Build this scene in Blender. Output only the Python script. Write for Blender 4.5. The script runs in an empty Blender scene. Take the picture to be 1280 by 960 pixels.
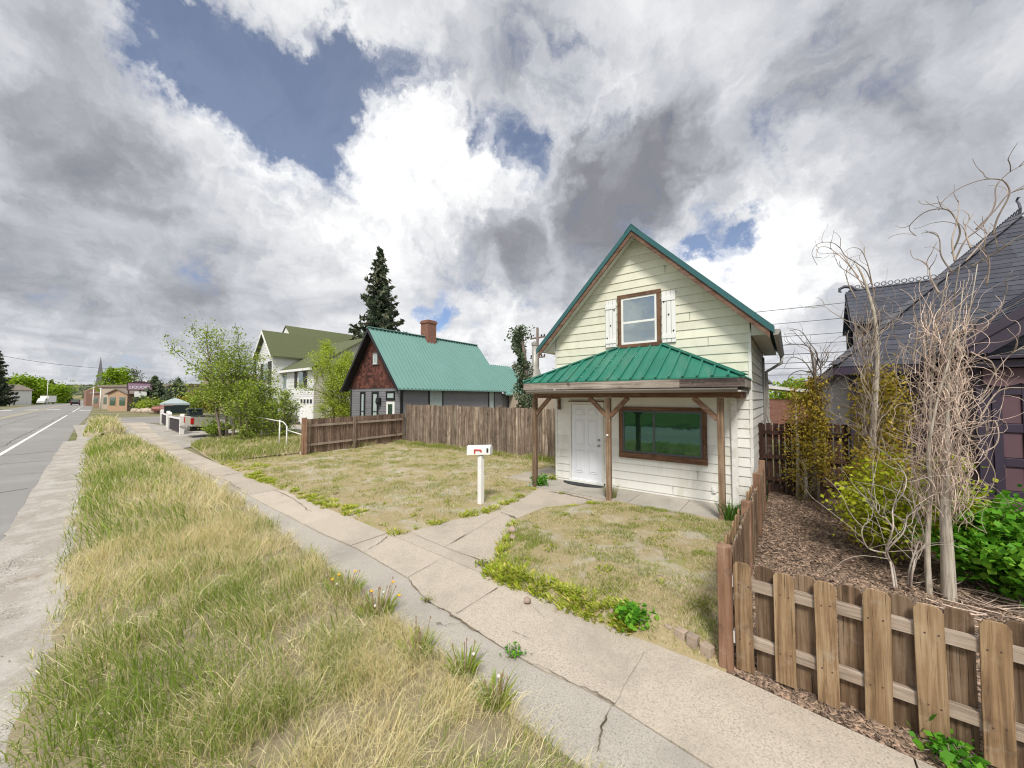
import bpy, bmesh, math, random
import numpy as np
from mathutils import Vector, Matrix
random.seed(7); rng = np.random.default_rng(7)
PI = math.pi; R = math.radians
scene = bpy.context.scene
col = scene.collection

# ------------------------------------------------------------------ camera
FPX = 455.0; YAW = R(37.4); PITCH = R(2.14); CH = 2.2
cam = bpy.data.cameras.new('camera'); co = bpy.data.objects.new('camera', cam); col.objects.link(co)
co.location = (0, 0, CH); co.rotation_euler = (PI/2 + PITCH, 0, YAW)
cam.sensor_width = 36; cam.lens = FPX/1280*36; cam.clip_start = 0.05; cam.clip_end = 6000
scene.camera = co
_F0 = Vector((-math.sin(YAW), math.cos(YAW), 0)); _Rt = Vector((math.cos(YAW), math.sin(YAW), 0)); _Z = Vector((0, 0, 1))
_F = _F0*math.cos(PITCH) + _Z*math.sin(PITCH); _U = -_F0*math.sin(PITCH) + _Z*math.cos(PITCH); _C = Vector((0, 0, CH))
def ray(u, v): return _F + _Rt*((u-640)/FPX) + _U*((480-v)/FPX)
def at(u, v, z=0.0):                       # measured point on the ground
    d = ray(u, v); return _C + d*((z-CH)/d.z)
def atY(u, v, Y):                          # measured point on a plane facing the street
    d = ray(u, v); return _C + d*(Y/d.y)
def far(u, fwd, z=0.0):                    # measured point at a distance along the view
    d = ray(u, 497); p = _C + d*fwd; return Vector((p.x, p.y, z))

# ------------------------------------------------------------------ helpers
def tag(o, label=None, cat=None, group=None, kind=None):
    if label: o['label'] = label
    if cat: o['category'] = cat
    if group: o['group'] = group
    if kind: o['kind'] = kind
    return o
def thing(name, label, cat, loc=(0, 0, 0), rz=0, group=None):
    o = bpy.data.objects.new(name, None); col.objects.link(o)
    o.location = loc; o.rotation_euler = (0, 0, rz); o.empty_display_size = .2
    return tag(o, label, cat, group)
def copy_tree(o, parent=None):
    c = o.copy(); col.objects.link(c)
    if parent is not None: c.parent = parent
    for ch in list(o.children): copy_tree(ch, c)
    return c
def root_loc(par):
    while par is not None and par.parent is not None: par = par.parent
    return Vector(par.location) if par is not None else Vector((0, 0, 0))

class MB:
    def __init__(s): s.v = []; s.f = []; s.t = []
    def add(s, vs, fs, t=None):
        o = len(s.v); t = random.random() if t is None else t
        s.v += [tuple(p) for p in vs]; s.f += [[i+o for i in f] for f in fs]; s.t += [t]*len(vs)
        return s
    def box(s, x0, x1, y0, y1, z0, z1, t=None):
        vs = [(x, y, z) for z in (z0, z1) for y in (y0, y1) for x in (x0, x1)]
        return s.add(vs, [[0, 2, 3, 1], [4, 5, 7, 6], [0, 1, 5, 4], [2, 6, 7, 3], [0, 4, 6, 2], [1, 3, 7, 5]], t)
    def beam(s, p, q, w, h, up=(0, 0, 1), t=None):
        p = Vector(p); q = Vector(q); d = (q-p).normalized(); up = Vector(up)
        if abs(d.dot(up)) > .98: up = Vector((0, 1, 0))
        sx = d.cross(up).normalized(); uz = sx.cross(d).normalized()
        vs = []
        for c in (p, q):
            for a, b in ((-1, -1), (1, -1), (1, 1), (-1, 1)): vs.append(c + sx*(a*w/2) + uz*(b*h/2))
        return s.add(vs, [[3, 2, 1, 0], [4, 5, 6, 7], [0, 1, 5, 4], [1, 2, 6, 5], [2, 3, 7, 6], [3, 0, 4, 7]], t)
    def prism(s, pts, ex, t=None):
        n = len(pts); ex = Vector(ex); P = [Vector(p) for p in pts]
        vs = P + [p+ex for p in P]
        fs = [list(range(n))[::-1], list(range(n, 2*n))] + [[i, (i+1) % n, n+(i+1) % n, n+i] for i in range(n)]
        return s.add(vs, fs, t)
    def poly(s, pts, t=None): return s.add(pts, [list(range(len(pts)))], t)
    def tube(s, path, r, n=6, t=None, caps=True):
        P = [Vector(p) for p in path]; m = len(P)
        rs = r if isinstance(r, (list, tuple)) else [r]*m
        vs = []; up = Vector((.13, .31, .94)); prev = None
        for i, p in enumerate(P):
            d = (P[min(i+1, m-1)] - P[max(i-1, 0)])
            if d.length < 1e-7: d = Vector((0, 0, 1))
            d.normalize()
            if prev is None:
                sx = d.cross(up)
                if sx.length < .05: sx = d.cross(Vector((1, 0, 0)))
            else: sx = prev - d*prev.dot(d)
            sx.normalize(); prev = sx; sy = d.cross(sx)
            for k in range(n):
                a = 2*PI*k/n; vs.append(p + sx*(math.cos(a)*rs[i]) + sy*(math.sin(a)*rs[i]))
        fs = [[i*n+k, i*n+(k+1) % n, (i+1)*n+(k+1) % n, (i+1)*n+k] for i in range(m-1) for k in range(n)]
        if caps: fs += [list(range(n))[::-1], list(range((m-1)*n, m*n))]
        return s.add(vs, fs, t)
    def lathe(s, c, prof, n=16, t=None, axis='z'):
        vs = []
        for r, z in prof:
            for k in range(n):
                a = 2*PI*k/n; x, y = r*math.cos(a), r*math.sin(a)
                vs.append((c[0]+x, c[1]+y, c[2]+z) if axis == 'z' else ((c[0]+z, c[1]+x, c[2]+y) if axis == 'x' else (c[0]+x, c[1]+z, c[2]+y)))
        m = len(prof)
        fs = [[i*n+k, i*n+(k+1) % n, (i+1)*n+(k+1) % n, (i+1)*n+k] for i in range(m-1) for k in range(n)]
        fs += [list(range(n))[::-1], list(range((m-1)*n, m*n))]
        return s.add(vs, fs, t)
    def build(s, name, mat, par=None, smooth=False, bevel=0.0, recalc=True):
        L = root_loc(par)
        me = bpy.data.meshes.new(name)
        me.from_pydata([(x-L.x, y-L.y, z-L.z) for x, y, z in s.v], [], s.f)
        a = me.attributes.new('tint', 'FLOAT', 'POINT'); a.data.foreach_set('value', np.array(s.t, dtype=np.float32))
        if recalc:
            bm = bmesh.new(); bm.from_mesh(me); bmesh.ops.recalc_face_normals(bm, faces=bm.faces[:]); bm.to_mesh(me); bm.free()
        if smooth: me.polygons.foreach_set('use_smooth', np.ones(len(me.polygons), dtype=bool))
        me.materials.append(mat); me.update()
        o = bpy.data.objects.new(name, me); col.objects.link(o)
        if par is not None: o.parent = par
        if bevel:
            b = o.modifiers.new('bevel', 'BEVEL'); b.width = bevel; b.segments = 2; b.limit_method = 'ANGLE'; b.angle_limit = R(40)
        return o

def np_mesh(name, V, loops, counts, mat, par=None, tint=None, colr=None, smooth=False):
    L = root_loc(par); V = V - np.array(L)
    me = bpy.data.meshes.new(name); nv = len(V); nf = len(counts)
    me.vertices.add(nv); me.vertices.foreach_set('co', V.astype(np.float32).ravel())
    me.loops.add(len(loops)); me.loops.foreach_set('vertex_index', loops.astype(np.int32))
    me.polygons.add(nf); st = np.zeros(nf, dtype=np.int32); st[1:] = np.cumsum(counts)[:-1]
    me.polygons.foreach_set('loop_start', st)
    if tint is not None:
        a = me.attributes.new('tint', 'FLOAT', 'POINT'); a.data.foreach_set('value', tint.astype(np.float32))
    if colr is not None:
        a = me.attributes.new('col', 'FLOAT_COLOR', 'POINT'); c4 = np.ones((nv, 4), dtype=np.float32); c4[:, :3] = colr; a.data.foreach_set('color', c4.ravel())
    if smooth: me.polygons.foreach_set('use_smooth', np.ones(nf, dtype=bool))
    me.update(calc_edges=True); me.materials.append(mat)
    o = bpy.data.objects.new(name, me); col.objects.link(o)
    if par is not None: o.parent = par
    return o

def leaf_cloud(name, P, size, mat, par=None, aspect=.62, upbias=.35, tint=None):
    """many single leaves, each a small folded diamond"""
    P = np.asarray(P, dtype=float); n = len(P)
    size = np.broadcast_to(size, (n,)) * rng.uniform(.5, 1.55, n)
    nr = rng.normal(size=(n, 3)); nr[:, 2] += upbias*2; nr /= np.linalg.norm(nr, axis=1)[:, None]
    a = rng.normal(size=(n, 3)); a -= nr*(a*nr).sum(1)[:, None]; a /= np.linalg.norm(a, axis=1)[:, None]
    b = np.cross(nr, a)
    s = size[:, None]
    V = np.stack([P - a*s*.5, P + b*s*.5*aspect + nr*s*.08 - a*s*.05, P + a*s*.5, P - b*s*.5*aspect + nr*s*.08 - a*s*.05], 1).reshape(-1, 3)
    t = rng.random(n) if tint is None else tint
    return np_mesh(name, V, np.arange(4*n), np.full(n, 4), mat, par, tint=np.repeat(t, 4))

def blade_field(name, P, h, w, az, lean, bend, colr, mat, par=None):
    """grass: every blade is two quads and a tip; lean and bend are fractions of its height"""
    n = len(P); d = np.stack([np.cos(az), np.sin(az), np.zeros(n)], 1)
    fa = rng.uniform(0, 2*PI, n); sd = np.stack([np.cos(fa), np.sin(fa), np.zeros(n)], 1)
    up = np.array([0, 0, 1.0])
    W = (w/2)[:, None]; H = h[:, None]
    m = P + up*H*.5 + d*(H*(lean*.5)[:, None]); m2 = P + up*H*.82 + d*(H*(lean*.82+bend*.35)[:, None])
    tp = P + up*H*(1-.35*bend)[:, None] + d*(H*(lean+bend)[:, None])
    V = np.stack([P-sd*W, P+sd*W, m-sd*W*.85, m+sd*W*.85, m2-sd*W*.55, m2+sd*W*.55, tp], 1).reshape(-1, 3)
    base = np.arange(n)[:, None]*7
    lp = (base + np.array([0, 1, 3, 2, 2, 3, 5, 4, 4, 5, 6])[None]).ravel()
    ct = np.tile(np.array([4, 4, 3]), n)
    return np_mesh(name, V, lp, ct, mat, par, colr=np.repeat(colr, 7, 0))

def vnoise(x, y, s, seed=0):
    """smooth value noise for planting and ground relief"""
    x = np.asarray(x)/s + seed*17.31; y = np.asarray(y)/s + seed*5.77
    xi = np.floor(x).astype(int); yi = np.floor(y).astype(int); fx = x-xi; fy = y-yi
    fx = fx*fx*(3-2*fx); fy = fy*fy*(3-2*fy)
    def hsh(a, b):
        q = np.sin(a*127.1 + b*311.7 + seed*74.7)*43758.5453; return q-np.floor(q)
    return (hsh(xi, yi)*(1-fx)+hsh(xi+1, yi)*fx)*(1-fy) + (hsh(xi, yi+1)*(1-fx)+hsh(xi+1, yi+1)*fx)*fy
def in_poly(x, y, poly):
    r = np.zeros(len(x), dtype=bool); n = len(poly); j = n-1
    for i in range(n):
        xi, yi = poly[i][0], poly[i][1]; xj, yj = poly[j][0], poly[j][1]
        c = ((yi > y) != (yj > y)) & (x < (xj-xi)*(y-yi)/((yj-yi) if yj != yi else 1e-9)+xi)
        r ^= c; j = i
    return r
def scatter(poly, n):
    xs = [p[0] for p in poly]; ys = [p[1] for p in poly]
    x = rng.uniform(min(xs), max(xs), n); y = rng.uniform(min(ys), max(ys), n); k = in_poly(x, y, poly)
    return x[k], y[k]

# ------------------------------------------------------------------ materials
def new_mat(name):
    m = bpy.data.materials.new(name); m.use_nodes = True; nt = m.node_tree
    return m, nt, nt.nodes['Principled BSDF'], nt.nodes.new, nt.links.new
def ramp(nt, fac, cols):
    r = nt.nodes.new('ShaderNodeValToRGB'); e = r.color_ramp.elements
    while len(e) < len(cols): e.new(.5)
    for i, (p, c) in enumerate(cols): e[i].position = p; e[i].color = (*c, 1)
    nt.links.new(fac, r.inputs['Fac']); return r.outputs['Color']
def noise_tex(nt, vec, scale, detail=4, rough=.55, dist=0):
    n = nt.nodes.new('ShaderNodeTexNoise'); n.inputs['Scale'].default_value = scale; n.inputs['Detail'].default_value = detail
    n.inputs['Roughness'].default_value = rough; n.inputs['Distortion'].default_value = dist; nt.links.new(vec, n.inputs['Vector']); return n.outputs['Fac']
def mixc(nt, a, b, fac, mode='MIX'):
    m = nt.nodes.new('ShaderNodeMix'); m.data_type = 'RGBA'; m.blend_type = mode
    for s, val in ((m.inputs['Factor'], fac), (m.inputs['A'], a), (m.inputs['B'], b)):
        if hasattr(val, 'links') or isinstance(val, bpy.types.NodeSocket): nt.links.new(val, s)
        elif isinstance(val, (int, float)): s.default_value = val
        else: s.default_value = (*val, 1)
    return m.outputs['Result']
def math_n(nt, op, a, b=None, c=None, clamp=False):
    m = nt.nodes.new('ShaderNodeMath'); m.operation = op; m.use_clamp = clamp
    for i, val in enumerate((a, b, c)):
        if val is None: continue
        if isinstance(val, bpy.types.NodeSocket): nt.links.new(val, m.inputs[i])
        else: m.inputs[i].default_value = val
    return m.outputs[0]
def mapr(nt, val, a, b, c=0.0, d=1.0, smooth=False):
    m = nt.nodes.new('ShaderNodeMapRange'); m.interpolation_type = 'SMOOTHSTEP' if smooth else 'LINEAR'
    nt.links.new(val, m.inputs['Value'])
    for k, x in (('From Min', a), ('From Max', b), ('To Min', c), ('To Max', d)): m.inputs[k].default_value = x
    return m.outputs['Result']
def coords(nt, scale=(1, 1, 1), src='Object'):
    t = nt.nodes.new('ShaderNodeTexCoord'); m = nt.nodes.new('ShaderNodeMapping'); m.inputs['Scale'].default_value = scale
    nt.links.new(t.outputs[src], m.inputs['Vector']); return m.outputs['Vector']
def attr(nt, name, out='Fac'):
    a = nt.nodes.new('ShaderNodeAttribute'); a.attribute_name = name; return a.outputs[out]
def bump(nt, h, strength, dist=.01, normal=None):
    b = nt.nodes.new('ShaderNodeBump'); b.inputs['Strength'].default_value = strength; b.inputs['Distance'].default_value = dist
    nt.links.new(h, b.inputs['Height'])
    if normal is not None: nt.links.new(normal, b.inputs['Normal'])
    return b.outputs['Normal']

def paint(name, c, rough=.55, var=.12, scale=3.0, dirt=None, dirt_amt=.25, metal=0.0, bumpy=.0, tintamt=.0, streak=(1, 1, 1), spec=.5):
    m, nt, P, N, L = new_mat(name); v = coords(nt, streak)
    f = noise_tex(nt, v, scale, 6, .6)
    c0 = tuple(x*(1-var) for x in c); c1 = tuple(min(1, x*(1+var)) for x in c)
    out = ramp(nt, f, [(.3, c0), (.7, c1)])
    if dirt:
        g = noise_tex(nt, v, scale*.7+.3, 8, .7, .6); out = mixc(nt, out, dirt, math_n(nt, 'MULTIPLY', mapr(nt, g, .5, .75), dirt_amt))
    if tintamt:
        t = attr(nt, 'tint'); k = mapr(nt, t, 0, 1, 1-tintamt, 1+tintamt)
        mm = N('ShaderNodeVectorMath'); mm.operation = 'SCALE'; L(out, mm.inputs[0]); L(k, mm.inputs['Scale']); out = mm.outputs[0]
    L(out, P.inputs['Base Color']); P.inputs['Roughness'].default_value = rough; P.inputs['Metallic'].default_value = metal
    P.inputs['Specular IOR Level'].default_value = spec
    if bumpy: L(bump(nt, noise_tex(nt, v, scale*12, 5, .7), bumpy, .006), P.inputs['Normal'])
    return m

def wood(name, c0, c1, c2, axis='z', grain=26, rough=.85, tintamt=.3, base_dark=None):
    """weathered board: long grain, knots and a tone of its own for every board"""
    m, nt, P, N, L = new_mat(name)
    st = {'z': (1, 1, .045), 'x': (.045, 1, 1), 'y': (1, .045, 1)}[axis]
    tc = N('ShaderNodeTexCoord'); t = attr(nt, 'tint')
    ad = N('ShaderNodeVectorMath'); ad.operation = 'ADD'; cmb = N('ShaderNodeCombineXYZ')
    for i in range(3): L(math_n(nt, 'MULTIPLY', t, 13.0+i*7), cmb.inputs[i])
    oi = N('ShaderNodeObjectInfo'); ad2 = N('ShaderNodeVectorMath'); ad2.operation = 'ADD'
    cm2 = N('ShaderNodeCombineXYZ'); [L(math_n(nt, 'MULTIPLY', oi.outputs['Random'], 31.0), cm2.inputs[i]) for i in range(3)]
    L(tc.outputs['Object'], ad.inputs[0]); L(cmb.outputs[0], ad.inputs[1]); L(ad.outputs[0], ad2.inputs[0]); L(cm2.outputs[0], ad2.inputs[1])
    mp = N('ShaderNodeMapping'); mp.inputs['Scale'].default_value = st; L(ad2.outputs[0], mp.inputs['Vector'])
    g = noise_tex(nt, mp.outputs[0], grain, 8, .65, .8); big = noise_tex(nt, ad2.outputs[0], 2.3, 4, .6)
    mx = math_n(nt, 'ADD', math_n(nt, 'MULTIPLY', g, .78), math_n(nt, 'MULTIPLY', big, .30))
    out = ramp(nt, mx, [(.33, c0), (.52, c1), (.72, c2)])
    mid = N('ShaderNodeTexNoise'); mid.inputs['Scale'].default_value = 5; mid.inputs['Detail'].default_value = 3; L(ad2.outputs[0], mid.inputs['Vector'])
    out = mixc(nt, out, tuple(x*.45 for x in c0), mapr(nt, mid.outputs['Fac'], .6, .78, 0, .7))
    rs = math_n(nt, 'ADD', math_n(nt, 'MULTIPLY', t, .6), math_n(nt, 'MULTIPLY', oi.outputs['Random'], .4))
    mp2 = N('ShaderNodeMapping'); mp2.inputs['Scale'].default_value = tuple(.5*q if q < 1 else q for q in st); L(ad2.outputs[0], mp2.inputs['Vector'])
    chk = noise_tex(nt, mp2.outputs[0], grain*4.2, 4, .6, .3); out = mixc(nt, out, tuple(x*.3 for x in c0), mapr(nt, chk, .60, .70, 0, .75))
    sil = noise_tex(nt, ad2.outputs[0], 7, 5, .7); out = mixc(nt, out, tuple(.55*x+.12 for x in c2), mapr(nt, sil, .56, .74, 0, .55))
    k = mapr(nt, rs, 0, 1, 1-tintamt, 1+tintamt); mm = N('ShaderNodeVectorMath'); mm.operation = 'SCALE'; L(out, mm.inputs[0]); L(k, mm.inputs['Scale'])
    L(mm.outputs[0], P.inputs['Base Color']); P.inputs['Roughness'].default_value = rough; P.inputs['Specular IOR Level'].default_value = .25
    L(bump(nt, math_n(nt, 'SUBTRACT', g, chk), .6, .006), P.inputs['Normal'])
    return m

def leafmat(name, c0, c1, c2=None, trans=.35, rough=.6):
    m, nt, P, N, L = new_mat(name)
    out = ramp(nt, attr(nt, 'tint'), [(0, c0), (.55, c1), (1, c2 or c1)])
    L(out, P.inputs['Base Color']); P.inputs['Roughness'].default_value = rough; P.inputs['Specular IOR Level'].default_value = .25
    tr = N('ShaderNodeBsdfTranslucent'); L(out, tr.inputs['Color']); mx = N('ShaderNodeMixShader'); mx.inputs[0].default_value = trans
    L(P.outputs[0], mx.inputs[1]); L(tr.outputs[0], mx.inputs[2]); L(mx.outputs[0], nt.nodes['Material Output'].inputs['Surface'])
    return m
def colmat(name, trans=.3):
    m, nt, P, N, L = new_mat(name); c = attr(nt, 'col', 'Color')
    L(c, P.inputs['Base Color']); P.inputs['Roughness'].default_value = .65; P.inputs['Specular IOR Level'].default_value = .2
    tr = N('ShaderNodeBsdfTranslucent'); L(c, tr.inputs['Color']); mx = N('ShaderNodeMixShader'); mx.inputs[0].default_value = trans
    L(P.outputs[0], mx.inputs[1]); L(tr.outputs[0], mx.inputs[2]); L(mx.outputs[0], nt.nodes['Material Output'].inputs['Surface'])
    return m
def glassmat(name, c, refl=.35, rough=.03, rc=(.86, .98, .95)):
    m, nt, P, N, L = new_mat(name)
    f = noise_tex(nt, coords(nt), 1.3, 2); L(ramp(nt, f, [(.3, tuple(x*.6 for x in c)), (.7, c)]), P.inputs['Base Color'])
    P.inputs['Roughness'].default_value = rough; P.inputs['IOR'].default_value = 1.5
    gl = N('ShaderNodeBsdfGlossy'); gl.inputs['Roughness'].default_value = rough; gl.inputs['Color'].default_value = (*rc, 1)
    L(bump(nt, noise_tex(nt, coords(nt), 3.0, 2), .06, .03), gl.inputs['Normal'])
    mx = N('ShaderNodeMixShader'); mx.inputs[0].default_value = refl; L(P.outputs[0], mx.inputs[1]); L(gl.outputs[0], mx.inputs[2])
    L(mx.outputs[0], nt.nodes['Material Output'].inputs['Surface']); return m

def groundmat(name, layers, fine=60, bumpd=.02, bs=.8, rough=.95):
    """layers: (colour, noise scale, lo, hi); the first is the base"""
    m, nt, P, N, L = new_mat(name); v = coords(nt)
    out = mixc(nt, tuple(x*.6 for x in layers[0][0]), tuple(min(1, x*1.3) for x in layers[0][0]), noise_tex(nt, v, fine, 5, .75))
    for i, (c, s, lo, hi) in enumerate(layers[1:]):
        ad = N('ShaderNodeVectorMath'); ad.operation = 'ADD'; ad.inputs[1].default_value = (i*3.7, i*9.1, 0); L(v, ad.inputs[0])
        f = mapr(nt, noise_tex(nt, ad.outputs[0], s, 8, .65, .4), lo, hi, smooth=True)
        cc = mixc(nt, tuple(x*.7 for x in c), tuple(min(1, x*1.25) for x in c), noise_tex(nt, ad.outputs[0], fine*1.3, 4, .7))
        out = mixc(nt, out, cc, f)
    L(out, P.inputs['Base Color']); P.inputs['Roughness'].default_value = rough; P.inputs['Specular IOR Level'].default_value = .2
    h = math_n(nt, 'ADD', noise_tex(nt, v, fine*.35, 6, .7), math_n(nt, 'MULTIPLY', noise_tex(nt, v, fine*2, 3, .6), .4))
    L(bump(nt, h, bs, bumpd), P.inputs['Normal'])
    return m

M = {}
M['siding'] = paint('cream_siding', (.69, .69, .565), .55, .07, 1.2, (.42, .38, .26), .4, tintamt=.07, bumpy=.1, streak=(1.5, 1.5, .6))
M['siding_white'] = paint('white_siding', (.74, .74, .70), .55, .06, 1.2, (.40, .35, .25), .5, tintamt=.07, bumpy=.1, streak=(1.6, 1.6, .5))
M['white'] = paint('white_paint', (.78, .78, .76), .5, .05, 4, (.42, .38, .32), .25, bumpy=.05)
M['door'] = paint('white_door_paint', (.77, .79, .84), .4, .03, 2, (.5, .5, .5), .12)
M['whiterough'] = paint('weathered_white_paint', (.74, .73, .70), .7, .08, 7, (.22, .18, .14), .55, bumpy=.25)
M['soffit'] = paint('soffit_paint', (.66, .64, .58), .7, .08, 3, (.3, .27, .22), .4)
M['trimbrown'] = wood('brown_trim', (.06, .03, .018), (.14, .075, .045), (.24, .145, .09), 'z', 18, tintamt=.15)
M['trimbrown_h'] = wood('brown_trim_flat', (.06, .03, .018), (.14, .075, .045), (.24, .145, .09), 'x', 18, tintamt=.15)
M['barge'] = wood('brown_bargeboard', (.09, .05, .035), (.17, .10, .07), (.27, .18, .13), 'x', 12, tintamt=.1)
M['fascia'] = wood('grey_fascia_board', (.045, .034, .03), (.23, .19, .16), (.46, .41, .36), 'x', 15, tintamt=.3)
M['fascia_dark'] = wood('stained_fascia_board', (.02, .015, .015), (.07, .052, .048), (.26, .21, .18), 'x', 12, tintamt=.15)
M['gutter'] = paint('aluminium_gutter', (.36, .34, .31), .45, .12, 2.5, (.07, .06, .05), .6, metal=.2, streak=(.15, 1, 1))
M['gutter_dark'] = paint('tarnished_gutter', (.24, .215, .19), .5, .2, 2.5, (.04, .035, .03), .8, metal=.2, streak=(.15, 1, 1))
M['post'] = wood('porch_post_wood', (.075, .045, .028), (.19, .125, .08), (.33, .245, .17), 'z', 22, tintamt=.2)
M['brace'] = wood('brace_wood', (.08, .045, .028), (.19, .11, .07), (.30, .2, .14), 'x', 22, tintamt=.25)
M['roof_teal'] = paint('teal_roof_metal', (.035, .125, .13), .3, .08, 1.5, (.1, .14, .13), .2, metal=.15, streak=(1, 1, 1))
M['roof_green'] = paint('green_roof_metal', (.022, .175, .12), .44, .16, 1.7, (.14, .25, .19), .55, metal=.1, streak=(2.5, .5, .5))
M['roof_neigh'] = paint('pale_teal_roof_metal', (.175, .33, .295), .5, .05, .8, (.2, .24, .22), .2, metal=.1)
M['glass'] = glassmat('window_glass_dark', (.008, .035, .025), .16, .03, (.40, .95, .74))
M['glass_up'] = glassmat('window_glass_clear', (.03, .04, .05), .45)
M['glass_far'] = glassmat('far_window_glass', (.05, .09, .09), .35)
M['curtain'] = paint('pale_curtain', (.36, .43, .42), .5, .12, 5)
M['darkframe'] = paint('dark_window_frame', (.08, .09, .1), .4, .1)
M['blackrubber'] = paint('black_rubber', (.022, .023, .026), .85, .2, 30, bumpy=.4)
M['metal'] = paint('brushed_metal', (.45, .44, .42), .35, .08, 8, metal=.9)
M['picket'] = wood('yellowed_picket', (.065, .038, .022), (.255, .165, .09), (.45, .335, .21), 'z', 24, tintamt=.24)
M['picket_dark'] = wood('grey_brown_picket', (.035, .022, .013), (.16, .102, .062), (.33, .245, .17), 'z', 20, tintamt=.3)
M['rail'] = wood('grey_rail', (.14, .10, .075), (.34, .27, .21), (.52, .45, .38), 'x', 20, tintamt=.15)
M['rail_y'] = wood('grey_rail_deep', (.14, .10, .075), (.34, .27, .21), (.52, .45, .38), 'y', 20, tintamt=.15)
M['redpost'] = wood('reddish_post', (.085, .042, .026), (.225, .125, .078), (.38, .25, .17), 'z', 18, tintamt=.12)
M['fence_old'] = wood('old_fence_board', (.045, .032, .024), (.17, .125, .092), (.42, .35, .28), 'z', 15, tintamt=.62)
M['fence_low'] = wood('low_fence_board', (.045, .028, .02), (.15, .098, .07), (.34, .26, .20), 'z', 15, tintamt=.5)
M['fence_dark'] = wood('dark_stained_fence', (.018, .010, .007), (.05, .026, .018), (.10, .055, .04), 'z', 16, tintamt=.3)
M['shingle_red'] = paint('red_brown_shingle', (.095, .032, .022), .85, .3, 6, (.03, .015, .012), .5, tintamt=.65, bumpy=.3)
M['siding_grey'] = paint('grey_siding', (.19, .19, .205), .6, .06, 1.5, (.1, .1, .1), .2, tintamt=.08)
M['blacktrim'] = paint('black_trim', (.012, .012, .016), .5, .15)
M['brick'] = None
M['white_house'] = paint('white_clapboard', (.66, .67, .66), .6, .05, 2, (.4, .4, .38), .25, tintamt=.06)
M['beige_house'] = paint('beige_clapboard', (.50, .47, .40), .6, .05, 2, (.3, .28, .24), .25, tintamt=.06)
M['roof_olive'] = paint('olive_shingle', (.10, .115, .052), .9, .12, 9, (.05, .06, .04), .4, tintamt=.14, bumpy=.3)
M['purple'] = paint('dark_purple_paint', (.032, .022, .042), .5, .12, 2, (.06, .05, .06), .2)
M['mauve'] = paint('mauve_paint', (.11, .058, .072), .6, .1, 2, (.09, .05, .06), .3)
M['mauve_siding'] = paint('mauve_grey_siding', (.125, .088, .098), .65, .08, 2, (.12, .09, .09), .3, tintamt=.08)
M['taupe_siding'] = paint('taupe_siding', (.34, .31, .30), .65, .06, 2, (.2, .18, .17), .3, tintamt=.08)
M['slate'] = paint('blue_grey_shingle', (.052, .056, .076), .8, .14, 10, (.04, .04, .05), .4, tintamt=.26, bumpy=.25)
M['slate_cap'] = paint('grey_ridge_cap', (.10, .10, .12), .8, .15, 8, tintamt=.2)
M['concrete_brick'] = paint('pinkish_paver', (.36, .28, .22), .9, .15, 14, (.16, .12, .09), .5, tintamt=.15, bumpy=.5)
M['utility'] = wood('utility_pole_wood', (.07, .05, .04), (.16, .12, .1), (.24, .19, .16), 'z', 12)
M['wire'] = paint('cable', (.06, .06, .07), .6)
M['bark_pale'] = wood('pale_bark', (.09, .07, .055), (.40, .35, .28), (.66, .61, .52), 'z', 30, tintamt=.22)
M['bark_twig'] = paint('tan_twig_bark', (.60, .47, .385), .85, .3, 14, (.18, .13, .11), .5, tintamt=.45)
M['bark_mid'] = paint('grey_tan_bark', (.33, .265, .215), .85, .3, 14, (.14, .11, .09), .5, tintamt=.5)
M['bark_white'] = paint('whitish_bark', (.46, .40, .34), .8, .2, 9, (.14, .11, .09), .5, tintamt=.2)
M['bark_grey'] = paint('grey_brown_bark', (.17, .135, .11), .9, .25, 6, (.06, .05, .04), .5, tintamt=.3)
M['leaf_aspen'] = leafmat('aspen_leaf', (.17, .25, .025), (.31, .42, .05), (.47, .55, .13), .42)
M['leaf_willowy'] = leafmat('yellow_green_leaf', (.26, .36, .025), (.42, .52, .05), (.58, .64, .12), .45)
M['leaf_far'] = leafmat('far_tree_leaf', (.14, .25, .014), (.26, .40, .02), (.38, .50, .05), .42)
M['leaf_spruce'] = leafmat('spruce_needle', (.04, .06, .034), (.07, .10, .062), (.17, .165, .10), .15)
M['leaf_ivy'] = leafmat('dusty_green_leaf', (.06, .10, .055), (.13, .18, .10), (.26, .28, .18), .25)
M['leaf_arb'] = leafmat('bronze_cedar_leaf', (.19, .18, .025), (.42, .32, .045), (.64, .46, .075), .42)
M['leaf_bright'] = leafmat('bright_green_leaf', (.04, .16, .012), (.11, .33, .02), (.27, .48, .05), .35)
M['leaf_lime'] = leafmat('lime_green_leaf', (.24, .31, .012), (.45, .51, .025), (.62, .62, .06), .42)
M['leaf_weed'] = leafmat('weed_leaf', (.13, .20, .015), (.30, .37, .025), (.50, .52, .07), .35)
M['flower_y'] = paint('dandelion_yellow', (.75, .42, .02), .7, .1)
M['puff'] = paint('seed_head_white', (.62, .60, .55), .95, .1)
M['stem'] = paint('pinkish_stem', (.30, .20, .13), .7, .2)
M['grass'] = colmat('grass_blades', .3)
M['chip'] = paint('wood_chip', (.25, .175, .125), .9, .2, 6, tintamt=.7)
M['silver_car'] = paint('silver_car_paint', (.50, .48, .44), .3, .05, 2, (.25, .22, .18), .3, metal=.3)
M['red_car'] = paint('red_car_paint', (.24, .075, .06), .5, .1, 2)
M['dark_car'] = paint('dark_car_paint', (.02, .022, .03), .3, .1, 2)
M['taillight'] = paint('red_tail_lens', (.42, .012, .012), .25, .1)
M['canvas'] = paint('grey_blue_canvas', (.36, .42, .43), .8, .06, 2)
M['bin'] = paint('dark_green_plastic', (.008, .02, .022), .5, .1)  # bin plastic, reused for the dark shade block under the canopy
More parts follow.
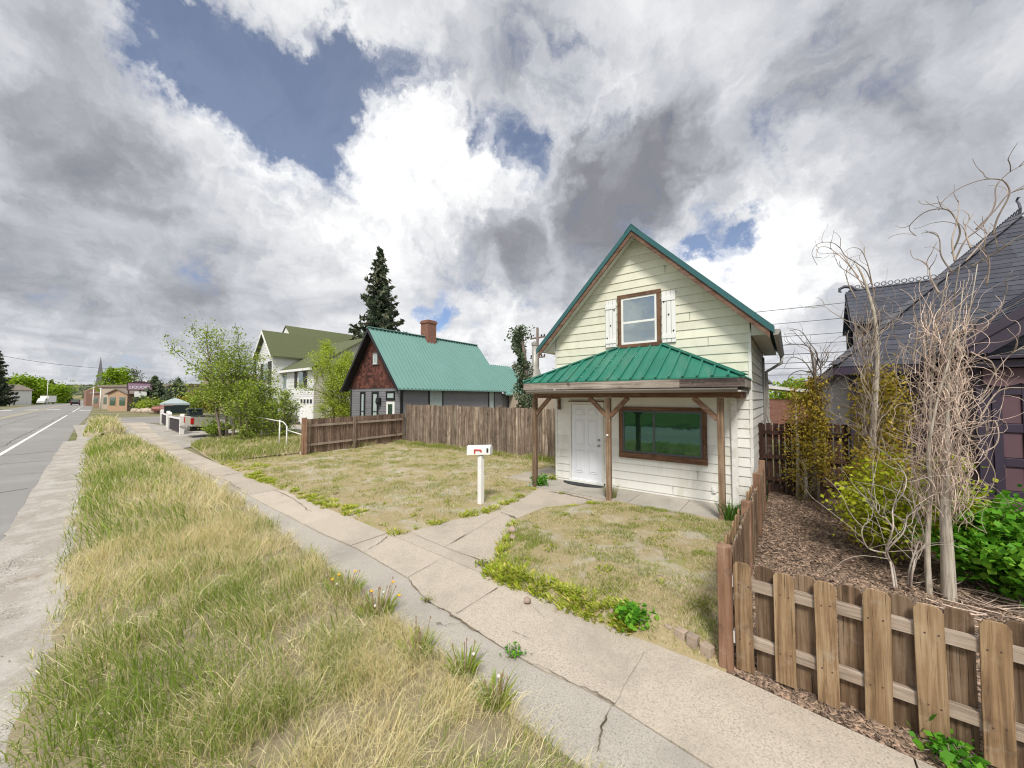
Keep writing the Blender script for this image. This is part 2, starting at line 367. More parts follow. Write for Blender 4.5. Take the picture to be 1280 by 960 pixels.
M['darkpanel'] = paint('dark_lattice', (.035, .03, .035), .8, .2, 8)
M['stucco'] = paint('tan_stucco', (.40, .33, .26), .9, .08, 1)
M['orangewood'] = paint('orange_timber', (.40, .27, .17), .8, .15, 3)
M['brown_roof'] = paint('brown_flat_roof', (.22, .18, .15), .9, .12, 1)
M['sign_frame'] = paint('brown_sign_frame', (.07, .035, .035), .7, .1)
M['sign_face'] = paint('mauve_sign_face', (.30, .19, .27), .6, .1, 1)
M['sign_letter'] = paint('pale_sign_letter', (.72, .68, .74), .6, .05)
M['brick_church'] = paint('brown_brick', (.26, .15, .11), .9, .15, 2)
M['steeple'] = paint('grey_steeple_slate', (.16, .16, .17), .8, .1, 1)
M['rock'] = paint('pale_boulder', (.45, .37, .29), .9, .2, 2, bumpy=.3)
M['rust'] = paint('rusty_nail', (.07, .04, .03), .8, .2)
M['pebble'] = paint('grey_pebble', (.36, .335, .30), .9, .2, 8, tintamt=.6)
M['redflag'] = paint('red_mailbox_flag', (.5, .05, .04), .5, .1)

def brickmat(name, c1, c2, mortar, s):
    m, nt, P, N, L = new_mat(name); b = N('ShaderNodeTexBrick'); v = coords(nt, (1, 1, 1))
    sp = N('ShaderNodeSeparateXYZ'); L(v, sp.inputs[0]); cb = N('ShaderNodeCombineXYZ'); L(math_n(nt, 'ADD', sp.outputs[0], sp.outputs[1]), cb.inputs[0]); L(sp.outputs[2], cb.inputs[1])
    L(cb.outputs[0], b.inputs['Vector']); b.inputs['Scale'].default_value = s
    b.inputs['Color1'].default_value = (*c1, 1); b.inputs['Color2'].default_value = (*c2, 1); b.inputs['Mortar'].default_value = (*mortar, 1)
    L(b.outputs['Color'], P.inputs['Base Color']); P.inputs['Roughness'].default_value = .9; return m
M['brick'] = brickmat('chimney_brick', (.26, .10, .06), (.17, .065, .045), (.25, .2, .17), 4)

# grounds
M['asphalt'] = groundmat('asphalt', [((.27, .262, .25),), ((.32, .31, .295), .22, .45, .7), ((.19, .185, .18), .6, .58, .72)], 90, .006, .6, .9)
M['gravel'] = groundmat('pale_gravel', [((.36, .33, .29),), ((.45, .42, .38), 2.2, .42, .62), ((.26, .22, .17), 1.6, .54, .72), ((.17, .14, .10), 26, .60, .68), ((.60, .58, .54), 34, .60, .68)], 46, .01, .9)
M['side_asphalt'] = groundmat('side_asphalt', [((.26, .245, .23),), ((.32, .3, .28), .3, .45, .7)], 60, .006, .5)
M['lawn'] = groundmat('sparse_lawn_soil', [((.38, .31, .175),), ((.44, .395, .31), 1.3, .47, .62), ((.24, .26, .06), 1.6, .53, .68), ((.13, .09, .06), 3.5, .64, .76), ((.50, .43, .26), 9, .58, .68)], 28, .03, 1)
M['grasssoil'] = groundmat('thatch_soil', [((.38, .325, .215),), ((.24, .25, .085), 1.5, .5, .65), ((.33, .29, .21), 1.1, .56, .68)], 60, .03, 1)
M['ground'] = groundmat('dry_ground', [((.24, .21, .13),), ((.14, .16, .055), .15, .45, .6), ((.33, .29, .22), .5, .55, .7)], 25, .03, .8)
M['mulch'] = groundmat('bark_mulch', [((.20, .14, .10),), ((.30, .215, .16), 9, .5, .65), ((.08, .05, .035), 14, .5, .62)], 45, .04, 1)
M['crackdirt'] = groundmat('crack_dirt', [((.20, .165, .12),), ((.09, .075, .05), 6, .5, .6)], 60, .01, .8)
M['bank'] = groundmat('green_bank', [((.07, .12, .02),), ((.15, .16, .05), .4, .5, .65), ((.05, .09, .02), 1.5, .5, .65)], 12, .1, 1)
M['brush'] = leafmat('brush_leaf', (.04, .08, .012), (.09, .15, .02), (.17, .22, .04))
M['tar'] = groundmat('tar_seam', [((.085, .082, .08),), ((.14, .135, .13), 4, .45, .6)], 40, .004, .5)
M['hill'] = groundmat('wooded_hill', [((.27, .235, .13),), ((.15, .17, .065), .03, .45, .58), ((.34, .30, .2), .02, .6, .72)], .25, 1.5, 1)

def concrete(name, base, seed=0):
    m, nt, P, N, L = new_mat(name); v = coords(nt)
    sp = noise_tex(nt, v, 75, 4, .85); big = noise_tex(nt, v, .8, 7, .6, .3); mid = noise_tex(nt, v, 5, 6, .7)
    c = ramp(nt, sp, [(.36, tuple(x*.62 for x in base)), (.48, base), (.64, tuple(min(1, x*1.25) for x in base))])
    c = mixc(nt, c, tuple(x*.72 for x in base), mapr(nt, big, .46, .66, 0, .8)); c = mixc(nt, c, tuple(min(1, x*1.12) for x in base), mapr(nt, mid, .52, .7, 0, .5))
    vo = N('ShaderNodeTexVoronoi'); vo.inputs['Scale'].default_value = 26; L(v, vo.inputs['Vector'])
    c = mixc(nt, c, tuple(x*.45 for x in base), mapr(nt, vo.outputs['Distance'], .20, .06, 0, .75))
    t = attr(nt, 'tint'); k = mapr(nt, t, 0, 1, .87, 1.08); mm = N('ShaderNodeVectorMath'); mm.operation = 'SCALE'; L(c, mm.inputs[0]); L(k, mm.inputs['Scale'])
    L(mm.outputs[0], P.inputs['Base Color']); P.inputs['Roughness'].default_value = .92; P.inputs['Specular IOR Level'].default_value = .25
    L(bump(nt, math_n(nt, 'ADD', sp, math_n(nt, 'MULTIPLY', mid, .6)), .5, .004), P.inputs['Normal']); return m
M['concrete'] = concrete('sidewalk_concrete', (.455, .40, .33))
M['concrete_old'] = concrete('old_apron_concrete', (.40, .37, .325))

# road paint, worn
def roadpaint(name, c):
    m, nt, P, N, L = new_mat(name); v = coords(nt); f = noise_tex(nt, v, 9, 8, .75)
    L(mixc(nt, c, (.2, .19, .18), mapr(nt, f, .54, .66)), P.inputs['Base Color']); P.inputs['Roughness'].default_value = .8; return m
M['linewhite'] = roadpaint('worn_white_road_paint', (.74, .74, .72)); M['lineyellow'] = roadpaint('worn_yellow_road_paint', (.55, .44, .2))

# ================================================================== GROUND
def interp(pts):
    xs = [p[0] for p in pts]; ys = [p[1] for p in pts]; o = np.argsort(xs); xs = np.array(xs)[o]; ys = np.array(ys)[o]
    return lambda x: np.interp(x, xs, ys)
def sheet_between(name, xs, ya, yb, n, zf, mat, kind='structure'):
    xs = np.asarray(xs); t = np.linspace(0, 1, n); A = ya(xs); B = yb(xs)
    X = np.repeat(xs[:, None], n, 1); Y = A[:, None]*(1-t) + B[:, None]*t; Zz = zf(X, Y, np.repeat(t[None], len(xs), 0))
    V = np.stack([X, Y, Zz], -1).reshape(-1, 3)
    i = (np.arange(len(xs)-1)[:, None]*n + np.arange(n-1)[None]).ravel()
    lp = np.stack([i, i+n, i+n+1, i+1], 1).ravel()
    o = np_mesh(name, V, lp, np.full(len(i), 4), mat, tint=np.full(len(V), .5), smooth=True); return tag(o, kind=kind)

def relief(X, Y, amp, s, seed): return amp*(vnoise(X, Y, s, seed)-.5) + amp*.5*(vnoise(X, Y, s*.37, seed+1)-.5) + amp*.25*(vnoise(X, Y, s*.14, seed+2)-.5)
road_edge = interp([(30, -3.0), (8, -1.5), (0, -.85), (-5.5, -.42), (-7.8, -.22), (-10, -.12), (-13.8, .09), (-22.9, .65), (-40.2, 1.72), (-66.8, 3.88), (-130, 8.3), (-420, 28.5)])
grass_l = interp([(12, -.95), (1.5, -.62), (0, -.5), (-3, -.22), (-5.5, .05), (-8, .24), (-11, .45), (-17, .86), (-24.7, 1.28), (-29.2, 1.75)])
sw_l = interp([(12, 1.8), (2, 2.0), (0, 2.05), (-1.4, 2.1), (-2.7, 2.2), (-4.86, 2.4), (-9.7, 2.78), (-18, 3.1), (-29, 3.35), (-46, 4.6)])
sw_r = interp([(12, 2.5), (2.5, 3.1), (1.2, 3.26), (.2, 3.36), (-.5, 3.44), (-1.2, 3.42), (-3.2, 3.47), (-6, 3.56), (-11.9, 3.68), (-18, 3.86), (-27, 4.2), (-46, 6.0)])

g = MB()
g.poly([(-3000, -3000, -.06), (3000, -3000, -.06), (3000, 3000, -.06), (-3000, 3000, -.06)])
tag(g.build('ground', M['ground']), kind='structure')
xs = np.concatenate([np.linspace(30, -40, 60), np.linspace(-42, -420, 60)])
sheet_between('road', xs, lambda x: road_edge(x)-11.2, road_edge, 8, lambda X, Y, T: -.052 + .03*np.sin(T*PI), M['asphalt'])
xs2 = np.linspace(60, -120, 60)
sheet_between('far_verge', xs2, lambda x: road_edge(x)-60, lambda x: road_edge(x)-11.3, 20, lambda X, Y, T: .02+1.2*(1-T)**2+relief(X, Y, .2, 2.5, 70)*(1-T), M['bank'])
# side street crossing
g = MB(); g.poly([(-44, 4.2, -.045), (-47, 60, -.045), (-61, 60, -.045), (-60, 4.6, -.045), (-62, 3.6, -.045), (-43, 2.3, -.045)])
tag(g.build('side_street', M['side_asphalt']), kind='structure')
# painted lines
def ribbon(mb, pts, w, z):
    for (a, b) in zip(pts[:-1], pts[1:]):
        a = Vector((*a, z)) if len(a) == 2 else Vector(a); b = Vector((*b, z)) if len(b) == 2 else Vector(b)
        d = (b-a).normalized(); s = Vector((-d.y, d.x, 0))*w/2
        mb.poly([a-s, b-s, b+s, a+s], .5)
def road_z(x, y):
    T = (y-(road_edge(x)-11.2))/11.2; return float(-.052+.03*math.sin(max(0, min(1, T))*PI))+.004
def wl(x): return -.78 + (-24.74-x)*.0678
g = MB()
for a, b in [(14, -73), (-88, -128), (-140, -300)]:
    q = np.linspace(a, b, 40); 
    for x0, x1 in zip(q[:-1], q[1:]): ribbon(g, [(x0, wl(x0), road_z(x0, wl(x0))), (x1, wl(x1), road_z(x1, wl(x1)))], .13, 0)
for u, v in ((8, 512.8), (40, 512.2), (67, 512.0), (105, 512.6)):
    p = at(u, v); w = 1.4
    d = Vector((1, -.065, 0)).normalized(); s = Vector((.065, 1, 0)).normalized()
    g.poly([p-d*1.3-s*.8+Vector((0, 0, road_z(p.x, p.y))), p+d*1.3-s*.8+Vector((0, 0, road_z(p.x, p.y))), p+d*1.3+s*.8+Vector((0, 0, road_z(p.x, p.y))), p-d*1.3+s*.8+Vector((0, 0, road_z(p.x, p.y)))])
tag(g.build('road_edge_line', M['linewhite'], recalc=False), kind='structure')
g = MB(); rs_ = random.getstate(); random.seed(5)
for k in range(16):
    x0 = -6-k*4.5-random.random()*2; y0 = float(road_edge(x0))-random.uniform(.05, .4); pts = []; y = y0; x = x0
    for j in range(26): pts.append((x, y, road_z(x, y)+.002)); y -= random.uniform(.1, .3); x += random.gauss(0, .12)
    ribbon(g, pts, random.uniform(.02, .045), 0)
for off in (-.35, -2.4, -3.6):
    pts = []
    for j in range(160): x = 2-j*.6; y = wl(x)+off+.25*(float(vnoise(np.array(x), np.array(off), 3.0, 61))-.5)+random.gauss(0, .02); pts.append((x, y, road_z(x, y)+.002))
    ribbon(g, pts, .03, 0)
random.setstate(rs_); tag(g.build('road_crack', M['tar'], recalc=False), kind='structure')
g = MB()
for off in (-.14, .14):
    q = np.linspace(10, -260, 90)
    for x0, x1 in zip(q[:-1], q[1:]): ribbon(g, [(x0, wl(x0)-4.3+off, road_z(x0, wl(x0)-4.3)), (x1, wl(x1)-4.3+off, road_z(x1, wl(x1)-4.3))], .1, 0)
tag(g.build('road_centre_line', M['lineyellow'], recalc=False), kind='structure')

xs = np.concatenate([np.linspace(9, -12, 220), np.linspace(-12.2, -29.5, 60)])
sheet_between('gravel_shoulder', xs, lambda x: road_edge(x)-.12+np.where(x > -9, .12, .05)*(vnoise(x, x*0, .9, 4)-.5)+np.where(x > -12, .06, 0)*(vnoise(x, x*0, .2, 5)-.5), lambda x: grass_l(x)+.5, 24,
              lambda X, Y, T: -.034 + .05*T + relief(X, Y, .026, .7, 3)*np.minimum(1, T*4)*(.3+.7*T), M['gravel'])
def strip_z(X, Y):
    a = grass_l(X); b = sw_l(X); t = np.clip((Y-a)/(b-a), 0, 1)
    return -.03 + .115*np.sin(t*PI)**.7 + relief(X, Y, .06, .6, 8)*np.sin(t*PI)
xs = np.concatenate([np.linspace(9, -12, 200), np.linspace(-12.2, -28.6, 50)])
sheet_between('verge_soil', xs, grass_l, lambda x: sw_l(x)+.05, 30, lambda X, Y, T: strip_z(X, Y), M['grasssoil'])
# the far grass island beyond the driveway
hump = [(-31.5, 1.75), (-31, 2.6), (-32, 3.3), (-40, 3.95), (-44, 4.1), (-45, 3.4), (-44, 2.5), (-36, 1.9)]
hx = np.linspace(-31, -44, 30)
hump_a = interp([(-31, 2.2), (-32, 1.7), (-38, 2.1), (-43, 2.55), (-44, 3.1)]); hump_b = interp([(-31, 2.6), (-32, 3.4), (-38, 3.8), (-43, 4.15), (-44, 3.9)])
def hump_z(X, Y):
    t = np.clip((Y-hump_a(X))/(hump_b(X)-hump_a(X)+1e-6), 0, 1); return -.03 + .62*np.sin(t*PI)**.8*np.clip((X+45)/5, 0, 1)*np.clip((-30.5-X)/1.5, 0, 1)
sheet_between('verge_island', hx, hump_a, hump_b, 12, lambda X, Y, T: hump_z(X, Y), M['grasssoil'])
# gravel drive between the two verges and in front of the pickup
g = MB(); g.poly([(-21.5, 3.6, -.03), (-21.5, 4.3, -.03), (-23.8, 5.4, -.03), (-25, 13, -.03), (-36.5, 13, -.03), (-39, 6.4, -.03), (-46, 5.8, -.03), (-46, 1.9, -.03), (-33, 1.55, -.03), (-28, 1.25, -.03), (-27.5, 3.2, -.03)])
tag(g.build('driveway', M['gravel'], recalc=False), kind='structure')

# sidewalk: slabs parted by joints, an older apron strip along the verge
apron_px = [(768, 881), (739, 863), (677, 837), (626, 808), (579, 777), (560, 764), (533, 751), (509, 722), (475, 702), (447, 686), (400, 666), (350, 640)]
apw = [at(*p) for p in apron_px]
apron = interp([(p.x, p.y) for p in apw] + [(12, 2.3), (1, 2.35), (-12, 3.05), (-20, 3.3), (-46, 4.75)])
jx = [6.3, 4.8, 3.3, 1.9, .55, -5.25]
x = jx[-1]
while x > -45: x -= 1.52; jx.append(x)
g = MB(); ga = MB()
for i, (a, b) in enumerate(zip(jx[:-1], jx[1:])):
    q = np.linspace(a-.005, b+.005, 7 if a-b < 3 else 25); dz = random.uniform(-.006, .004)
    top = [(x, float(sw_r(x)), dz) for x in q]; bot = [(x, float(apron(x))+.008, dz) for x in q[::-1]]
    g.prism(bot[::-1] + top[::-1], (0, 0, -.09))
q = np.linspace(8, -46, 180)
for x0, x1 in zip(q[:-1], q[1:]):
    w0 = .012*math.sin(x0*9)
    ga.prism([(x0, float(sw_l(x0))-.12, -.02), (x0, float(apron(x0))+.001, -.012), (x1, float(apron(x1))+.001, -.012), (x1, float(sw_l(x1))-.12, -.02)], (0, 0, -.09), .5)
tag(g.build('sidewalk', M['concrete']), kind='structure'); tag(ga.build('sidewalk_apron', M['concrete_old']), kind='structure')
# path to the door and the porch slab
Lx = lambda p: (p.x, p.y)
pathL = [Lx(at(u, v)) for u, v in ((520, 660), (568, 649), (604, 642), (626, 635), (662, 618), (678, 606))]
pathR = [Lx(at(u, v)) for u, v in ((606, 716), (622, 692), (634, 665), (645, 648), (680, 634), (720, 630), (752, 627))]
g = MB(); g.prism([(x, y, -.006) for x, y in ([(pathL[0][0], float(sw_r(pathL[0][0]))+.012)] + pathL[1:-1] + [(-4.95, 7.55), (-3.2, 7.55)] + pathR[::-1][1:-1] + [(pathR[0][0], float(sw_r(pathR[0][0]))+.012)])][::-1], (0, 0, -.08), .4)
g.prism([(-6.3, 7.9, .006), (-5.35, 7.9, .006), (-5.35, 9.6, .006), (-6.1, 9.9, .006)], (0, 0, -.08), .3)
tag(g.build('garden_path', M['concrete']), kind='structure')
g = MB(); sx = [-5.34, -4.2, -2.75, -1.75, -.55]
for a, b in zip(sx[:-1], sx[1:]): g.prism([(a+.006, 7.56, .012), (b-.006, 7.56-.0, .012), (b-.006, 8.62, .02), (a+.006, 8.62, .02)], (0, 0, -.12))
tag(g.build('porch_slab', M['concrete_old']), kind='structure')
# open joints and cracks filled with dirt: thin strips lying in the concrete
def crack(mb, pts, w0=.006, w1=.022, jit=.025, z=.0065, sub=9):
    P = [Vector((p[0], p[1], 0)) for p in pts]; Q = []
    for a, b in zip(P[:-1], P[1:]):
        for k in range(sub): Q.append(a.lerp(b, k/sub))
    Q.append(P[-1]); d = (P[-1]-P[0]).normalized(); s = Vector((-d.y, d.x, 0)); L = []; Rr = []; o = 0; wk = .4
    for k, p in enumerate(Q):
        o = .6*o + random.gauss(0, jit*.6); wk = min(1, max(0, wk+random.gauss(0, .3))); w = (w0*.5+(w1-w0*.5)*wk*wk)/2
        c = p + s*o; L.append((c.x+s.x*w, c.y+s.y*w, z)); Rr.append((c.x-s.x*w, c.y-s.y*w, z))
    n = len(L); mb.add(L+Rr, [[i, i+1, n+i+1, n+i] for i in range(n-1)], .5)
P2 = lambda *a: [Lx(at(u, v)) for u, v in a]
g = MB()
crack(g, [(p.x, p.y) for p in apw][:8], .005, .02, .016); crack(g, [(p.x, p.y) for p in apw][7:], .004, .012, .014)
crack(g, P2((768, 881), (806, 815)), .004, .011, .005, sub=14); crack(g, P2((768, 881), (752, 910), (745, 940)), .004, .014, .01)
crack(g, P2((570, 768), (622, 735)), .006, .012, .004, sub=12); crack(g, P2((510, 722), (556, 696)), .003, .006, .006, sub=14)
crack(g, P2((500, 660), (555, 684), (600, 700)), .008, .018, .008); crack(g, P2((555, 684), (624, 645)), .008, .02, .008, sub=14)
crack(g, P2((626, 640), (645, 648)), .02, .05, .02, sub=12)
crack(g, P2((684, 614), (705, 617), (740, 625)), .012, .03, .02); crack(g, P2((578, 780), (545, 782)), .006, .02, .02, sub=14)
crack(g, P2((668, 760), (680, 775)), .003, .006, .01); crack(g, P2((670, 800), (640, 790)), .002, .005, .015)
for u0, v0, u1, v1 in ((340, 612, 390, 640), (390, 628, 445, 648), (450, 690, 485, 670), (250, 590, 300, 612), (262, 600, 292, 590), (330, 650, 365, 655)):
    crack(g, P2((u0, v0), ((u0+u1)/2+6, (v0+v1)/2), (u1, v1)), .004, .014, .03)
tag(g.build('sidewalk_crack', M['crackdirt'], recalc=False), kind='structure')

# lawns: one height function, diving under the path and the porch slab
PATH = [(pathL[0][0], float(sw_r(pathL[0][0])))] + pathL[:-1] + [(-4.95, 7.55), (-5.34, 7.56), (-5.34, 7.9), (-6.2, 7.9), (-6.05, 9.9), (-5.3, 9.7), (-5.34, 8.7), (-.4, 8.7), (-.4, 7.55), (-3.2, 7.55)] + pathR[::-1] + [(pathR[0][0], float(sw_r(pathR[0][0])))]
def poly_dist(X, Y, poly):
    sh = np.shape(X); x = np.ravel(X); y = np.ravel(Y); d = np.full(len(x), 99.0); n = len(poly)
    for i in range(n):
        (ax_, ay_), (bx_, by_) = poly[i], poly[(i+1) % n]; L2 = (bx_-ax_)**2+(by_-ay_)**2+1e-9
        t = np.clip(((x-ax_)*(bx_-ax_)+(y-ay_)*(by_-ay_))/L2, 0, 1); d = np.minimum(d, np.hypot(x-ax_-t*(bx_-ax_), y-ay_-t*(by_-ay_)))
    return np.where(in_poly(x, y, poly), -d, d).reshape(sh)
def lawn_d(X, Y): return np.minimum(poly_dist(X, Y, PATH), Y-sw_r(X))
def lawnz(X, Y):
    d = lawn_d(X, Y); k = .16+.42*np.clip((X+3.2)/2, 0, 1)*np.clip((7.4-Y)/3, 0, 1)
    return np.where(d < 0, np.maximum(-.07, -.01+d*1.2), -.01+np.clip(d, 0, .25)*k + relief(X, Y, .05, .8, 20)*np.clip(d*3, 0, 1))
sheet_between('front_lawn', np.linspace(-15.5, -4.95, 190), lambda x: sw_r(x)-.01, lambda x: np.full_like(x, 11.3), 150, lambda X, Y, T: lawnz(X, Y), M['lawn'])
sheet_between('side_lawn', np.linspace(-4.95, -.46, 130), lambda x: sw_r(x)-.01, lambda x: np.full_like(x, 7.7), 120, lambda X, Y, T: lawnz(X, Y), M['lawn'])
# mulched garden beside the purple house
xs = np.linspace(-.44, 7, 110)
mul_a = lambda x: sw_r(x)+.0
def mulz(X, Y): return -.012 + .05*np.clip((Y-sw_r(X))*2, 0, 1) + relief(X, Y, .07, .5, 30)*np.clip((Y-sw_r(X))*4, 0, 1)
sheet_between('mulch_bed', xs, mul_a, lambda x: np.full_like(x, 12.5), 120, lambda X, Y, T: mulz(X, Y), M['mulch'])
# grass plot left of the low fence
xs = np.linspace(-23.6, -15.15, 50)
plot_a = interp([(-23.6, 5.2), (-22, 4.35), (-20, 4.2), (-18, 4.0), (-15.3, 3.8)])
sheet_between('grass_plot', xs, plot_a, lambda x: np.full_like(x, 16), 40, lambda X, Y, T: -.025 + np.clip(Y-plot_a(X), 0, .4)*.2 + relief(X, Y, .08, .8, 33)*np.clip(Y-plot_a(X), 0, 1), M['grasssoil'])
# hills
def hillmesh(name, u0, u1, d0, d1, hpx, mat, seed):
    V = []; nU, nD = 90, 14
    for i in range(nU):
        u = u0+(u1-u0)*i/(nU-1)
        for k in range(nD):
            s = k/(nD-1); D = d0+(d1-d0)*s; p = far(u, D)
            h = hpx*d1/FPX*(s**.8)*(.8+.4*float(vnoise(np.array(u), np.array(s*3), 60., seed))) + (CH if s > .1 else 0)*s
            V.append((p.x, p.y, -.5+h+ 2.5*s*float(vnoise(np.array(p.x), np.array(p.y), 18., seed+3))))
    i = (np.arange(nU-1)[:, None]*nD+np.arange(nD-1)[None]).ravel()
    return tag(np_mesh(name, np.array(V), np.stack([i, i+nD, i+nD+1, i+1], 1).ravel(), np.full(len(i), 4), mat, tint=np.zeros(len(V)), smooth=True), kind='structure')
hillmesh('hill', -160, 420, 380, 1000, 15, M['hill'], 2)
hq = []
for k in range(5200):
    u = random.uniform(-60, 320); sD = random.random()**.8; D_ = 400+580*sD; p_ = far(u, D_); hh = 15*1000/FPX*(max(0, sD-.03)**.8)*.9+CH*sD
    if float(vnoise(np.array(p_.x), np.array(p_.y), 60., 9)) > .42:
        for j in range(3): hq.append((p_.x+random.gauss(0, 1.6), p_.y+random.gauss(0, 1.6), hh+random.uniform(.5, 5)))
hill_woods = hq

# ================================================================== BUILDINGS
def lap(mb, O, u, n, z0, z1, e, lr, out=.022, tvar=1.0):
    """lapped boards: every course leans out at its lower edge"""
    O = Vector(O); u = Vector(u); n = Vector(n); z = z0
    while z < z1-.01:
        b = min(z+e, z1); l0, r0 = lr(z); l1, r1 = lr(b-.001)
        if r0-l0 > .03:
            if r1 < l1: l1 = r1 = (l0+r0)/2
            t = random.random()
            A = [O+u*l0+n*out+_Z*z, O+u*r0+n*out+_Z*z, O+u*r1+n*.004+_Z*(b+.004), O+u*l1+n*.004+_Z*(b+.004), O+u*l0+n*.0+_Z*(z+.002), O+u*r0+n*.0+_Z*(z+.002)]
            mb.add(A, [[0, 1, 2, 3], [4, 5, 1, 0], [0, 3, 4], [1, 5, 2]], t)
        z += e
def slab(mb, a, b, c, d, th, t=None):
    """roof plate: four corners of the upper face, thickness straight down"""
    mb.prism([a, b, c, d], (0, 0, -th), t)
def ribs(mb, e0, e1, r0, r1, step, h=.03, w=.035):
    """standing ribs from the eave line e0-e1 up to the ridge line r0-r1"""
    e0, e1, r0, r1 = map(Vector, (e0, e1, r0, r1)); n = max(2, int((e1-e0).length/step))
    for i in range(n+1):
        s = i/n; p = e0.lerp(e1, s); q = r0.lerp(r1, s); mb.beam(p+_Z*h*.3, q+_Z*h*.3, w, h, t=.5)

# ---------------------------------------------------------------- the cream house
HX0, HX1, HY, HD = -5.05, -.62, 8.6, 13.0; HC = (HX0+HX1)/2
AP, SL = 6.18, 1.024
rz = lambda x: AP - SL*abs(x-HC)
H = thing('gabled_house', 'small cream lap-sided house with steep teal metal gable roof and green hipped porch', 'house', (HC, HY, 0))
hw = (HX1-HX0)/2
def lr_gable(z):
    if z < rz(HX0)-.13: return 0, HX1-HX0
    w = max(0, (AP-.13-z)/SL); return hw-w, hw+w
g = MB()
g.prism([(HX0, HY, -.15), (HX1, HY, -.15), (HX1, HY, rz(HX1)-.14), (HC, HY, AP-.14), (HX0, HY, rz(HX0)-.14)], (0, HD-HY, 0), .5)
lap(g, (HX0, HY, 0), (1, 0, 0), (0, -1, 0), -.12, 2.54, .19, lr_gable)
lap(g, (HX1, HY, 0), (0, 1, 0), (1, 0, 0), -.12, 2.54, .19, lambda z: (-.018, HD-HY))
lap(g, (HX0, HY, 0), (0, 1, 0), (-1, 0, 0), -.12, 3.74, .19, lambda z: (-.018, HD-HY))
g.build('wall', M['siding_white'], H)
g = MB()
lap(g, (HX0, HY, 0), (1, 0, 0), (0, -1, 0), 2.54, AP-.15, .19, lr_gable)
lap(g, (HX1, HY, 0), (0, 1, 0), (1, 0, 0), 2.54, 3.74, .19, lambda z: (-.018, HD-HY))
tag(g.build('gable_siding', M['siding'], H), 'yellowish cream lapped siding of the gable')
for cx_ in (HX0, HX1):
    g = MB()
    for k in range(int(3.7/.19)): g.box(cx_-.028 if cx_ == HX1 else cx_-.024, cx_+.024 if cx_ == HX1 else cx_+.028, HY-.027, HY+.03, -.12+k*.19, -.12+k*.19+.186)
    g.build('corner_cap', M['siding_white'], H)
for k, xx in ((3, -1.6), (5, -2.9), (1, -2.1), (15, -4.2), (18, -1.35), (21, -1.7), (24, -3.6), (27, -2.2), (8, -.95)):
    g = MB(); zz = -.12+.19*k; g.box(xx-.0025, xx+.0025, HY-.0265, HY-.004, zz+.003, zz+.186); g.build('siding_seam', M['gutter'], H)
# roof
YF, YB, OV = 8.25, HD+.25, 2.62
g = MB()
for s in (-1, 1):
    slab(g, (HC, YF, AP), (HC+s*OV, YF, AP-SL*OV), (HC+s*OV, YB, AP-SL*OV), (HC, YB, AP), .05)
    ribs(g, (HC+s*OV, YF+.1, AP-SL*OV), (HC+s*OV, YB, AP-SL*OV), (HC, YF+.1, AP), (HC, YB, AP), .3)
rf = g.build('roof', M['roof_teal'], H)
g = MB()
for s in (-1, 1):
    g.prism([(HC, YF-.022, AP+.025), (HC+s*(OV+.01), YF-.022, AP+.025-SL*OV), (HC+s*(OV+.01), YF-.022, AP-.115-SL*OV), (HC, YF-.022, AP-.115)], (0, .02, 0), .5)
g.prism([(HC-.16, YF-.03, AP-.13), (HC, YF-.03, AP+.04), (HC+.16, YF-.03, AP-.13), (HC+.16, YF-.03, AP-.16), (HC, YF-.03, AP+.015), (HC-.16, YF-.03, AP-.16)], (0, YB-YF+.03, 0), .6)
g.build('rake_trim', M['roof_teal'], rf)
g = MB()
for s in (-1, 1):
    x1 = OV-.06
    g.prism([(HC, YF+.002, AP-.08), (HC+s*x1, YF+.002, AP-.08-SL*x1), (HC+s*x1, YF+.002, AP-.245-SL*x1), (HC, YF+.002, AP-.245)], (0, .035, 0))
g.build('bargeboard', M['barge'], H)
g = MB()
for s in (-1, 1):
    x1 = OV-.09
    g.prism([(HC, YF+.04, AP-.055), (HC+s*x1, YF+.04, AP-.055-SL*x1), (HC+s*x1, YF+.04, AP-.15-SL*x1), (HC, YF+.04, AP-.15)], (0, HY-YF-.07, 0))
    g.prism([(HC+s*(hw+.03), HY-.02, rz(HX1)-.12), (HC+s*x1, HY-.02, AP-.08-SL*x1), (HC+s*x1, HY-.02, AP-.16-SL*x1), (HC+s*(hw+.03), HY-.02, AP-.16-SL*x1)], (0, HD-HY, 0))
g.build('soffit', M['soffit'], H)
g = MB(); xg = HC+OV+.01; zg = AP-SL*OV
g.prism([(xg-.02, YF+.05, zg-.02), (xg+.09, YF+.05, zg-.03), (xg+.09, YF+.05, zg-.06), (xg+.05, YF+.05, zg-.13), (xg-.02, YF+.05, zg-.13)], (0, YB-YF-.1, 0), .5)
g.build('gutter', M['gutter'], H)
g = MB(); g.tube([(xg+.03, YB-.25, zg-.1), (xg+.02, YB-.25, zg-.3), (HX1+.07, YB-.3, zg-.55), (HX1+.07, YB-.3, 1.75), (HX1+.12, YB-.3, 1.45), (HX1+.45, YB-.3, 1.3)], .045, 8)
g.build('downspout', M['gutter'], H, smooth=True)
# rear addition
g = MB(); g.box(HX0+.4, HX1-.12, HD, 19, -.1, 2.75)
lap(g, (HX1-.12, HD, 0), (0, 1, 0), (1, 0, 0), -.1, 2.75, .19, lambda z: (0, 6)); g.build('rear_addition', M['siding_white'], H)
g = MB(); slab(g, (HX0+.2, HD+.26, 3.1), (HX1+.05, HD+.26, 2.82), (HX1+.05, 19.3, 2.82), (HX0+.2, 19.3, 3.1), .06); g.build('rear_roof', M['roof_teal'], H)

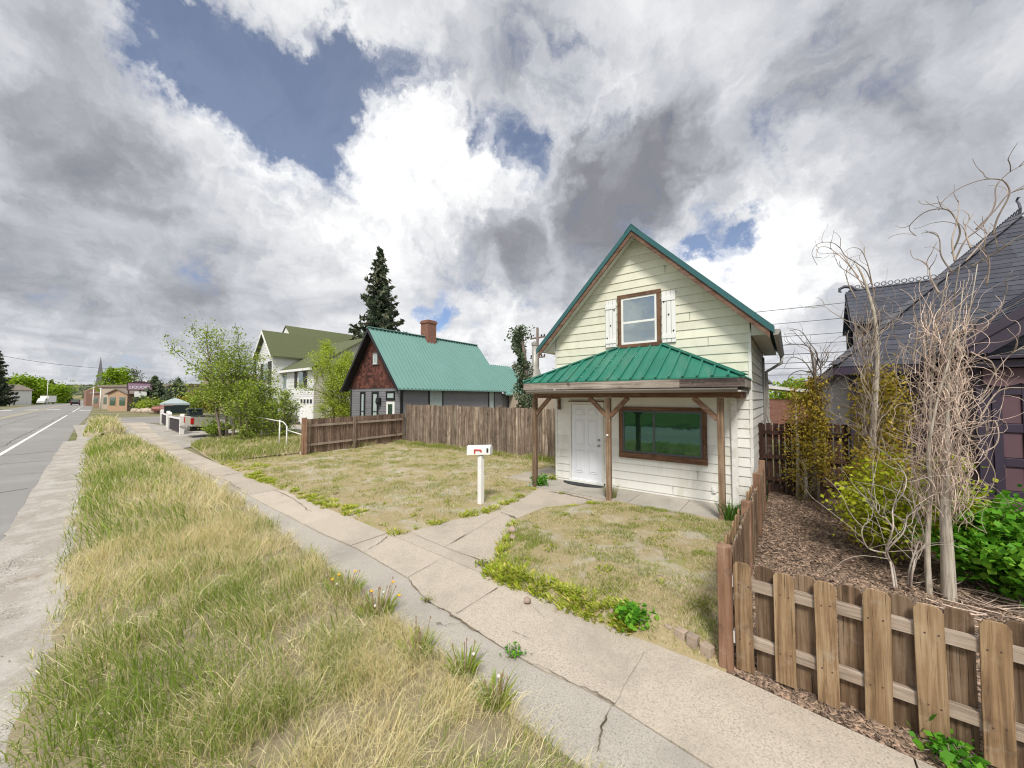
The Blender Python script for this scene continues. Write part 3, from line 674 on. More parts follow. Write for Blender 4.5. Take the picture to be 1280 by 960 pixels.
def sash_window(par, x0, x1, z0, z1, Y, tr, trimv, trimh, framem, glassm, fr=.05, rails=(), mull=(), proud=.062, sill=0, name='window', bottom=None):
    """window on a wall facing the street: outer trim boards, frame, pane"""
    tb = tr if bottom is None else bottom
    a0, a1, b0, b1 = x0+tr, x1-tr, z0+tb, z1-tr
    f = MB(); yf = Y-proud+.012
    f.box(a0, a0+fr, yf, Y, b0, b1); f.box(a1-fr, a1, yf, Y, b0, b1); f.box(a0+fr, a1-fr, yf, Y, b1-fr, b1); f.box(a0+fr, a1-fr, yf, Y, b0, b0+fr)
    for z in rails: f.box(a0+fr, a1-fr, yf+.004, Y, z-fr*.5, z+fr*.5)
    for x in mull: f.box(x-fr*.5, x+fr*.5, yf+.004, Y, b0+fr, b1-fr)
    W = f.build(name, framem, par, bevel=.002)
    for nm, (p0, p1, q0, q1, e, mt) in (('side_casing', (x0, a0, b0, b1, 0, trimv)), ('side_casing', (a1, x1, b0, b1, 0, trimv)), ('head_casing', (x0-.006, x1+.006, b1, z1, .006, trimh)), ('sill_casing', (x0-.006, x1+.006, z0, b0, .008, trimh))):
        w = MB(); w.box(p0, p1, Y-proud-e, Y, q0, q1); w.build(nm, mt, W, bevel=.003)
    p = MB(); p.box(a0+fr*.6, a1-fr*.6, Y-.036, Y-.028, b0+fr*.6, b1-fr*.6); p.build('pane', glassm, W)
    return W
# upper window with shutters
tl = atY(772, 371, HY-.04); br = atY(826.5, 431.5, HY-.04)
uz0, uz1 = br.z, (tl.z+atY(826.5, 360, HY-.04).z)/2
sash_window(H, tl.x, br.x, uz0, uz1, HY, .085, M['trimbrown'], M['trimbrown_h'], M['white'], M['glass_up'], .05, rails=[uz0+.47*(uz1-uz0)])
for u0, u1 in ((757, 770.5), (827.5, 845)):
    x0 = atY(u0, 400, HY-.04).x; x1 = atY(u1, 400, HY-.04).x
    g = MB(); bw = (x1-x0)/3
    for k in range(3): g.box(x0+k*bw+.004, x0+(k+1)*bw-.004, HY-.055, HY-.015, uz0+.05, uz1-.08)
    for zz in (uz0+.19, uz1-.25): g.box(x0+.003, x1-.003, HY-.07, HY-.057, zz-.05, zz+.05)
    sh = g.build('shutter', M['white'], H, bevel=.003)
    for k, f_ in ((0, .2), (1, .46), (2, .78)):
        b = MB(); zz = uz0+.05+(f_ if x0 < HC else 1-f_)*(uz1-uz0-.13); b.lathe((x0+(k+.5)*bw, HY-.057, zz), [(.018, 0), (.018, -.012), (.008, -.016)], 8, axis='y')
        b.build('bolt', M['blackrubber'], sh)
# front window
tl = atY(773.75, 508, HY-.04); br = atY(884.3, 582, HY-.04); mu = atY(817.5, 540, HY-.04).x
sash_window(H, tl.x, br.x, br.z, tl.z, HY, .085, M['trimbrown'], M['trimbrown_h'], M['darkframe'], M['glass'], .045, mull=[mu], bottom=.13)
# front door
x0, x1 = atY(715.5, 560, HY).x, atY(753, 560, HY).x; z0, z1 = .09, 2.02
D = MB(); D.box(x0, x1, HY-.036, HY+.03, z0, z1)
dw = x1-x0
DR = D.build('front_door', M['door'], H, bevel=.003)
D = MB()
def panel(mb, a0, a1, b0, b1, Y):
    i = .022
    for k, (ins, d) in enumerate(((0, .024), )):
        mb.box(a0, a1, Y-d*.4, Y, b0, b0+.012); mb.box(a0, a1, Y-d*.4, Y, b1-.012, b1); mb.box(a0, a0+.012, Y-d*.4, Y, b0+.012, b1-.012); mb.box(a1-.012, a1, Y-d*.4, Y, b0+.012, b1-.012)
    v = [(a0+i, Y-.001, b0+i), (a1-i, Y-.001, b0+i), (a1-i, Y-.001, b1-i), (a0+i, Y-.001, b1-i)]; j = i+.028
    v2 = [(a0+j, Y-.014, b0+j), (a1-j, Y-.014, b0+j), (a1-j, Y-.014, b1-j), (a0+j, Y-.014, b1-j)]
    mb.add(v+v2, [[0, 1, 5, 4], [1, 2, 6, 5], [2, 3, 7, 6], [3, 0, 4, 7], [4, 5, 6, 7]], .5)
for a, b in ((.13, .44), (.56, .87)):
    for c, d in ((.10, .40), (.46, .80), (.855, .95)): panel(D, x0+a*dw, x0+b*dw, z0+c*(z1-z0), z0+d*(z1-z0), HY-.036)
D.build('door_panel', M['door'], DR)
for zz, rr, nm in ((1.0, .028, 'handle'), (1.14, .022, 'deadbolt')):
    D = MB(); D.lathe((x1-.07, HY-.036, zz), [(.03, 0), (.03, -.008), (.012, -.012), (.012, -.04), (rr, -.045), (rr, -.065), (.01, -.075)], 12, axis='y'); D.build(nm, M['metal'], DR, smooth=True)
D = MB(); D.box(x0-.055, x0-.004, HY-.06, HY+.01, .02, z1+.02); D.box(x1+.004, x1+.055, HY-.06, HY+.01, .02, z1+.02); D.box(x0-.06, x1+.06, HY-.063, HY+.01, z1+.022, z1+.07)
D.box(x0-.055, x1+.055, HY-.085, HY, .018, .085); D.build('door_frame', M['siding_white'], H, bevel=.003)
D = MB(); D.box(x0-.07, x1+.07, HY-.08, HY, z1+.072, z1+.1); D.build('drip_cap', M['trimbrown_h'], H)
# porch roof
PX0, PX1, PY, PZ = -5.17, -.60, 7.2, 2.57
RX0, RX1, RZ = -3.33, -2.27, 3.40
g = MB()
def tri_slab(mb, pts, th=.03, t=.5): mb.prism(pts, (0, 0, -th), t)
YW = HY-.025
tri_slab(g, [(PX0, PY, PZ), (PX1, PY, PZ), (RX1, YW, RZ), (RX0, YW, RZ)]); tri_slab(g, [(PX0, YW, PZ), (PX0, PY, PZ), (RX0, YW, RZ)]); tri_slab(g, [(PX1, PY, PZ), (PX1, YW, PZ), (RX1, YW, RZ)])
sl = (RZ-PZ)/(YW-PY); nrib = 19
for i in range(1, nrib):
    x = PX0+(PX1-PX0)*i/nrib
    t = 1.0
    if x < RX0: t = (x-PX0)/(RX0-PX0)
    elif x > RX1: t = (PX1-x)/(PX1-RX1)
    y1 = PY+(YW-PY)*t
    if y1-PY > .12: g.beam((x, PY-.02, PZ+.012), (x, y1-.02, PZ+sl*(y1-PY)+.008), .035, .035, t=.5)
for a, b in (((PX0, PY, PZ+.015), (RX0, YW, RZ+.015)), ((PX1, PY, PZ+.015), (RX1, YW, RZ+.015))): g.beam(a, b, .13, .02, t=.4); g.beam(a, b, .03, .045, t=.4)
g.build('porch_roof', M['roof_green'], H)
g = MB(); xm = -1.62
g.box(PX0+.01, xm-.002, PY+.005, PY+.045, PZ-.185, PZ-.03, .75); g.build('fascia_board', M['fascia'], H, bevel=.003)
g = MB(); g.box(xm+.002, PX1-.01, PY+.005, PY+.045, PZ-.185, PZ-.03, .35); tag(g.build('fascia_board', M['fascia_dark'], H, bevel=.003), 'dark-stained right end of the porch fascia')
for a_, b_ in ((PX0+.012, PX0+.05), (PX1-.05, PX1-.012)): g = MB(); g.box(a_, b_, PY+.047, HY-.03, PZ-.185, PZ-.03); g.build('fascia_return', M['fascia'], H, bevel=.003)
g = MB(); gy = PY+.05
g.prism([(PX0+.06, gy, PZ-.20), (PX0+.06, gy-.035, PZ-.20), (PX0+.06, gy-.035, PZ-.225), (PX0+.06, gy, PZ-.275), (PX0+.06, gy+.07, PZ-.275), (PX0+.06, gy+.07, PZ-.20)], (PX1-PX0-.17, 0, 0), .5); g.build('porch_gutter', M['gutter_dark'], H)
g = MB(); g.box(PX0+.08, PX1-.08, 7.53, 7.65, 2.20, 2.30); g.box(PX0+.1, PX0+.2, 7.655, HY-.03, 2.19, 2.30); g.box(PX1-.2, PX1-.1, 7.655, HY-.03, 2.19, 2.30); g.build('porch_beam', M['trimbrown_h'], H)
g = MB(); g.box(PX0+.06, PX1-.06, PY+.05, HY-.03, 2.305, 2.33); g.build('porch_ceiling', M['soffit'], H)
for px in (-5.08, -3.16, -1.02):
    g = MB(); g.box(px-.052, px+.052, 7.54, 7.644, -.05, 2.19); g.build('porch_post', M['post'], H, bevel=.006)
for px, s in ((-5.08, 1), (-3.16, -1), (-3.16, 1), (-1.02, -1)):
    g = MB(); g.beam((px+s*.045, 7.59, 1.80), (px+s*.44, 7.59, 2.20), .07, .09); g.build('brace', M['brace'], H, bevel=.004)
g = MB(); xb = atY(918.5, 560, HY-.05).x; g.box(xb-.055, xb+.055, HY-.075, HY-.03, -.1, 2.28); g.build('corner_trim', M['whiterough'], H, bevel=.004)
g = MB(); xb = atY(699, 505, HY-.05).x; g.box(xb-.02, xb+.03, HY-.09, HY-.022, 1.88, 2.16); g.box(xb-.02, xb+.02, HY-.4, HY-.022, 2.17, 2.21); g.build('wall_bracket', M['trimbrown'], H)
g = MB(); p = atY(893, 612, HY-.02); g.box(p.x-.035, p.x+.035, HY-.05, HY-.018, p.z-.06, p.z+.06); g.lathe((p.x, HY-.05, p.z), [(.02, 0), (.02, -.015)], 10, axis='y'); g.build('wall_socket', M['white'], H)
g = MB(); g.box(-3.185, -3.145, 7.528, 7.542, 1.37, 1.41); g.build('post_reflector', M['white'], H)
# meter conduits on the right wall
g = MB(); g.tube([(HX1+.05, 12.2, -.1), (HX1+.05, 12.2, 2.3), (HX1+.05, 12.1, 3.3)], .03, 8); g.tube([(HX1+.05, 11.4, -.1), (HX1+.05, 11.4, 1.5)], .02, 8); g.build('conduit', M['gutter'], H, smooth=True)
# doormat
g = MB(); cxm = (x0+x1)/2-.05; pts = []
for k in range(25):
    a = PI + PI*k/24; pts.append((cxm+.56*math.cos(a), HY-.10+.30*math.sin(a), .034))
g.prism(pts[::-1], (0, 0, -.012)); 
dm = g.build('doormat', M['blackrubber'], bevel=.004); tag(dm, 'black half-round doormat on the porch slab before the white front door', 'doormat')

# ---------------------------------------------------------------- mailbox
mp = at(601, 630); mz = .05
MBX = thing('mailbox', 'white rural mailbox with red flag on a square white post in the front lawn', 'mailbox', (mp.x, mp.y, mz))
g = MB(); g.box(mp.x-.05, mp.x+.05, mp.y-.05, mp.y+.05, -.1, 1.0); g.build('post', M['white'], MBX, bevel=.005)
# box axis roughly across the view, front door to the left
ax = Vector((.93, .36, .0)).normalized(); ay = Vector((-ax.y, ax.x, 0)); top = Vector((mp.x, mp.y, 1.0))
prof = [(-.085, 0), (.085, 0), (.085, .11)] + [(.085*math.cos(a), .11+.085*math.sin(a)) for a in [PI*k/10 for k in range(1, 10)]] + [(-.085, .11)]
g = MB(); tiltv = Vector((0, 0, .06))
g.prism([top - (ax+tiltv)*.27 + ay*a + _Z*(b+.02) for a, b in prof], (ax+tiltv)*.50, .5); g.build('box', M['white'], MBX, bevel=.006)
g = MB(); g.prism([top - (ax+tiltv)*.282 + ay*a*1.06 + _Z*((b-.09)*1.05+.09+.02) for a, b in prof], (ax+tiltv)*.03, .5); g.tube([top-(ax+tiltv)*.30+_Z*.17+ay*.02, top-(ax+tiltv)*.31+_Z*.19, top-(ax+tiltv)*.28+_Z*.20], .01, 6); g.build('box_door', M['white'], MBX, bevel=.003)
g = MB(); b0 = top - ay*.092 - ax*.06 + _Z*.12
g.beam(b0-ax*.05, b0+ax*.10, .012, .03, t=.5); g.beam(b0-ax*.045-_Z*.005, b0-ax*.045-_Z*.075, .012, .03, up=ax, t=.5); g.beam(b0+ax*.095-_Z*.005, b0+ax*.095-_Z*.04, .012, .03, up=ax, t=.5); g.build('flag', M['redflag'], MBX)
g = MB(); b0 = top - ay*.092 + ax*.175 + _Z*.12; g.beam(b0-_Z*.04, b0+_Z*.045, .006, .04, up=ax, t=.5); g.build('number_plate', M['blackrubber'], MBX)

# ---------------------------------------------------------------- teal roofed neighbour
NX0, NX1, NY, NA = -21.35, -16.35, 11.75, 6.15; NC = (NX0+NX1)/2; NYF = 11.27; NO = 2.88; NE = 2.66; NS = (NA-NE)/NO
N_ = thing('gabled_house', 'grey one-storey house with pale teal metal roof, red-brown shingled gable and brick chimney', 'house', (NC, NY, 0))
nzr = lambda x: NA - NS*abs(x-NC)
nh = (NX1-NX0)/2; NB = 20.2
g = MB(); g.prism([(NX0, NY, -.1), (NX1, NY, -.1), (NX1, NY, nzr(NX1)-.1), (NC, NY, NA-.1), (NX0, NY, nzr(NX0)-.1)], (0, NB-NY, 0), .5)
lap(g, (NX0, NY, 0), (1, 0, 0), (0, -1, 0), -.1, 2.72, .14, lambda z: (0, 2*nh)); lap(g, (NX1, NY, 0), (0, 1, 0), (1, 0, 0), -.1, 2.72, .14, lambda z: (0, NB-NY))
g.box(NX0+1.5, NX1-.15, NB, 23.6, -.1, 2.5); g.build('wall', M['siding_grey'], N_)
g = MB(); z = 2.74; row = 0
while z < NA-.3:
    w = max(0, (NA-.16-z)/NS); x = NC-w + (row % 2)*.09
    while x < NC+w-.02:
        ww = min(random.uniform(.13, .24), NC+w-x); g.box(x+.004, x+ww-.004, NY-.03-random.uniform(.0, .014), NY-.002, z, z+.165); x += ww
    z += .15; row += 1
g.build('gable_shingles', M['shingle_red'], N_)
g = MB()
for s in (-1, 1):
    slab(g, (NC, NYF, NA), (NC+s*NO, NYF, NE), (NC+s*NO, NB, NE), (NC, NB, NA), .06, .5); ribs(g, (NC+s*NO, NYF+.1, NE), (NC+s*NO, NB, NE), (NC, NYF+.1, NA), (NC, NB, NA), .25, .07, .06)
A2, E2, O2 = 4.75, 2.42, 2.62
for s in (-1, 1):
    slab(g, (NC+.3, NB-1.0, A2), (NC+.3+s*O2, NB+.01, E2), (NC+.3+s*O2, 23.9, E2), (NC+.3, 23.9, A2), .06, .5); ribs(g, (NC+.3+s*O2, NB+.1, E2), (NC+.3+s*O2, 23.9, E2), (NC+.3, NB+.1, A2), (NC+.3, 23.9, A2), .25, .07, .06)
g.beam((NC, NYF, NA+.03), (NC, NB, NA+.03), .3, .04, t=.5)
g.build('roof', M['roof_neigh'], N_)
g = MB()
for s in (-1, 1):
    g.prism([(NC, NYF-.03, NA-.01), (NC+s*(NO+.01), NYF-.03, NE-.01), (NC+s*(NO+.01), NYF-.03, NE-.22), (NC, NYF-.03, NA-.25)], (0, .03, 0), .5)
    g.prism([(NC, NYF+.002, NA-.075), (NC+s*(NO-.02), NYF+.002, NE-.075), (NC+s*(NO-.02), NYF+.002, NE-.1), (NC, NYF+.002, NA-.1)], (0, NY-NYF-.03, 0), .5)
g.box(NX1-.06, NX1+.03, NY-.045, NY+.1, -.1, 2.6); g.box(NX0-.03, NX0+.06, NY-.045, NY+.05, -.1, 2.6); g.build('black_trim', M['blacktrim'], N_)
pc = Vector((NC, 15.6, 0)); g = MB(); g.box(NC-.36, NC+.36, 15.25, 15.95, 5.2, 7.25, .5); g.box(NC-.41, NC+.41, 15.2, 16.0, 7.05, 7.18, .6); g.build('chimney', M['brick'], N_)
for a, b in ((.10, .145), (.40, .60)): pass
for f0, f1, hz0, hz1, nm in ((.21, .315, .45, 2.55, 'window'), (.455, .585, .45, 2.55, 'window')):
    xa = NX0+f0*2*nh; xb = NX0+f1*2*nh; sash_window(N_, xa, xb, hz0, hz1, NY, .09, M['blacktrim'], M['blacktrim'], M['blacktrim'], M['curtain'], .05, rails=[1.4])
sash_window(N_, NC-.12, NC+.38, 4.05, 4.75, NY-.035, .07, M['siding_grey'], M['siding_grey'], M['white'], M['curtain'], .04)
xa = NX0+.735*2*nh; xb = NX0+.895*2*nh
sash_window(N_, xa, xb, 2.07, 2.55, NY, .08, M['blacktrim'], M['blacktrim'], M['blacktrim'], M['curtain'], .03)
g = MB(); g.box(xa+.03, xb-.03, NY-.04, NY, .1, 1.98); dn = g.build('front_door', M['white'], N_)
g = MB(); g.box(xa+.2, xb-.2, NY-.05, NY-.041, .9, 1.85); g.build('door_glass', M['glass_far'], dn)
g = MB(); xl = NX0+.625*2*nh; g.lathe((xl, NY-.2, 1.95), [(.03, .28), (.1, .22), (.13, 0), (.08, -.12), (.02, -.18)], 8); g.beam((xl, NY, 2.15), (xl, NY-.2, 2.2), .04, .04); g.box(xl-.06, xl+.06, NY-.05, NY, 1.75, 2.2); g.build('wall_lantern', M['blacktrim'], N_)
for ya, yb in ((13.55, 14.65), (18.7, 19.35)):       # windows on the side wall
    w = MB(); w.box(NX1, NX1+.05, ya, ya+.09, 1.0, 2.62); w.box(NX1, NX1+.05, yb-.09, yb, 1.0, 2.62); w.box(NX1, NX1+.055, ya, yb, 2.622, 2.7); w.box(NX1, NX1+.055, ya, yb, .92, .998); W = w.build('window', M['blacktrim'], N_)
    w = MB(); w.box(NX1+.022, NX1+.035, ya+.09, yb-.09, 1.0, 2.62); w.build('pane', M['curtain'], W)

# ---------------------------------------------------------------- white house with the olive roof
GY = 13.8
Gp = lambda u, v, Y=GY: atY(u, v, Y)
gr = thing('gabled_house', 'white two-storey house with olive shingle roof and garage doors behind the saplings', 'house', (-36, GY, 0))
wx0, wx1 = Gp(352, 463).x, Gp(393, 459).x; ez = 4.72
GF = 12.6
gx0, gx1 = atY(322, 455, GF+.3).x, atY(342, 443, GF+.3).x; gax = (gx0+gx1)/2
gtop = atY(330, 412, GF).z; geave = atY(343, 443, GF).z
g = MB(); g.box(wx0-.8, wx1, GY, 24, -.1, ez, .5)
lap(g, (wx0, GY, 0), (1, 0, 0), (0, -1, 0), -.1, ez-.05, .16, lambda z: (0, wx1-wx0))
g.prism([(gx0, GF+.3, -.1), (gx1, GF+.3, -.1), (gx1, GF+.3, geave), (gax, GF+.3, gtop-.25), (gx0, GF+.3, geave)], (0, 12, 0), .5)
gsl = (gtop-geave)/(gx1-gax+.3)
lap(g, (gx0, GF+.3, 0), (1, 0, 0), (0, -1, 0), -.1, gtop-.4, .16, lambda z: (0, gx1-gx0) if z < geave-.1 else (max(0, (gx1-gx0)/2-(gtop-.25-z)/gsl), min(gx1-gx0, (gx1-gx0)/2+(gtop-.25-z)/gsl)))
g.build('wall', M['white_house'], gr)
g = MB(); lap(g, (wx1, GY, 0), (0, 1, 0), (1, 0, 0), -.1, ez-.05, .16, lambda z: (0, 10)); g.prism([(wx1-.02, GY, ez-.1), (wx1-.02, GY+9, ez-.1), (wx1-.02, GY+4.5, ez+2.9)], (.03, 0, 0), .5); tag(g.build('side_wall', M['beige_house'], gr), 'beige clapboard side wall')
g = MB()
for s in (-1, 1): slab(g, (gax, GF-.05, gtop), (gax+s*(gx1-gax+.35), GF-.05, geave-.05), (gax+s*(gx1-gax+.35), 24, geave-.05), (gax, 24, gtop), .12, .5)
slab(g, (wx0-1.2, GY-.4, ez-.05), (wx1+.4, GY-.4, ez-.05), (wx1+.4, GY+4.5, ez+3.0), (wx0-1.2, GY+4.5, ez+3.0), .12, .45); slab(g, (wx0-1.2, GY+4.5, ez+3.0), (wx1+.4, GY+4.5, ez+3.0), (wx1+.4, GY+9.5, ez-.05), (wx0-1.2, GY+9.5, ez-.05), .12, .45)
rt = atY(359, 407, 17.5); 
for s in (-1, 1): slab(g, (rt.x, 17.3, rt.z), (rt.x+s*5.2, 17.3, rt.z-4.4), (rt.x+s*5.2, 34, rt.z-4.4), (rt.x, 34, rt.z), .12, .6)
g.build('roof', M['roof_olive'], gr)
g = MB()
for s in (-1, 1): g.prism([(gax, GF-.09, gtop-.03), (gax+s*(gx1-gax+.36), GF-.09, geave-.08), (gax+s*(gx1-gax+.36), GF-.09, geave-.32), (gax, GF-.09, gtop-.32)], (0, .04, 0), .5)
g.box(wx0-.2, wx1+.4, GY-.43, GY-.38, ez-.28, ez-.08); g.prism([(rt.x, 17.4, rt.z-.15), (rt.x+4.9, 17.4, rt.z-4.4), (rt.x-4.9, 17.4, rt.z-4.4)], (0, .1, 0), .5); g.build('fascia_board', M['white'], gr)
for u0, u1, v0, v1 in ((369, 371.6, 463, 484.5), (375, 379, 465, 483.5), (380.2, 384, 461.5, 484)):
    a = Gp(u0, v0); b = Gp(u1, v1); w = MB(); w.box(a.x, b.x, GY-.06, GY, b.z, a.z)
    w.build('window' if u0 == 375 else 'shutter', M['glass_far'] if u0 == 375 else M['blacktrim'], gr)
for u0, u1, v0, v1 in ((352.5, 354.2, 466, 486), (355, 358, 467, 485)):
    a = Gp(u0, v0); b = Gp(u1, v1); w = MB(); w.box(a.x, b.x, GY-.06, GY, b.z, a.z); w.build('shutter' if u0 < 354 else 'window', M['blacktrim'] if u0 < 354 else M['glass_far'], gr)
for u0, u1, v0, v1, nm in ((327, 329.3, 455, 482, 'shutter'), (330.5, 334, 455, 475, 'window'), (336, 339.3, 452, 480, 'shutter')):
    a = atY(u0, v0, GF+.3); b = atY(u1, v1, GF+.3); w = MB(); w.box(a.x, b.x, GF+.22, GF+.3, b.z, a.z); w.build(nm, M['glass_far'] if nm == 'window' else M['blacktrim'], gr)
a, b = Gp(376, 500), Gp(391, 531)
w = MB(); w.box(a.x, b.x, GY-.05, GY, 0, 2.2)
for k in range(1, 4): w.box(a.x+.05, b.x-.05, GY-.06, GY-.05, k*.55-.02, k*.55+.02)
gd = w.build('garage_door', M['white'], gr)
for k in range(4):
    w = MB(); ww = (b.x-a.x)/4; w.box(a.x+k*ww+.12, a.x+(k+1)*ww-.12, GY-.075, GY-.06, 1.72, 2.06); w.build('door_window', M['blacktrim'], gd)

# ---------------------------------------------------------------- purple house
PUX, PUY, PE = 1.0, 10.2, 2.82
pu = thing('gabled_house', 'dark purple and mauve house with steep slate-grey shingle roofs and a crested dormer', 'house', (3, 9, 0))
BX, BY = 2.24, 8.55                                    # the projecting front with the panels
g = MB(); g.box(PUX, 9.5, PUY, 21, -.1, PE-.1, .5); lap(g, (PUX, PUY+.14, 0), (0, 1, 0), (-1, 0, 0), -.1, PE-.1, .13, lambda z: (0, 10)); g.build('wall', M['taupe_siding'], pu)
g = MB(); g.box(BX, 9.5, BY, PUY+.3, -.1, 3.3, .5); lap(g, (BX, BY, 0), (0, 1, 0), (-1, 0, 0), -.1, PE-.1, .13, lambda z: (0, PUY-BY)); lap(g, (PUX+.2, PUY, 0), (1, 0, 0), (0, -1, 0), -.1, PE-.1, .13, lambda z: (0, BX-PUX-.22)); tag(g.build('bay_wall', M['mauve_siding'], pu), 'mauve-grey lapped siding')
for nm, bb in (('corner_board', (PUX-.03, PUX+.13, PUY-.036, PUY+.14, -.1, PE-.42)), ('frieze_board', (PUX-.04, BX, PUY-.04, PUY+.0, PE-.42, PE-.1)), ('trim_board', (PUX+.33, PUX+.43, PUY-.036, PUY, 0, PE-.42)), ('corner_board', (BX-.036, BX+.10, BY-.03, BY+.12, -.1, PE-.1))):
    g = MB(); g.box(*bb); g.build(nm, M['purple'], pu, bevel=.004)
# panelled front
def front_frame(mb, x0, x1, z0, z1, Y, rails, st): 
    mb.box(x0, x0+st, Y-.05, Y, z0, z1); mb.box(x1-st, x1, Y-.05, Y, z0, z1)
    for a, b in rails: mb.box(x0+st, x1-st, Y-.048, Y, a, b)
g = MB(); fx0, fx1 = BX+.10, BX+.46
cuts = [.28, .74, 1.17, 1.62, 2.06, 2.40]
front_frame(g, fx0, fx1, .15, 2.45, BY, [(.15, .34)] + [(c-.06, c+.06) for c in (.80, 1.27, 1.76)] + [(2.24, 2.45)], .09)
for k in range(6):
    x = fx1+.12+k*1.2; g.box(x, x+.12, BY-.06, BY, .0, 2.45)
g.box(BX-.03, 9.4, BY-.12, BY-.052, .05, .16); g.build('panel_frame', M['purple'], pu, bevel=.004)
for a, b in ((.35, .73), (.87, 1.20), (1.34, 1.69), (1.83, 2.23)):
    g = MB(); g.box(fx0+.092, fx1-.092, BY-.025, BY-.0, a, b); g.build('wall_panel', M['mauve'], pu)
g = MB()
for k in range(5): g.box(fx1+.25+k*1.2, fx1+.12+(k+1)*1.2-.01, BY-.03, BY-.006, .2, 2.4)
g.build('window', M['glass_far'], pu)
# arched valance and cornice over the panelled front
g = MB(); pts = []; n = 60; xa, xb = BX+.02, BX+4.0
for k in range(n+1):
    x = xa+(xb-xa)*k/n; s = abs(math.sin((x-xa)*PI/.34)); pts.append((x, BY-.09, 2.36+.05*(1-s)))
g.prism([(xa, BY-.09, 2.62)] + pts + [(xb, BY-.09, 2.62)], (0, .035, 0), .5); g.build('scalloped_valance', M['mauve'], pu)
g = MB(); g.box(BX-.1, 9.5, BY-.22, BY-.056, 2.63, 2.74); g.box(BX-.16, 9.5, BY-.3, BY-.056, 2.75, 2.80); g.build('cornice', M['purple'], pu, bevel=.006)
# hipped main roof
hs = 1.0; ex, ey = .70, 9.88; pkx, pky, pkz = 3.88, 12.35, PE+3.16
g = MB()
def shingle_face(mb, e0, e1, r0, r1, step, th=.008):
    """courses of shingles between the eave line and the upper line"""
    e0, e1, r0, r1 = map(Vector, (e0, e1, r0, r1)); n = max(1, int(max((r0-e0).length, (r1-e1).length)/step))
    up = (e1-e0).cross(r0-e0 if (r0-e0).length > .1 else r1-e0).normalized()
    if up.z < 0: up = -up
    for i in range(n):
        a0 = e0.lerp(r0, i/n); a1 = e1.lerp(r1, i/n); b0 = e0.lerp(r0, (i+1)/n); b1 = e1.lerp(r1, (i+1)/n)
        L = (a1-a0).length; s = 0.0; off = random.uniform(0, .2)
        while s < L-1e-4:
            w = random.uniform(.2, .34) if s > 0 else .1+off; s2 = min(s+w, L)
            f0, f1 = s/L, s2/L
            p0 = a0.lerp(a1, f0); p1 = a0.lerp(a1, f1); q0 = b0.lerp(b1, f0); q1 = b0.lerp(b1, f1); tt = th*random.uniform(.8, 1.5)
            mb.add([p0+up*tt, p1+up*tt, q1+up*.002, q0+up*.002, p0, p1], [[0, 1, 2, 3], [4, 5, 1, 0]], None); s = s2
RB = 20.5
core = [(ex, ey, PE), (9.6, ey, PE), (9.6, RB, PE), (ex, RB, PE)]
g.add([(ex, ey, PE), (7.06, ey, PE), (7.06, RB, PE), (ex, RB, PE), (pkx, pky, pkz), (pkx, RB, pkz)], [[0, 1, 4], [0, 4, 5, 3], [1, 2, 5, 4], [2, 3, 5], [3, 2, 1, 0]], .3)
shingle_face(g, (ex, RB, PE), (ex, ey, PE), (pkx, RB, pkz), (pkx, pky, pkz), .17)
shingle_face(g, (ex, ey, PE), (7.06, ey, PE), (pkx, pky, pkz), (pkx+.01, pky, pkz), .17)
main_roof = g.build('roof', M['slate'], pu, recalc=False)
g = MB(); 
def caps(mb, a, b, w=.2, step=.22):
    a = Vector(a); b = Vector(b); n = int((b-a).length/step)
    for i in range(n):
        p = a.lerp(b, i/n); q = a.lerp(b, (i+1.12)/n); mb.beam(p+_Z*.03, q+_Z*.015, w, .016)
caps(g, (ex, ey, PE+.02), (pkx, pky, pkz+.02)); g.build('hip_cap', M['slate_cap'], pu)
g = MB(); g.box(ex, 7, ey-.0, ey+.03, PE-.16, PE-.01); g.box(ex, ex+.03, ey+.032, RB, PE-.16, PE-.01); g.box(ex+.032, PUX+.1, ey+.032, RB, PE-.165, PE-.14); g.box(PUX+.1, 7, ey+.032, PUY, PE-.165, PE-.14); g.build('eave_trim', M['purple'], pu)
# ridge cresting
def cresting(mb, a, b, step=.13, r=.05):
    a = Vector(a); b = Vector(b); n = int((b-a).length/step); d = (b-a).normalized()
    mb.beam(a, b, .05, .03, t=.5)
    for i in range(n):
        c = a.lerp(b, (i+.5)/n)+_Z*(.03+r); mb.tube([c+d*r*math.cos(t)+_Z*r*math.sin(t) for t in [2*PI*k/10 for k in range(11)]], .011, 5, t=.5, caps=False)
g = MB(); cresting(g, (pkx, RB, pkz+.03), (pkx, pky, pkz+.03))
fin = Vector((pkx, pky, pkz+.03)); g.tube([fin, fin+Vector((0, -.05, .12)), fin+Vector((0, -.0, .24)), fin+Vector((.0, .08, .33)), fin+Vector((0, .02, .38)), fin+Vector((0, -.05, .34))], [.025, .022, .02, .02, .016, .01], 6, t=.5); g.build('ridge_crest', M['slate_cap'], pu)
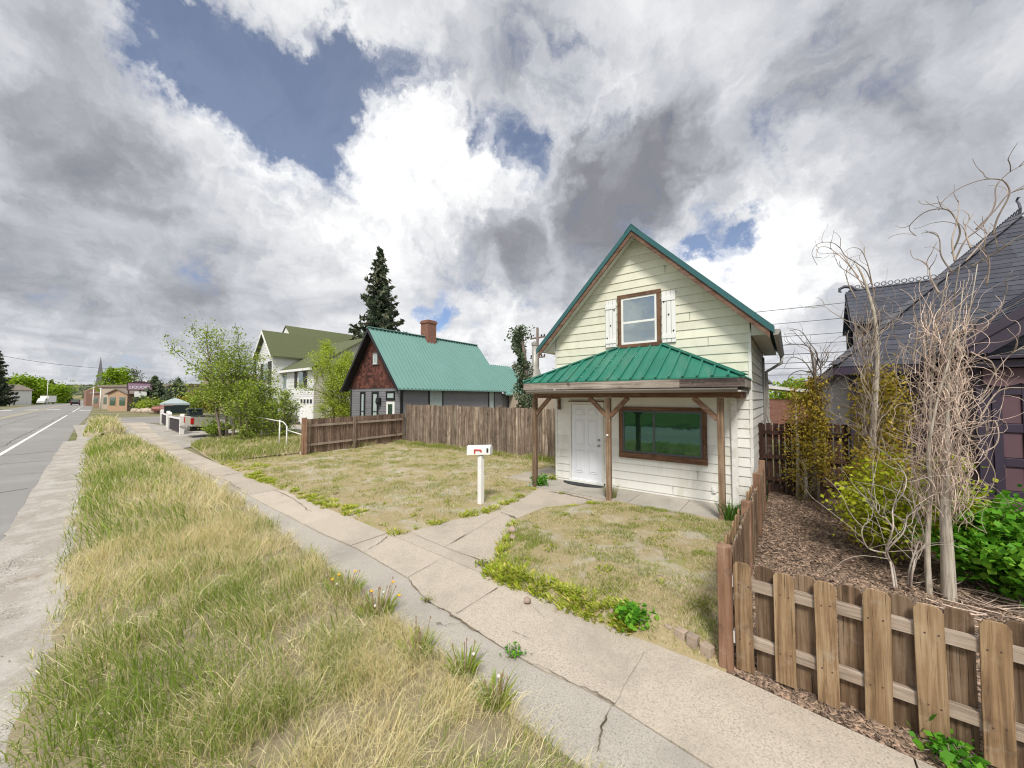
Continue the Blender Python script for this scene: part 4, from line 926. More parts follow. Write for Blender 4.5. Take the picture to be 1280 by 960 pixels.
# front gable over the bay
gx, gy_, gz_ = BX-.28, 8.2, 2.95; gs = .80; gpx = gx+3.2; gpz = gz_+3.2*gs
g = MB(); g.prism([(gx, gy_, gz_), (gpx, gy_, gpz), (gpx+3.2, gy_, gz_), (gpx+3.2, gy_, gz_-.1), (gpx, gy_, gpz-.1), (gx, gy_, gz_-.1)], (0, 4.6, 0), .3)
shingle_face(g, (gx, gy_+4.4, gz_), (gx, gy_, gz_), (gpx, gy_+4.4, gpz), (gpx, gy_, gpz), .15); fr = g.build('front_gable_roof', M['slate'], pu, recalc=False)
g = MB(); g.prism([(gx-.03, gy_-.03, gz_+.01), (gpx, gy_-.03, gpz+.03), (gpx, gy_-.03, gpz-.2), (gx-.03, gy_-.03, gz_-.13)], (0, .028, 0), .5); g.prism([(gx+.02, gy_+.003, gz_-.10), (gpx, gy_+.003, gpz-.13), (gpx, gy_+.003, gpz-.42), (gx+.3, gy_+.003, gz_-.12)], (0, .04, 0), .5); g.build('bargeboard', M['purple'], pu)
g = MB(); g.prism([(gx+.25, BY-.1, 2.81), (gpx, BY-.1, gpz-.25), (gpx+3, BY-.1, 2.81)], (0, .1, 0), .5)
lap(g, (gx+.2, BY-.1, 0), (1, 0, 0), (0, -1, 0), 2.82, 5.0, .12, lambda z: ((z-2.82)/gs+.1, 3.0)); tag(g.build('gable_shingles', M['slate'], pu), 'blue-grey shingles in the front gable')
# crested dormer
dx0, dY, dr, de = 1.40, 14.0, 5.22, 4.16
g = MB(); g.box(dx0+.1, 4.2, dY-.82, dY+.82, 2.9, de-.0, .5); g.prism([(dx0+.1, dY-.82, de), (dx0+.1, dY+.82, de), (dx0+.1, dY, dr-.15)], (1.5, 0, 0), .5); lap(g, (dx0+.1, dY-.82, 0), (1, 0, 0), (0, -1, 0), 3.1, de-.02, .12, lambda z: (0, 2.5)); g.build('dormer_wall', M['mauve'], pu)
g = MB(); g.box(dx0+.05, dx0+.15, dY-.86, dY-.74, 3.0, de-.0); g.box(dx0+.06, dx0+.098, dY-.5, dY+.5, 3.3, 4.1); g.build('dormer_trim', M['taupe_siding'], pu)
g = MB()
for s in (-1, 1):
    slab(g, (dx0-.08, dY, dr), (4.4, dY, dr), (4.4, dY+s*1.06, de), (dx0-.08, dY+s*1.06, de), .06, .3)
shingle_face(g, (dx0-.08, dY-1.06, de), (4.4, dY-1.06, de), (dx0-.08, dY, dr), (4.4, dY, dr), .15); g.build('dormer_roof', M['slate'], pu, recalc=False)
g = MB(); g.box(dx0-.05, 3.2, dY-1.0, dY-.83, de-.1, de-.075); g.prism([(dx0-.1, dY, dr-.06), (dx0-.1, dY-1.06, de-.06), (dx0-.1, dY-1.06, de-.2), (dx0-.1, dY, dr-.22)], (.03, 0, 0)); g.build('dormer_eave', M['purple'], pu)
g = MB(); cresting(g, (dx0-.02, dY, dr+.02), (3.2, dY, dr+.02)); c0 = Vector((dx0-.08, dY, dr+.03))
g.tube([c0+Vector((.22, 0, .0)), c0+Vector((.12, 0, .1)), c0+Vector((-.02, 0, .13)), c0+Vector((-.12, 0, .08)), c0+Vector((-.13, 0, .0)), c0+Vector((-.08, 0, -.02))], [.05, .05, .045, .04, .03, .02], 7, t=.5); g.build('ridge_crest', M['slate_cap'], pu)
g = MB(); vp = Vector((1.33, 13.55, 0)); g.lathe((vp.x, vp.y, 3.1), [(.07, 0), (.07, .86), (.10, .87), (.10, .93), (.03, .95)], 10); g.build('vent_pipe', M['blacktrim'], pu)

# ================================================================== FENCES, POLES
def picket_pts(x0, x1, z0, z1, c=.035):
    return [(x0, z0), (x1, z0), (x1, z1-c), (x1-c*.45, z1-c*.25), (x1-c, z1), (x0+c, z1), (x0+c*.45, z1-c*.25), (x0, z1-c)]
pf = thing('picket_fence', 'low weathered fence of dog-eared pickets on both sides of its rails along the mulch bed', 'fence', (-.46, 3.52, 0))
g = MB(); g.box(-.515, -.415, 3.46, 3.56, -.15, .975); g.build('post', M['redpost'], pf, bevel=.006)
x = -.335; k = 0; FY = 3.575
while x < 2.4:
    w = random.uniform(.118, .14); h = random.uniform(.83, .89) + .012*max(0, x); t = random.uniform(-.014, .014)
    g = MB(); g.prism([(a+t*(b), FY-.045-.018, b) for a, b in picket_pts(x-w/2, x+w/2, .0+random.uniform(-.02, .03), h)], (0, .017, 0)); pk = g.build('picket', M['picket'], pf, bevel=.003)
    g = MB(); [g.lathe((x+dx_+random.uniform(-.008, .008), FY-.063, zn+random.uniform(-.012, .012)), [(.0055, .001), (.0055, -.0015), (.003, -.002)], 7, axis='y') for zn in (.245, .69) for dx_ in (-.03, .03)]; g.build('nails', M['rust'], pk)
    xb = x+.128+random.uniform(-.01, .01); w = random.uniform(.12, .14); h = random.uniform(.83, .87)+.012*max(0, x)
    g = MB(); g.prism([(a, FY+.003, b) for a, b in picket_pts(xb-w/2, xb+w/2, .0, h)], (0, .017, 0)); g.build('picket', M['picket_dark'], pf, bevel=.003)
    x += .25+random.uniform(-.012, .012); k += 1
for z in (.245, .69):
    g = MB(); g.box(-.41, 2.5, FY-.042, FY, z-.042, z+.042); g.build('rail', M['rail'], pf, bevel=.003)
g = MB()
for z in (.245, .69): g.box(-.416, -.395, FY-.05, FY+.005, z-.046, z+.046)
g.build('rail_bracket', M['white'], pf)
sf = thing('picket_fence', 'low weathered picket fence running back from the corner post to the cream house', 'fence', (-.47, 6, 0))
for y, h in ((5.35, .93), (7.1, .98), (8.45, 1.0)):
    g = MB(); g.box(-.515, -.415, y-.05, y+.05, -.1, h); g.build('post', M['redpost'], sf, bevel=.006)
for z in (.26, .70):
    g = MB(); g.box(-.495, -.455, 3.57, 8.5, z-.042, z+.042); g.build('rail', M['rail_y'], sf)
y = 3.78; k = 0
while y < 8.35:
    h = random.uniform(.82, .9); w = .135
    for s, mt, o in ((-.514, 'picket', 0), (-.436, 'picket_dark', .128)):
        if min(abs(y+o-q) for q in (5.35, 7.1, 8.45)) < .12: continue
        g = MB(); g.prism([(s-.009+.018*0, y+o+a-.0, b) for a, b in picket_pts(-w/2, w/2, .0, h)], (.017, 0, 0)); g.build('picket', M[mt], sf, bevel=.003)
    y += .256

def board_fence(name, label, cat, A, B, h0, h1, mat, railside, rails, posts, mats, gap=.004, bw=.14, wob=.03, posth=0):
    A = Vector((*A, 0)); B = Vector((*B, 0)); d = (B-A).normalized(); n = Vector((-d.y, d.x, 0)); L = (B-A).length
    t = thing(name, label, cat, ((A+B)/2)); g = MB(); s = 0
    while s < L-.03:
        w = min(bw*random.uniform(.85, 1.12), L-s); h = h0+(h1-h0)*s/L + random.uniform(-wob, wob*.5); p = A+d*(s+gap); q = A+d*(s+w-gap); o = n*random.uniform(-.006, .006)
        zz = random.uniform(-.05, .04)
        g.prism([p+o+_Z*zz, q+o+_Z*zz, q+o+_Z*(h-random.uniform(0, .012)), p+o+_Z*(h-random.uniform(0, .012))], n*.018); s += w
    g.build('board_panel', mat, t)
    for z in rails:
        g = MB(); g.beam(A+n*railside*.035+_Z*z, B+n*railside*.035+_Z*z, .04, .085); g.build('rail', mats[0], t)
    for f_ in posts:
        g = MB(); p = A+d*L*f_+n*railside*.08; hh = h0+(h1-h0)*f_+posth; g.box(p.x-.045, p.x+.045, p.y-.045, p.y+.045, -.1, hh+random.uniform(-.05, .03)); g.build('post', mats[1], t)
    return t
lf = board_fence('board_fence', 'low brown board fence with two grey rails running back from an orange-brown end post', 'fence', (-14.75, 6.25), (-15.5, 11.35), 1.38, 1.42, M['fence_low'], -1, (.38, 1.12), (.42, .97), (M['rail'], M['fence_old']), wob=.015)
g = MB(); g.box(-14.72, -14.56, 6.14, 6.28, -.1, 1.43); tag(g.build('end_post', M['redpost'], lf, bevel=.006), 'orange-brown end post')
board_fence('board_fence', 'tall weathered plank fence between the low fence corner and the cream house', 'fence', (-15.5, 11.4), (-5.0, 11.0), 1.86, 1.82, M['fence_old'], 1, (.4, 1.4), (0, .2, .4, .6, .8, .99), (M['rail'], M['fence_old']), wob=.035)
df = board_fence('board_fence', 'dark brown board fence closing the gap between the cream and purple houses', 'fence', (-.6, 10.3), (1.0, 10.35), 1.62, 1.66, M['fence_dark'], -1, (.35, .85, 1.4), (0.02, .34, .68), (M['fence_dark'], M['fence_dark']), bw=.12, gap=.012)

# pipe fence with a bent end, in front of the saplings
pp = thing('pipe_fence', 'white pipe rail fence beside the orange-brown fence post', 'fence', (-16.5, 6.4, 0))
def pipe(pts, r=.022, nm='rail'):
    g = MB(); g.tube(pts, r, 7); return g.build(nm, M['whiterough'], pp, smooth=True)
A0 = at(379, 570); B0 = at(349, 559); C0 = at(358, 560); D0 = at(327, 549); E0 = at(300, 541)
for p, h in ((A0, 1.05), (B0, 1.2), (C0, .95), (D0, 1.15)): pipe([(p.x, p.y, -.1), (p.x, p.y, h)], .028, 'post')
pipe([(A0.x, A0.y, .78), (C0.x, C0.y, .78)]); pipe([(C0.x, C0.y, .95), ((B0.x+C0.x)/2, (B0.y+C0.y)/2, 1.12), (B0.x, B0.y, 1.15), (D0.x, D0.y, 1.12), (E0.x, E0.y, 1.1)])
g = MB(); g.beam((A0.x, A0.y, .06), (C0.x, C0.y, .06), .04, .04); g.build('bottom_rail', M['whiterough'], pp)

# white posts with dark panels beside the drive
for nm, lab, pa, pb in (('lattice_fence', 'dark fence panel with white rails and a white post nearest the pickup truck', (-29.7, 5.5), (-34.0, 5.65)), ('lattice_fence', 'dark fence panel with white rails farther along the drive by the canopy', (-37.2, 6.1), (-42, 6.5))):
    t = thing(nm, lab, 'fence', (pa[0], pa[1], 0), group='dark fence panels along the drive')
    for p in (pa, pb):
        g = MB(); g.box(p[0]-.1, p[0]+.1, p[1]-.1, p[1]+.1, -.1, 1.05); g.prism([(p[0]-.1, p[1]-.1, 1.05), (p[0]+.1, p[1]-.1, 1.05), (p[0], p[1]-.1, 1.2)], (0, .2, 0)); g.build('post', M['whiterough'], t)
    g = MB(); g.beam((pa[0]-.15, pa[1], .45), (pb[0]+.15, pb[1], .45), .05, .75); g.build('panel', M['darkpanel'], t)
    g = MB(); g.beam((pa[0]-.15, pa[1]-.05, .9), (pb[0]+.15, pb[1]-.05, .9), .07, .09); g.build('rail', M['white'], t)
tb = thing('trash_bin', 'dark green wheeled bin standing behind the white fence post by the drive', 'bin', (-33.6, 6.9, 0))
g = MB(); g.prism([(-33.9, 6.6, 0), (-33.3, 6.6, 0), (-33.2, 6.5, 1.3), (-34.0, 6.5, 1.3)], (0, .75, 0)); g.build('body', M['bin'], tb, bevel=.02)
g = MB(); g.box(-34.05, -33.15, 6.45, 7.3, 1.31, 1.42); g.build('lid', M['bin'], tb, bevel=.03)
g = MB(); [g.lathe((-33.9+k*.55, 7.3, .14), [(.13, 0), (.13, .06)], 12, axis='x') for k in (0, 1)]; g.build('wheel', M['blackrubber'], tb)

# utility pole and the metal flue beside it
ub = atY(672, 470, 26); ut = atY(672, 409.5, 26).z
up_ = thing('utility_pole', 'brown wooden utility pole with crossarms rising behind the cream house', 'pole', (ub.x, 26, 0))
g = MB(); g.tube([(ub.x, 26, -.2), (ub.x, 26, ut)], [.16, .11], 9); g.build('pole', M['utility'], up_, smooth=True)
for z in (ut-.9, ut-2.6):
    g = MB(); g.beam((ub.x-.75, 26.02, z), (ub.x+.75, 26.02, z+.05), .1, .12); cr = g.build('crossarm', M['utility'], up_)
    for dx in (-.65, .4, .68):
        g = MB(); g.lathe((ub.x+dx, 26.02, z+.08), [(.03, 0), (.07, .06), (.07, .16), (.02, .2)], 8); g.build('insulator', M['blacktrim'], cr)
fl = thing('metal_flue', 'grey metal stovepipe flue standing beside the brown utility pole', 'chimney', (atY(668.5, 460, 22).x, 22, 0)); fx = fl.location.x
g = MB(); g.lathe((fx, 22, 0), [(.55, 2.5), (.55, 3.6), (.22, 4.6), (.2, atY(668, 427, 22).z-.3)], 12); g.build('pipe', M['gutter'], fl, smooth=True)
g = MB(); g.lathe((fx, 22, atY(668, 427, 22).z-.28), [(.24, 0), (.24, .2), (.05, .32)], 12); g.build('cap', M['gutter'], fl)
g = MB(); g.box(fx-1.6, fx+1.6, 21, 25, -.1, 2.5); g.build('flue_base', M['stucco'], fl)
# overhead cables along the alley, each strung on its own
for i, (v0, dz, Y) in enumerate(((383, .5, 27), (401, .1, 27), (418, .0, 27.4), (429, .0, 27.8), (441, 0, 28), (452, 0, 27.6), (459, 0, 27.9), (467, 0, 28.2))):
    z = atY(1000, v0, Y).z; pts = []
    for k in range(31):
        x = ub.x+.5 + (38-ub.x)*k/30; s = (x-ub.x)/(38-ub.x); pts.append((x, Y, z + .55*((s-.5)**2*4-.25)))
    g = MB(); g.tube(pts, .024 if i in (4, 5) else .016, 5); o = g.build('overhead_cable', M['wire'])
    tag(o, ['highest thin cable crossing the sky left of the purple dormer', 'second cable from the top crossing the sky left of the purple dormer', 'third cable from the top left of the purple dormer', 'fourth cable from the top left of the purple dormer', 'thick cable just above the curly willow twigs beside the cream house', 'thick lower cable above the far green trees between the houses', 'second lowest cable between the cream and purple houses', 'lowest cable between the cream and purple houses'][i], 'cable', 'overhead cables above the alley')
pts = []
for k in range(21):
    s = k/20; u = -60+(150+60)*s; p = far(u, 62+18*s); pts.append((p.x, p.y, CH+(497-(432+30*s+5*math.sin(s*PI)))/FPX*(62+18*s)))
g = MB(); g.tube(pts, .035, 5); tag(g.build('overhead_cable', M['wire']), 'single dark cable sloping over the road at the far left', 'cable')

# ================================================================== VEGETATION
def limb_path(p, d, L, n, curl, up=0.0):
    P = [Vector(p)]; d = Vector(d).normalized()
    for k in range(n):
        d = (d + Vector((random.gauss(0, curl), random.gauss(0, curl), random.gauss(0, curl)+up))).normalized(); P.append(P[-1]+d*L/n)
    return P
def leafy_tree(name, label, cat, loc, h, spread, tr, nleaf, leaf, leafm, barkm, base=.25, stems=1, seed=1, shape=(1, 1), group=None, sub=5, nl=26, sparse_top=.3, droop=0, lean=(0, 0), z0=0):
    st = random.getstate(); random.seed(seed)
    t = thing(name, label, cat, (loc[0], loc[1], z0), group=group); g = MB(); pts = []; wts = []
    for s in range(stems):
        a = 2*PI*s/max(1, stems)+seed; off = Vector((math.cos(a), math.sin(a), 0))*(.18*spread if stems > 1 else 0)
        tip = Vector((loc[0], loc[1], z0)) + off*2.2 + Vector((lean[0], lean[1], h*(random.uniform(.72, 1) if s else 1)))
        b = Vector((loc[0], loc[1], z0-.1)) + off*.6; n = 9; P = []
        for k in range(n+1):
            f_ = k/n; P.append(b.lerp(tip, f_) + Vector((random.gauss(0, .02*h*f_*.6), random.gauss(0, .02*h*f_*.6), 0)))
        g.tube(P, [tr*(1-.9*k/n)+.006 for k in range(n+1)], 7)
        for i in range(nl):
            f_ = base + (1-base)*(i+random.random())/nl*.97; k = min(int(f_*n), n-1); p = P[k].lerp(P[k+1], f_*n-k)
            q = (f_-base)/(1-base); prof = (math.sin(PI*min(1, q*shape[0]+.12))**.8*(1-q*.35)) if shape[1] else (1-q)
            L = spread*prof*random.uniform(.65, 1.25); a = i*2.4+random.uniform(-.5, .5)+s
            d = Vector((math.cos(a), math.sin(a), random.uniform(.35, .95)-droop))
            B = limb_path(p, d, L, 6, .14, .04-droop*.1); r = tr*(1-f_)*.45+.006; g.tube(B, [r*(1-.8*j/6)+.003 for j in range(7)], 5)
            for j in range(sub):
                m_ = random.randint(1, 6); d2 = (B[m_]-B[m_-1]).normalized()+Vector((random.gauss(0, .7), random.gauss(0, .7), random.gauss(.15, .5)))
                C = limb_path(B[m_], d2, L*random.uniform(.25, .5), 4, .2); g.tube(C, [.35*r+.003]*3+[.003]*2, 4)
                w = 1-sparse_top*q
                for c in C[1:]: pts.append(c); wts.append(w)
            for c in B[2:]: pts.append(c); wts.append(1-sparse_top*q)
    g.build('trunk', barkm, t, smooth=True, recalc=False)
    P = np.array([tuple(p) for p in pts]); w = np.array(wts)**2; ix = rng.choice(len(P), nleaf, p=w/w.sum())
    Q = P[ix] + rng.normal(size=(nleaf, 3))*np.array([1, 1, .8])*(spread*.055+leaf*.8)
    Q[:, 2] = np.maximum(Q[:, 2], z0+.05)
    leaf_cloud('crown', Q, leaf, leafm, t); random.setstate(st); return t
def spruce(label, loc, h, r, n_tier, leaf, seed, group=None, matl='leaf_spruce', dens=1.0, z0=0, name='spruce_tree'):
    st = random.getstate(); random.seed(seed); t = thing(name, label, 'tree', (loc[0], loc[1], z0), group=group)
    g = MB(); g.tube([(loc[0], loc[1], z0-.1), (loc[0], loc[1], z0+h)], [h*.014+.03, .01], 7); pts = []; tn = []
    for i in range(n_tier):
        f_ = .06+.93*i/(n_tier-1); L0 = r*(1-f_)**.85*(1 if f_ > .15 else .85)+.02*r; nb = max(4, int(9*(1-f_)+4)); a0 = random.random()*6
        for k in range(nb):
            a = a0+2*PI*k/nb+random.gauss(0, .2); L = L0*random.uniform(.55, 1.2); zc = z0+h*f_+random.gauss(0, h*.008)
            B = []
            for j in range(6):
                s = j/5; B.append(Vector((loc[0]+math.cos(a)*L*s, loc[1]+math.sin(a)*L*s, zc - L*.28*s + L*.26*s*s*1.3 + (.25*L*s*(f_-.3)))))
            g.tube(B, [.012*h*(1-f_)*.35*(1-.8*j/5)+.004 for j in range(6)], 4)
            m_ = max(6, int(26*dens*L/r*3))
            for j in range(m_):
                s = random.uniform(.1, 1.04); c = B[min(int(s*5), 4)].lerp(B[min(int(s*5), 4)+1], min(1.1, s*5-min(int(s*5), 4))); side = random.gauss(0, .17*L*(1.12-s)+.05*leaf)
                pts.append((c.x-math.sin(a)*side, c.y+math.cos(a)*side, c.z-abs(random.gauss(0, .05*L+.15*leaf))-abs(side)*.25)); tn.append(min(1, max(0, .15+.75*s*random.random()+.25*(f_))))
    for j in range(int(60*dens)): pts.append((loc[0]+random.gauss(0, .02*r), loc[1]+random.gauss(0, .02*r), z0+h*(1-.12*random.random()))); tn.append(.6)
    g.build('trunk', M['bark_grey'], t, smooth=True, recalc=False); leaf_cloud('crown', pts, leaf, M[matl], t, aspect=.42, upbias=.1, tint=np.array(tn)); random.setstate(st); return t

# the tall spruce behind the teal house, the clipped evergreen by the pole
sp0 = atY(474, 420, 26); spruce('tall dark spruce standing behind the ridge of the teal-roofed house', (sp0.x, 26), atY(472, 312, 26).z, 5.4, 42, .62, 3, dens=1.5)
iv = atY(655, 500, 16.5)
t = thing('ivy_tree', 'narrow bushy evergreen with a top hooked to the left beside the porch', 'tree', (iv.x, 16.5, 0))
zt = atY(655, 411, 16.5).z; spn = [(iv.x+.25, 16.5, 0), (iv.x+.2, 16.5, zt*.4), (iv.x+.05, 16.5, zt*.75), (iv.x-.15, 16.5, zt*.92), (iv.x-.55, 16.5, zt*.96)]
g = MB(); g.tube(spn, [.14, .12, .1, .08, .04], 7); g.build('trunk', M['bark_grey'], t, smooth=True)
pts = []; tn = []
for k in range(7000):
    f_ = random.random(); f_ = f_*.97; z = zt*f_*.96
    wx = (.78*(1-f_*.75)+.12) if f_ < .72 else .34; a = random.random()*2*PI; rr = math.sqrt(random.random())*wx*(.8+.45*math.sin(z*5+a*2))
    i = min(int(f_*4), 3); c = Vector(spn[i]).lerp(Vector(spn[i+1]), f_*4-i)
    pts.append((c.x+rr*math.cos(a), c.y+rr*math.sin(a), z+random.gauss(0, .06))); tn.append(random.random())
for k in range(900): a = random.random()*2*PI; rr = abs(random.gauss(0, .27)); pts.append((iv.x-.3+rr*1.4*math.cos(a), 16.5+rr*math.sin(a), zt*.955+random.gauss(0, .2))); tn.append(random.random())
leaf_cloud('crown', pts, .13, M['leaf_ivy'], t, tint=np.array(tn))

# saplings round the pickup and in front of the white house
def tree_at(u, v, *a, **k): p = at(u, v); return leafy_tree(a[0], a[1], 'tree', (p.x, p.y), *a[2:], **k)
tree_at(284, 549, 'aspen_tree', 'largest airy green aspen at the back of the pickup, tallest of the sapling clump', atY(255, 411, at(268, 549).y).z, 2.3, .07, 13000, .095, M['leaf_aspen'], M['bark_grey'], base=.24, stems=3, seed=5, group='saplings by the pickup', sub=5, nl=24, sparse_top=.72, lean=(-1.3, 0))
tree_at(306, 547, 'aspen_tree', 'slim sapling with a thin bare top in front of the white gable', 6.3, 1.25, .05, 5200, .085, M['leaf_aspen'], M['bark_grey'], base=.15, stems=2, seed=11, group='saplings by the pickup', sub=4, nl=22, sparse_top=.75)
tree_at(322, 546, 'aspen_tree', 'short bushy sapling growing behind the white pipe fence', 3.4, 1.5, .045, 6200, .09, M['leaf_aspen'], M['bark_grey'], base=.05, stems=4, seed=17, group='saplings by the pickup', sub=5, nl=16, sparse_top=.25)
tree_at(350, 549, 'aspen_tree', 'low leafy sapling beside the left end of the brown board fence', 2.7, 1.1, .045, 3600, .09, M['leaf_aspen'], M['bark_grey'], base=.05, stems=3, seed=19, group='saplings by the pickup', sub=5, nl=14, sparse_top=.2)
tree_at(305, 553, 'aspen_tree', 'leafy young sapling hiding the middle of the pickup', 3.0, .9, .045, 2800, .09, M['leaf_aspen'], M['bark_grey'], base=.05, stems=3, seed=23, group='saplings by the pickup', sub=5, nl=14, sparse_top=.3)
leafy_tree('willow_tree', 'yellow-green tree beside the black rake of the teal-roofed house', 'tree', (-24.8, 12.8), 6.3, 2.3, .08, 24000, .085, M['leaf_willowy'], M['bark_grey'], base=.12, stems=3, seed=29, sub=6, nl=26, sparse_top=.35, lean=(-.2, 0))

# far trees
def far_tree(u, fwd, vtop, spread, n, leaf, label, name='street_tree', mat='leaf_far', seed=1, group='trees along the far street', **k):
    p = far(u, fwd); h = CH+(497-vtop)/FPX*fwd
    return leafy_tree(name, label, 'tree', (p.x, p.y), h, spread, .12+h*.012, n, leaf, M[mat], M['bark_grey'], base=k.pop('base', .12), seed=seed, group=group, sub=4, nl=22, **k)
far_tree(140, 78, 460, 2.6, 3200, .4, 'rounded bright green tree left of the brown sign', seed=31, base=.18)
far_tree(153, 84, 460, 2.6, 2300, .4, 'bright green tree touching the left edge of the brown sign', seed=37, base=.2)
far_tree(167, 96, 462, 2.8, 900, .35, 'thin half-bare tree rising above the brown sign', mat='leaf_ivy', seed=41, base=.3)
far_tree(221, 92, 474, 3.5, 900, .4, 'thin grey-green tree above the canopy roof', mat='leaf_ivy', seed=43)
far_tree(13, 118, 474, 5.0, 1800, .7, 'bright green tree next to the roadside spruce, leftmost of the row', seed=47, base=.03)
far_tree(24, 122, 472, 5.2, 1900, .7, 'second bright green tree of the row behind the white wall', seed=53, base=.03)
far_tree(36, 122, 474, 5.2, 1900, .7, 'third bright green tree of the row behind the white wall', seed=59, base=.03)
far_tree(47, 124, 475, 4.8, 1800, .7, 'rightmost bright green tree of the row, beside the white sign pole', seed=61, base=.03)
far_tree(73, 140, 484, 5.0, 1500, .8, 'round green tree behind the white box truck', seed=67, base=.05)
for u, fwd, vt, r_, lab, sd in ((-7, 92, 432, 3.6, 'tall dark spruce at the left edge beyond the road', 71), (64, 145, 475, 4.6, 'dark conifer between the white sign pole and the green tree', 73), (79.5, 150, 484.5, 3.0, 'small dark conifer at the foot of the hill', 79), (193, 62, 470, 3.4, 'green spruce standing right of the brown sign', 83), (223, 60, 474, 3.0, 'dark green spruce behind the grey canopy', 89), (213, 66, 482, 2.2, 'small dark spruce left of the spruce behind the canopy', 97)):
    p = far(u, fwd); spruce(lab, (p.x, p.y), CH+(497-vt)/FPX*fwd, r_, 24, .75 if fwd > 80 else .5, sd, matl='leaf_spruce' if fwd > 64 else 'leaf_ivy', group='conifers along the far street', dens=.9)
for k, (u, fwd, vt, lab) in enumerate(((985, 34, 481, 'green tree far behind the gap, leftmost beside the downspout'), (1000, 36, 480, 'green tree far behind the gap, under the middle of the cables'), (1020, 38, 483, 'green tree far behind the gap, nearest the purple house'))):
    far_tree(u, fwd, vt, 2.6, 1500, .3, lab, seed=101+k, base=.05, group='trees beyond the alley')
o = leaf_cloud('far_woods', hill_woods, 5.5, M['leaf_ivy'], None, aspect=.8, upbias=.3); tag(o, 'scattered woodland covering the far hill', 'woods', kind='stuff')
# a shed roof and a brick wall beyond the gap
bp = far(1000, 27); sd_ = thing('garage', 'low brick garage with a white roof edge beyond the gap between the houses', 'building', (bp.x, bp.y, 0))
g = MB(); g.box(-1.5, 3.2, 24.5, 30, -.1, 2.1); g.build('wall', M['brick'], sd_); g = MB(); slab(g, (-1.9, 24.1, 3.0), (3.6, 24.1, 2.2), (3.6, 30.4, 2.2), (-1.9, 30.4, 3.0), .16); g.build('roof', M['siding_white'], sd_)
# hedge-like shrubs below the sign and along the far buildings
for k, (u, fwd, h, sp, lab, mt) in enumerate(((183, 58, 1.5, 1.6, 'low golden shrub among the boulders below the brown sign', 'leaf_willowy'), (196, 57, 1.4, 1.8, 'low green shrub among the boulders, right of the golden shrub', 'leaf_aspen'), (247, 55, 2.3, 2.4, 'green shrub behind the pickup tailgate', 'leaf_aspen'), (262, 56, 2.4, 2.6, 'bronze-green shrub behind the pickup bed', 'leaf_arb'), (236, 58, 2.2, 2.0, 'bronze shrub right of the grey canopy', 'leaf_arb'))):
    p = far(u, fwd); leafy_tree('shrub', lab, 'shrub', (p.x, p.y), h, sp, .05, 1100, .28, M[mt], M['bark_grey'], base=.05, stems=3, seed=140+k, group='shrubs below the sign', sub=3, nl=12)

# ------------------------------------------------- the garden on the right
def curl_twig(p, L, d, curl, n=16, gravity=0.0, axis=None, pull=.0):
    P = [Vector(p)]; d = Vector(d).normalized(); ax_ = Vector((random.gauss(0, 1), random.gauss(0, 1), random.gauss(0, .6))).normalized(); s = random.choice((-1, 1))*curl
    for k in range(n):
        if random.random() < .16: s = -s; ax_ = (ax_+Vector((random.gauss(0, .6), random.gauss(0, .6), random.gauss(0, .6)))).normalized()
        if axis is not None: d = d + Vector((axis[0]-P[-1].x, axis[1]-P[-1].y, 0))*pull
        d = (Matrix.Rotation(s*random.uniform(.5, 1.4), 3, ax_) @ d + Vector((0, 0, .16-gravity))).normalized(); P.append(P[-1]+d*L/n)
    return P
def smooth_path(P, n=6):
    P = [Vector(p) for p in P]; Q = []
    for i in range(len(P)-1):
        a = P[max(i-1, 0)]; b = P[i]; c = P[i+1]; d = P[min(i+2, len(P)-1)]
        for k in range(n):
            t = k/n; Q.append(.5*((2*b)+(c-a)*t+(2*a-5*b+4*c-d)*t*t+(3*b-a-3*c+d)*t*t*t))
    Q.append(P[-1]); return Q
def arc(px, Y, sc=3, ox=960, oy=200, depth=0):
    return smooth_path([atY(ox+x/sc, oy+y/sc, Y+depth*k/len(px)) for k, (x, y) in enumerate(px)])
def arcs_into(g, arcs, r=.012):
    for P in arcs:
        n = len(P); g.tube(P, [max(.0035, r*(1-.75*k/n)) for k in range(n)], 5)
        for j in range(3):
            m_ = random.randint(n//3, n-2); T = curl_twig(P[m_], random.uniform(.15, .4), P[m_+1]-P[m_]+Vector((random.gauss(0, .02), random.gauss(0, .02), .02)), .3, 8, .05); g.tube(T, [.004]*5+[.0025]*4, 4)

W1 = at(1182, 750); Y1 = W1.y
wl1 = thing('curly_willow', 'largest curly willow with a pale double trunk and a tangle of twisted tan twigs', 'tree', (W1.x, Y1, 0))
random.seed(21)
g = MB()
def trunk(g, pts, rs): g.tube(smooth_path(pts, 4), list(np.interp(np.linspace(0, 1, (len(pts)-1)*4+1), np.linspace(0, 1, len(rs)), rs)), 10)
Q1 = lambda u, v, dy=0: atY(u, v, Y1+dy)
trunk(g, [Q1(1187, 762), Q1(1184, 690), Q1(1181, 620), Q1(1184, 540), Q1(1186, 450), Q1(1192, 380), Q1(1200, 330)], [.064, .052, .040, .021, .012, .007, .004])
trunk(g, [Q1(1163, 758, .02), Q1(1159, 690, .04), Q1(1163, 610, .08), Q1(1163, 520, .12), Q1(1170, 420, .15), Q1(1185, 340, .15)], [.030, .026, .02, .012, .007, .004])
trunk(g, [Q1(1178, 640, .05), Q1(1160, 580, -.1), Q1(1172, 500, -.15), Q1(1195, 420, -.15), Q1(1205, 350, -.1)], [.02, .014, .01, .006, .004])
trunk(g, [Q1(1183, 640, .1), Q1(1200, 560, .2), Q1(1196, 480, .25), Q1(1210, 400, .2), Q1(1222, 330, .2)], [.018, .013, .009, .006, .004])
g.build('trunk', M['bark_pale'], wl1, smooth=True)
g = MB()
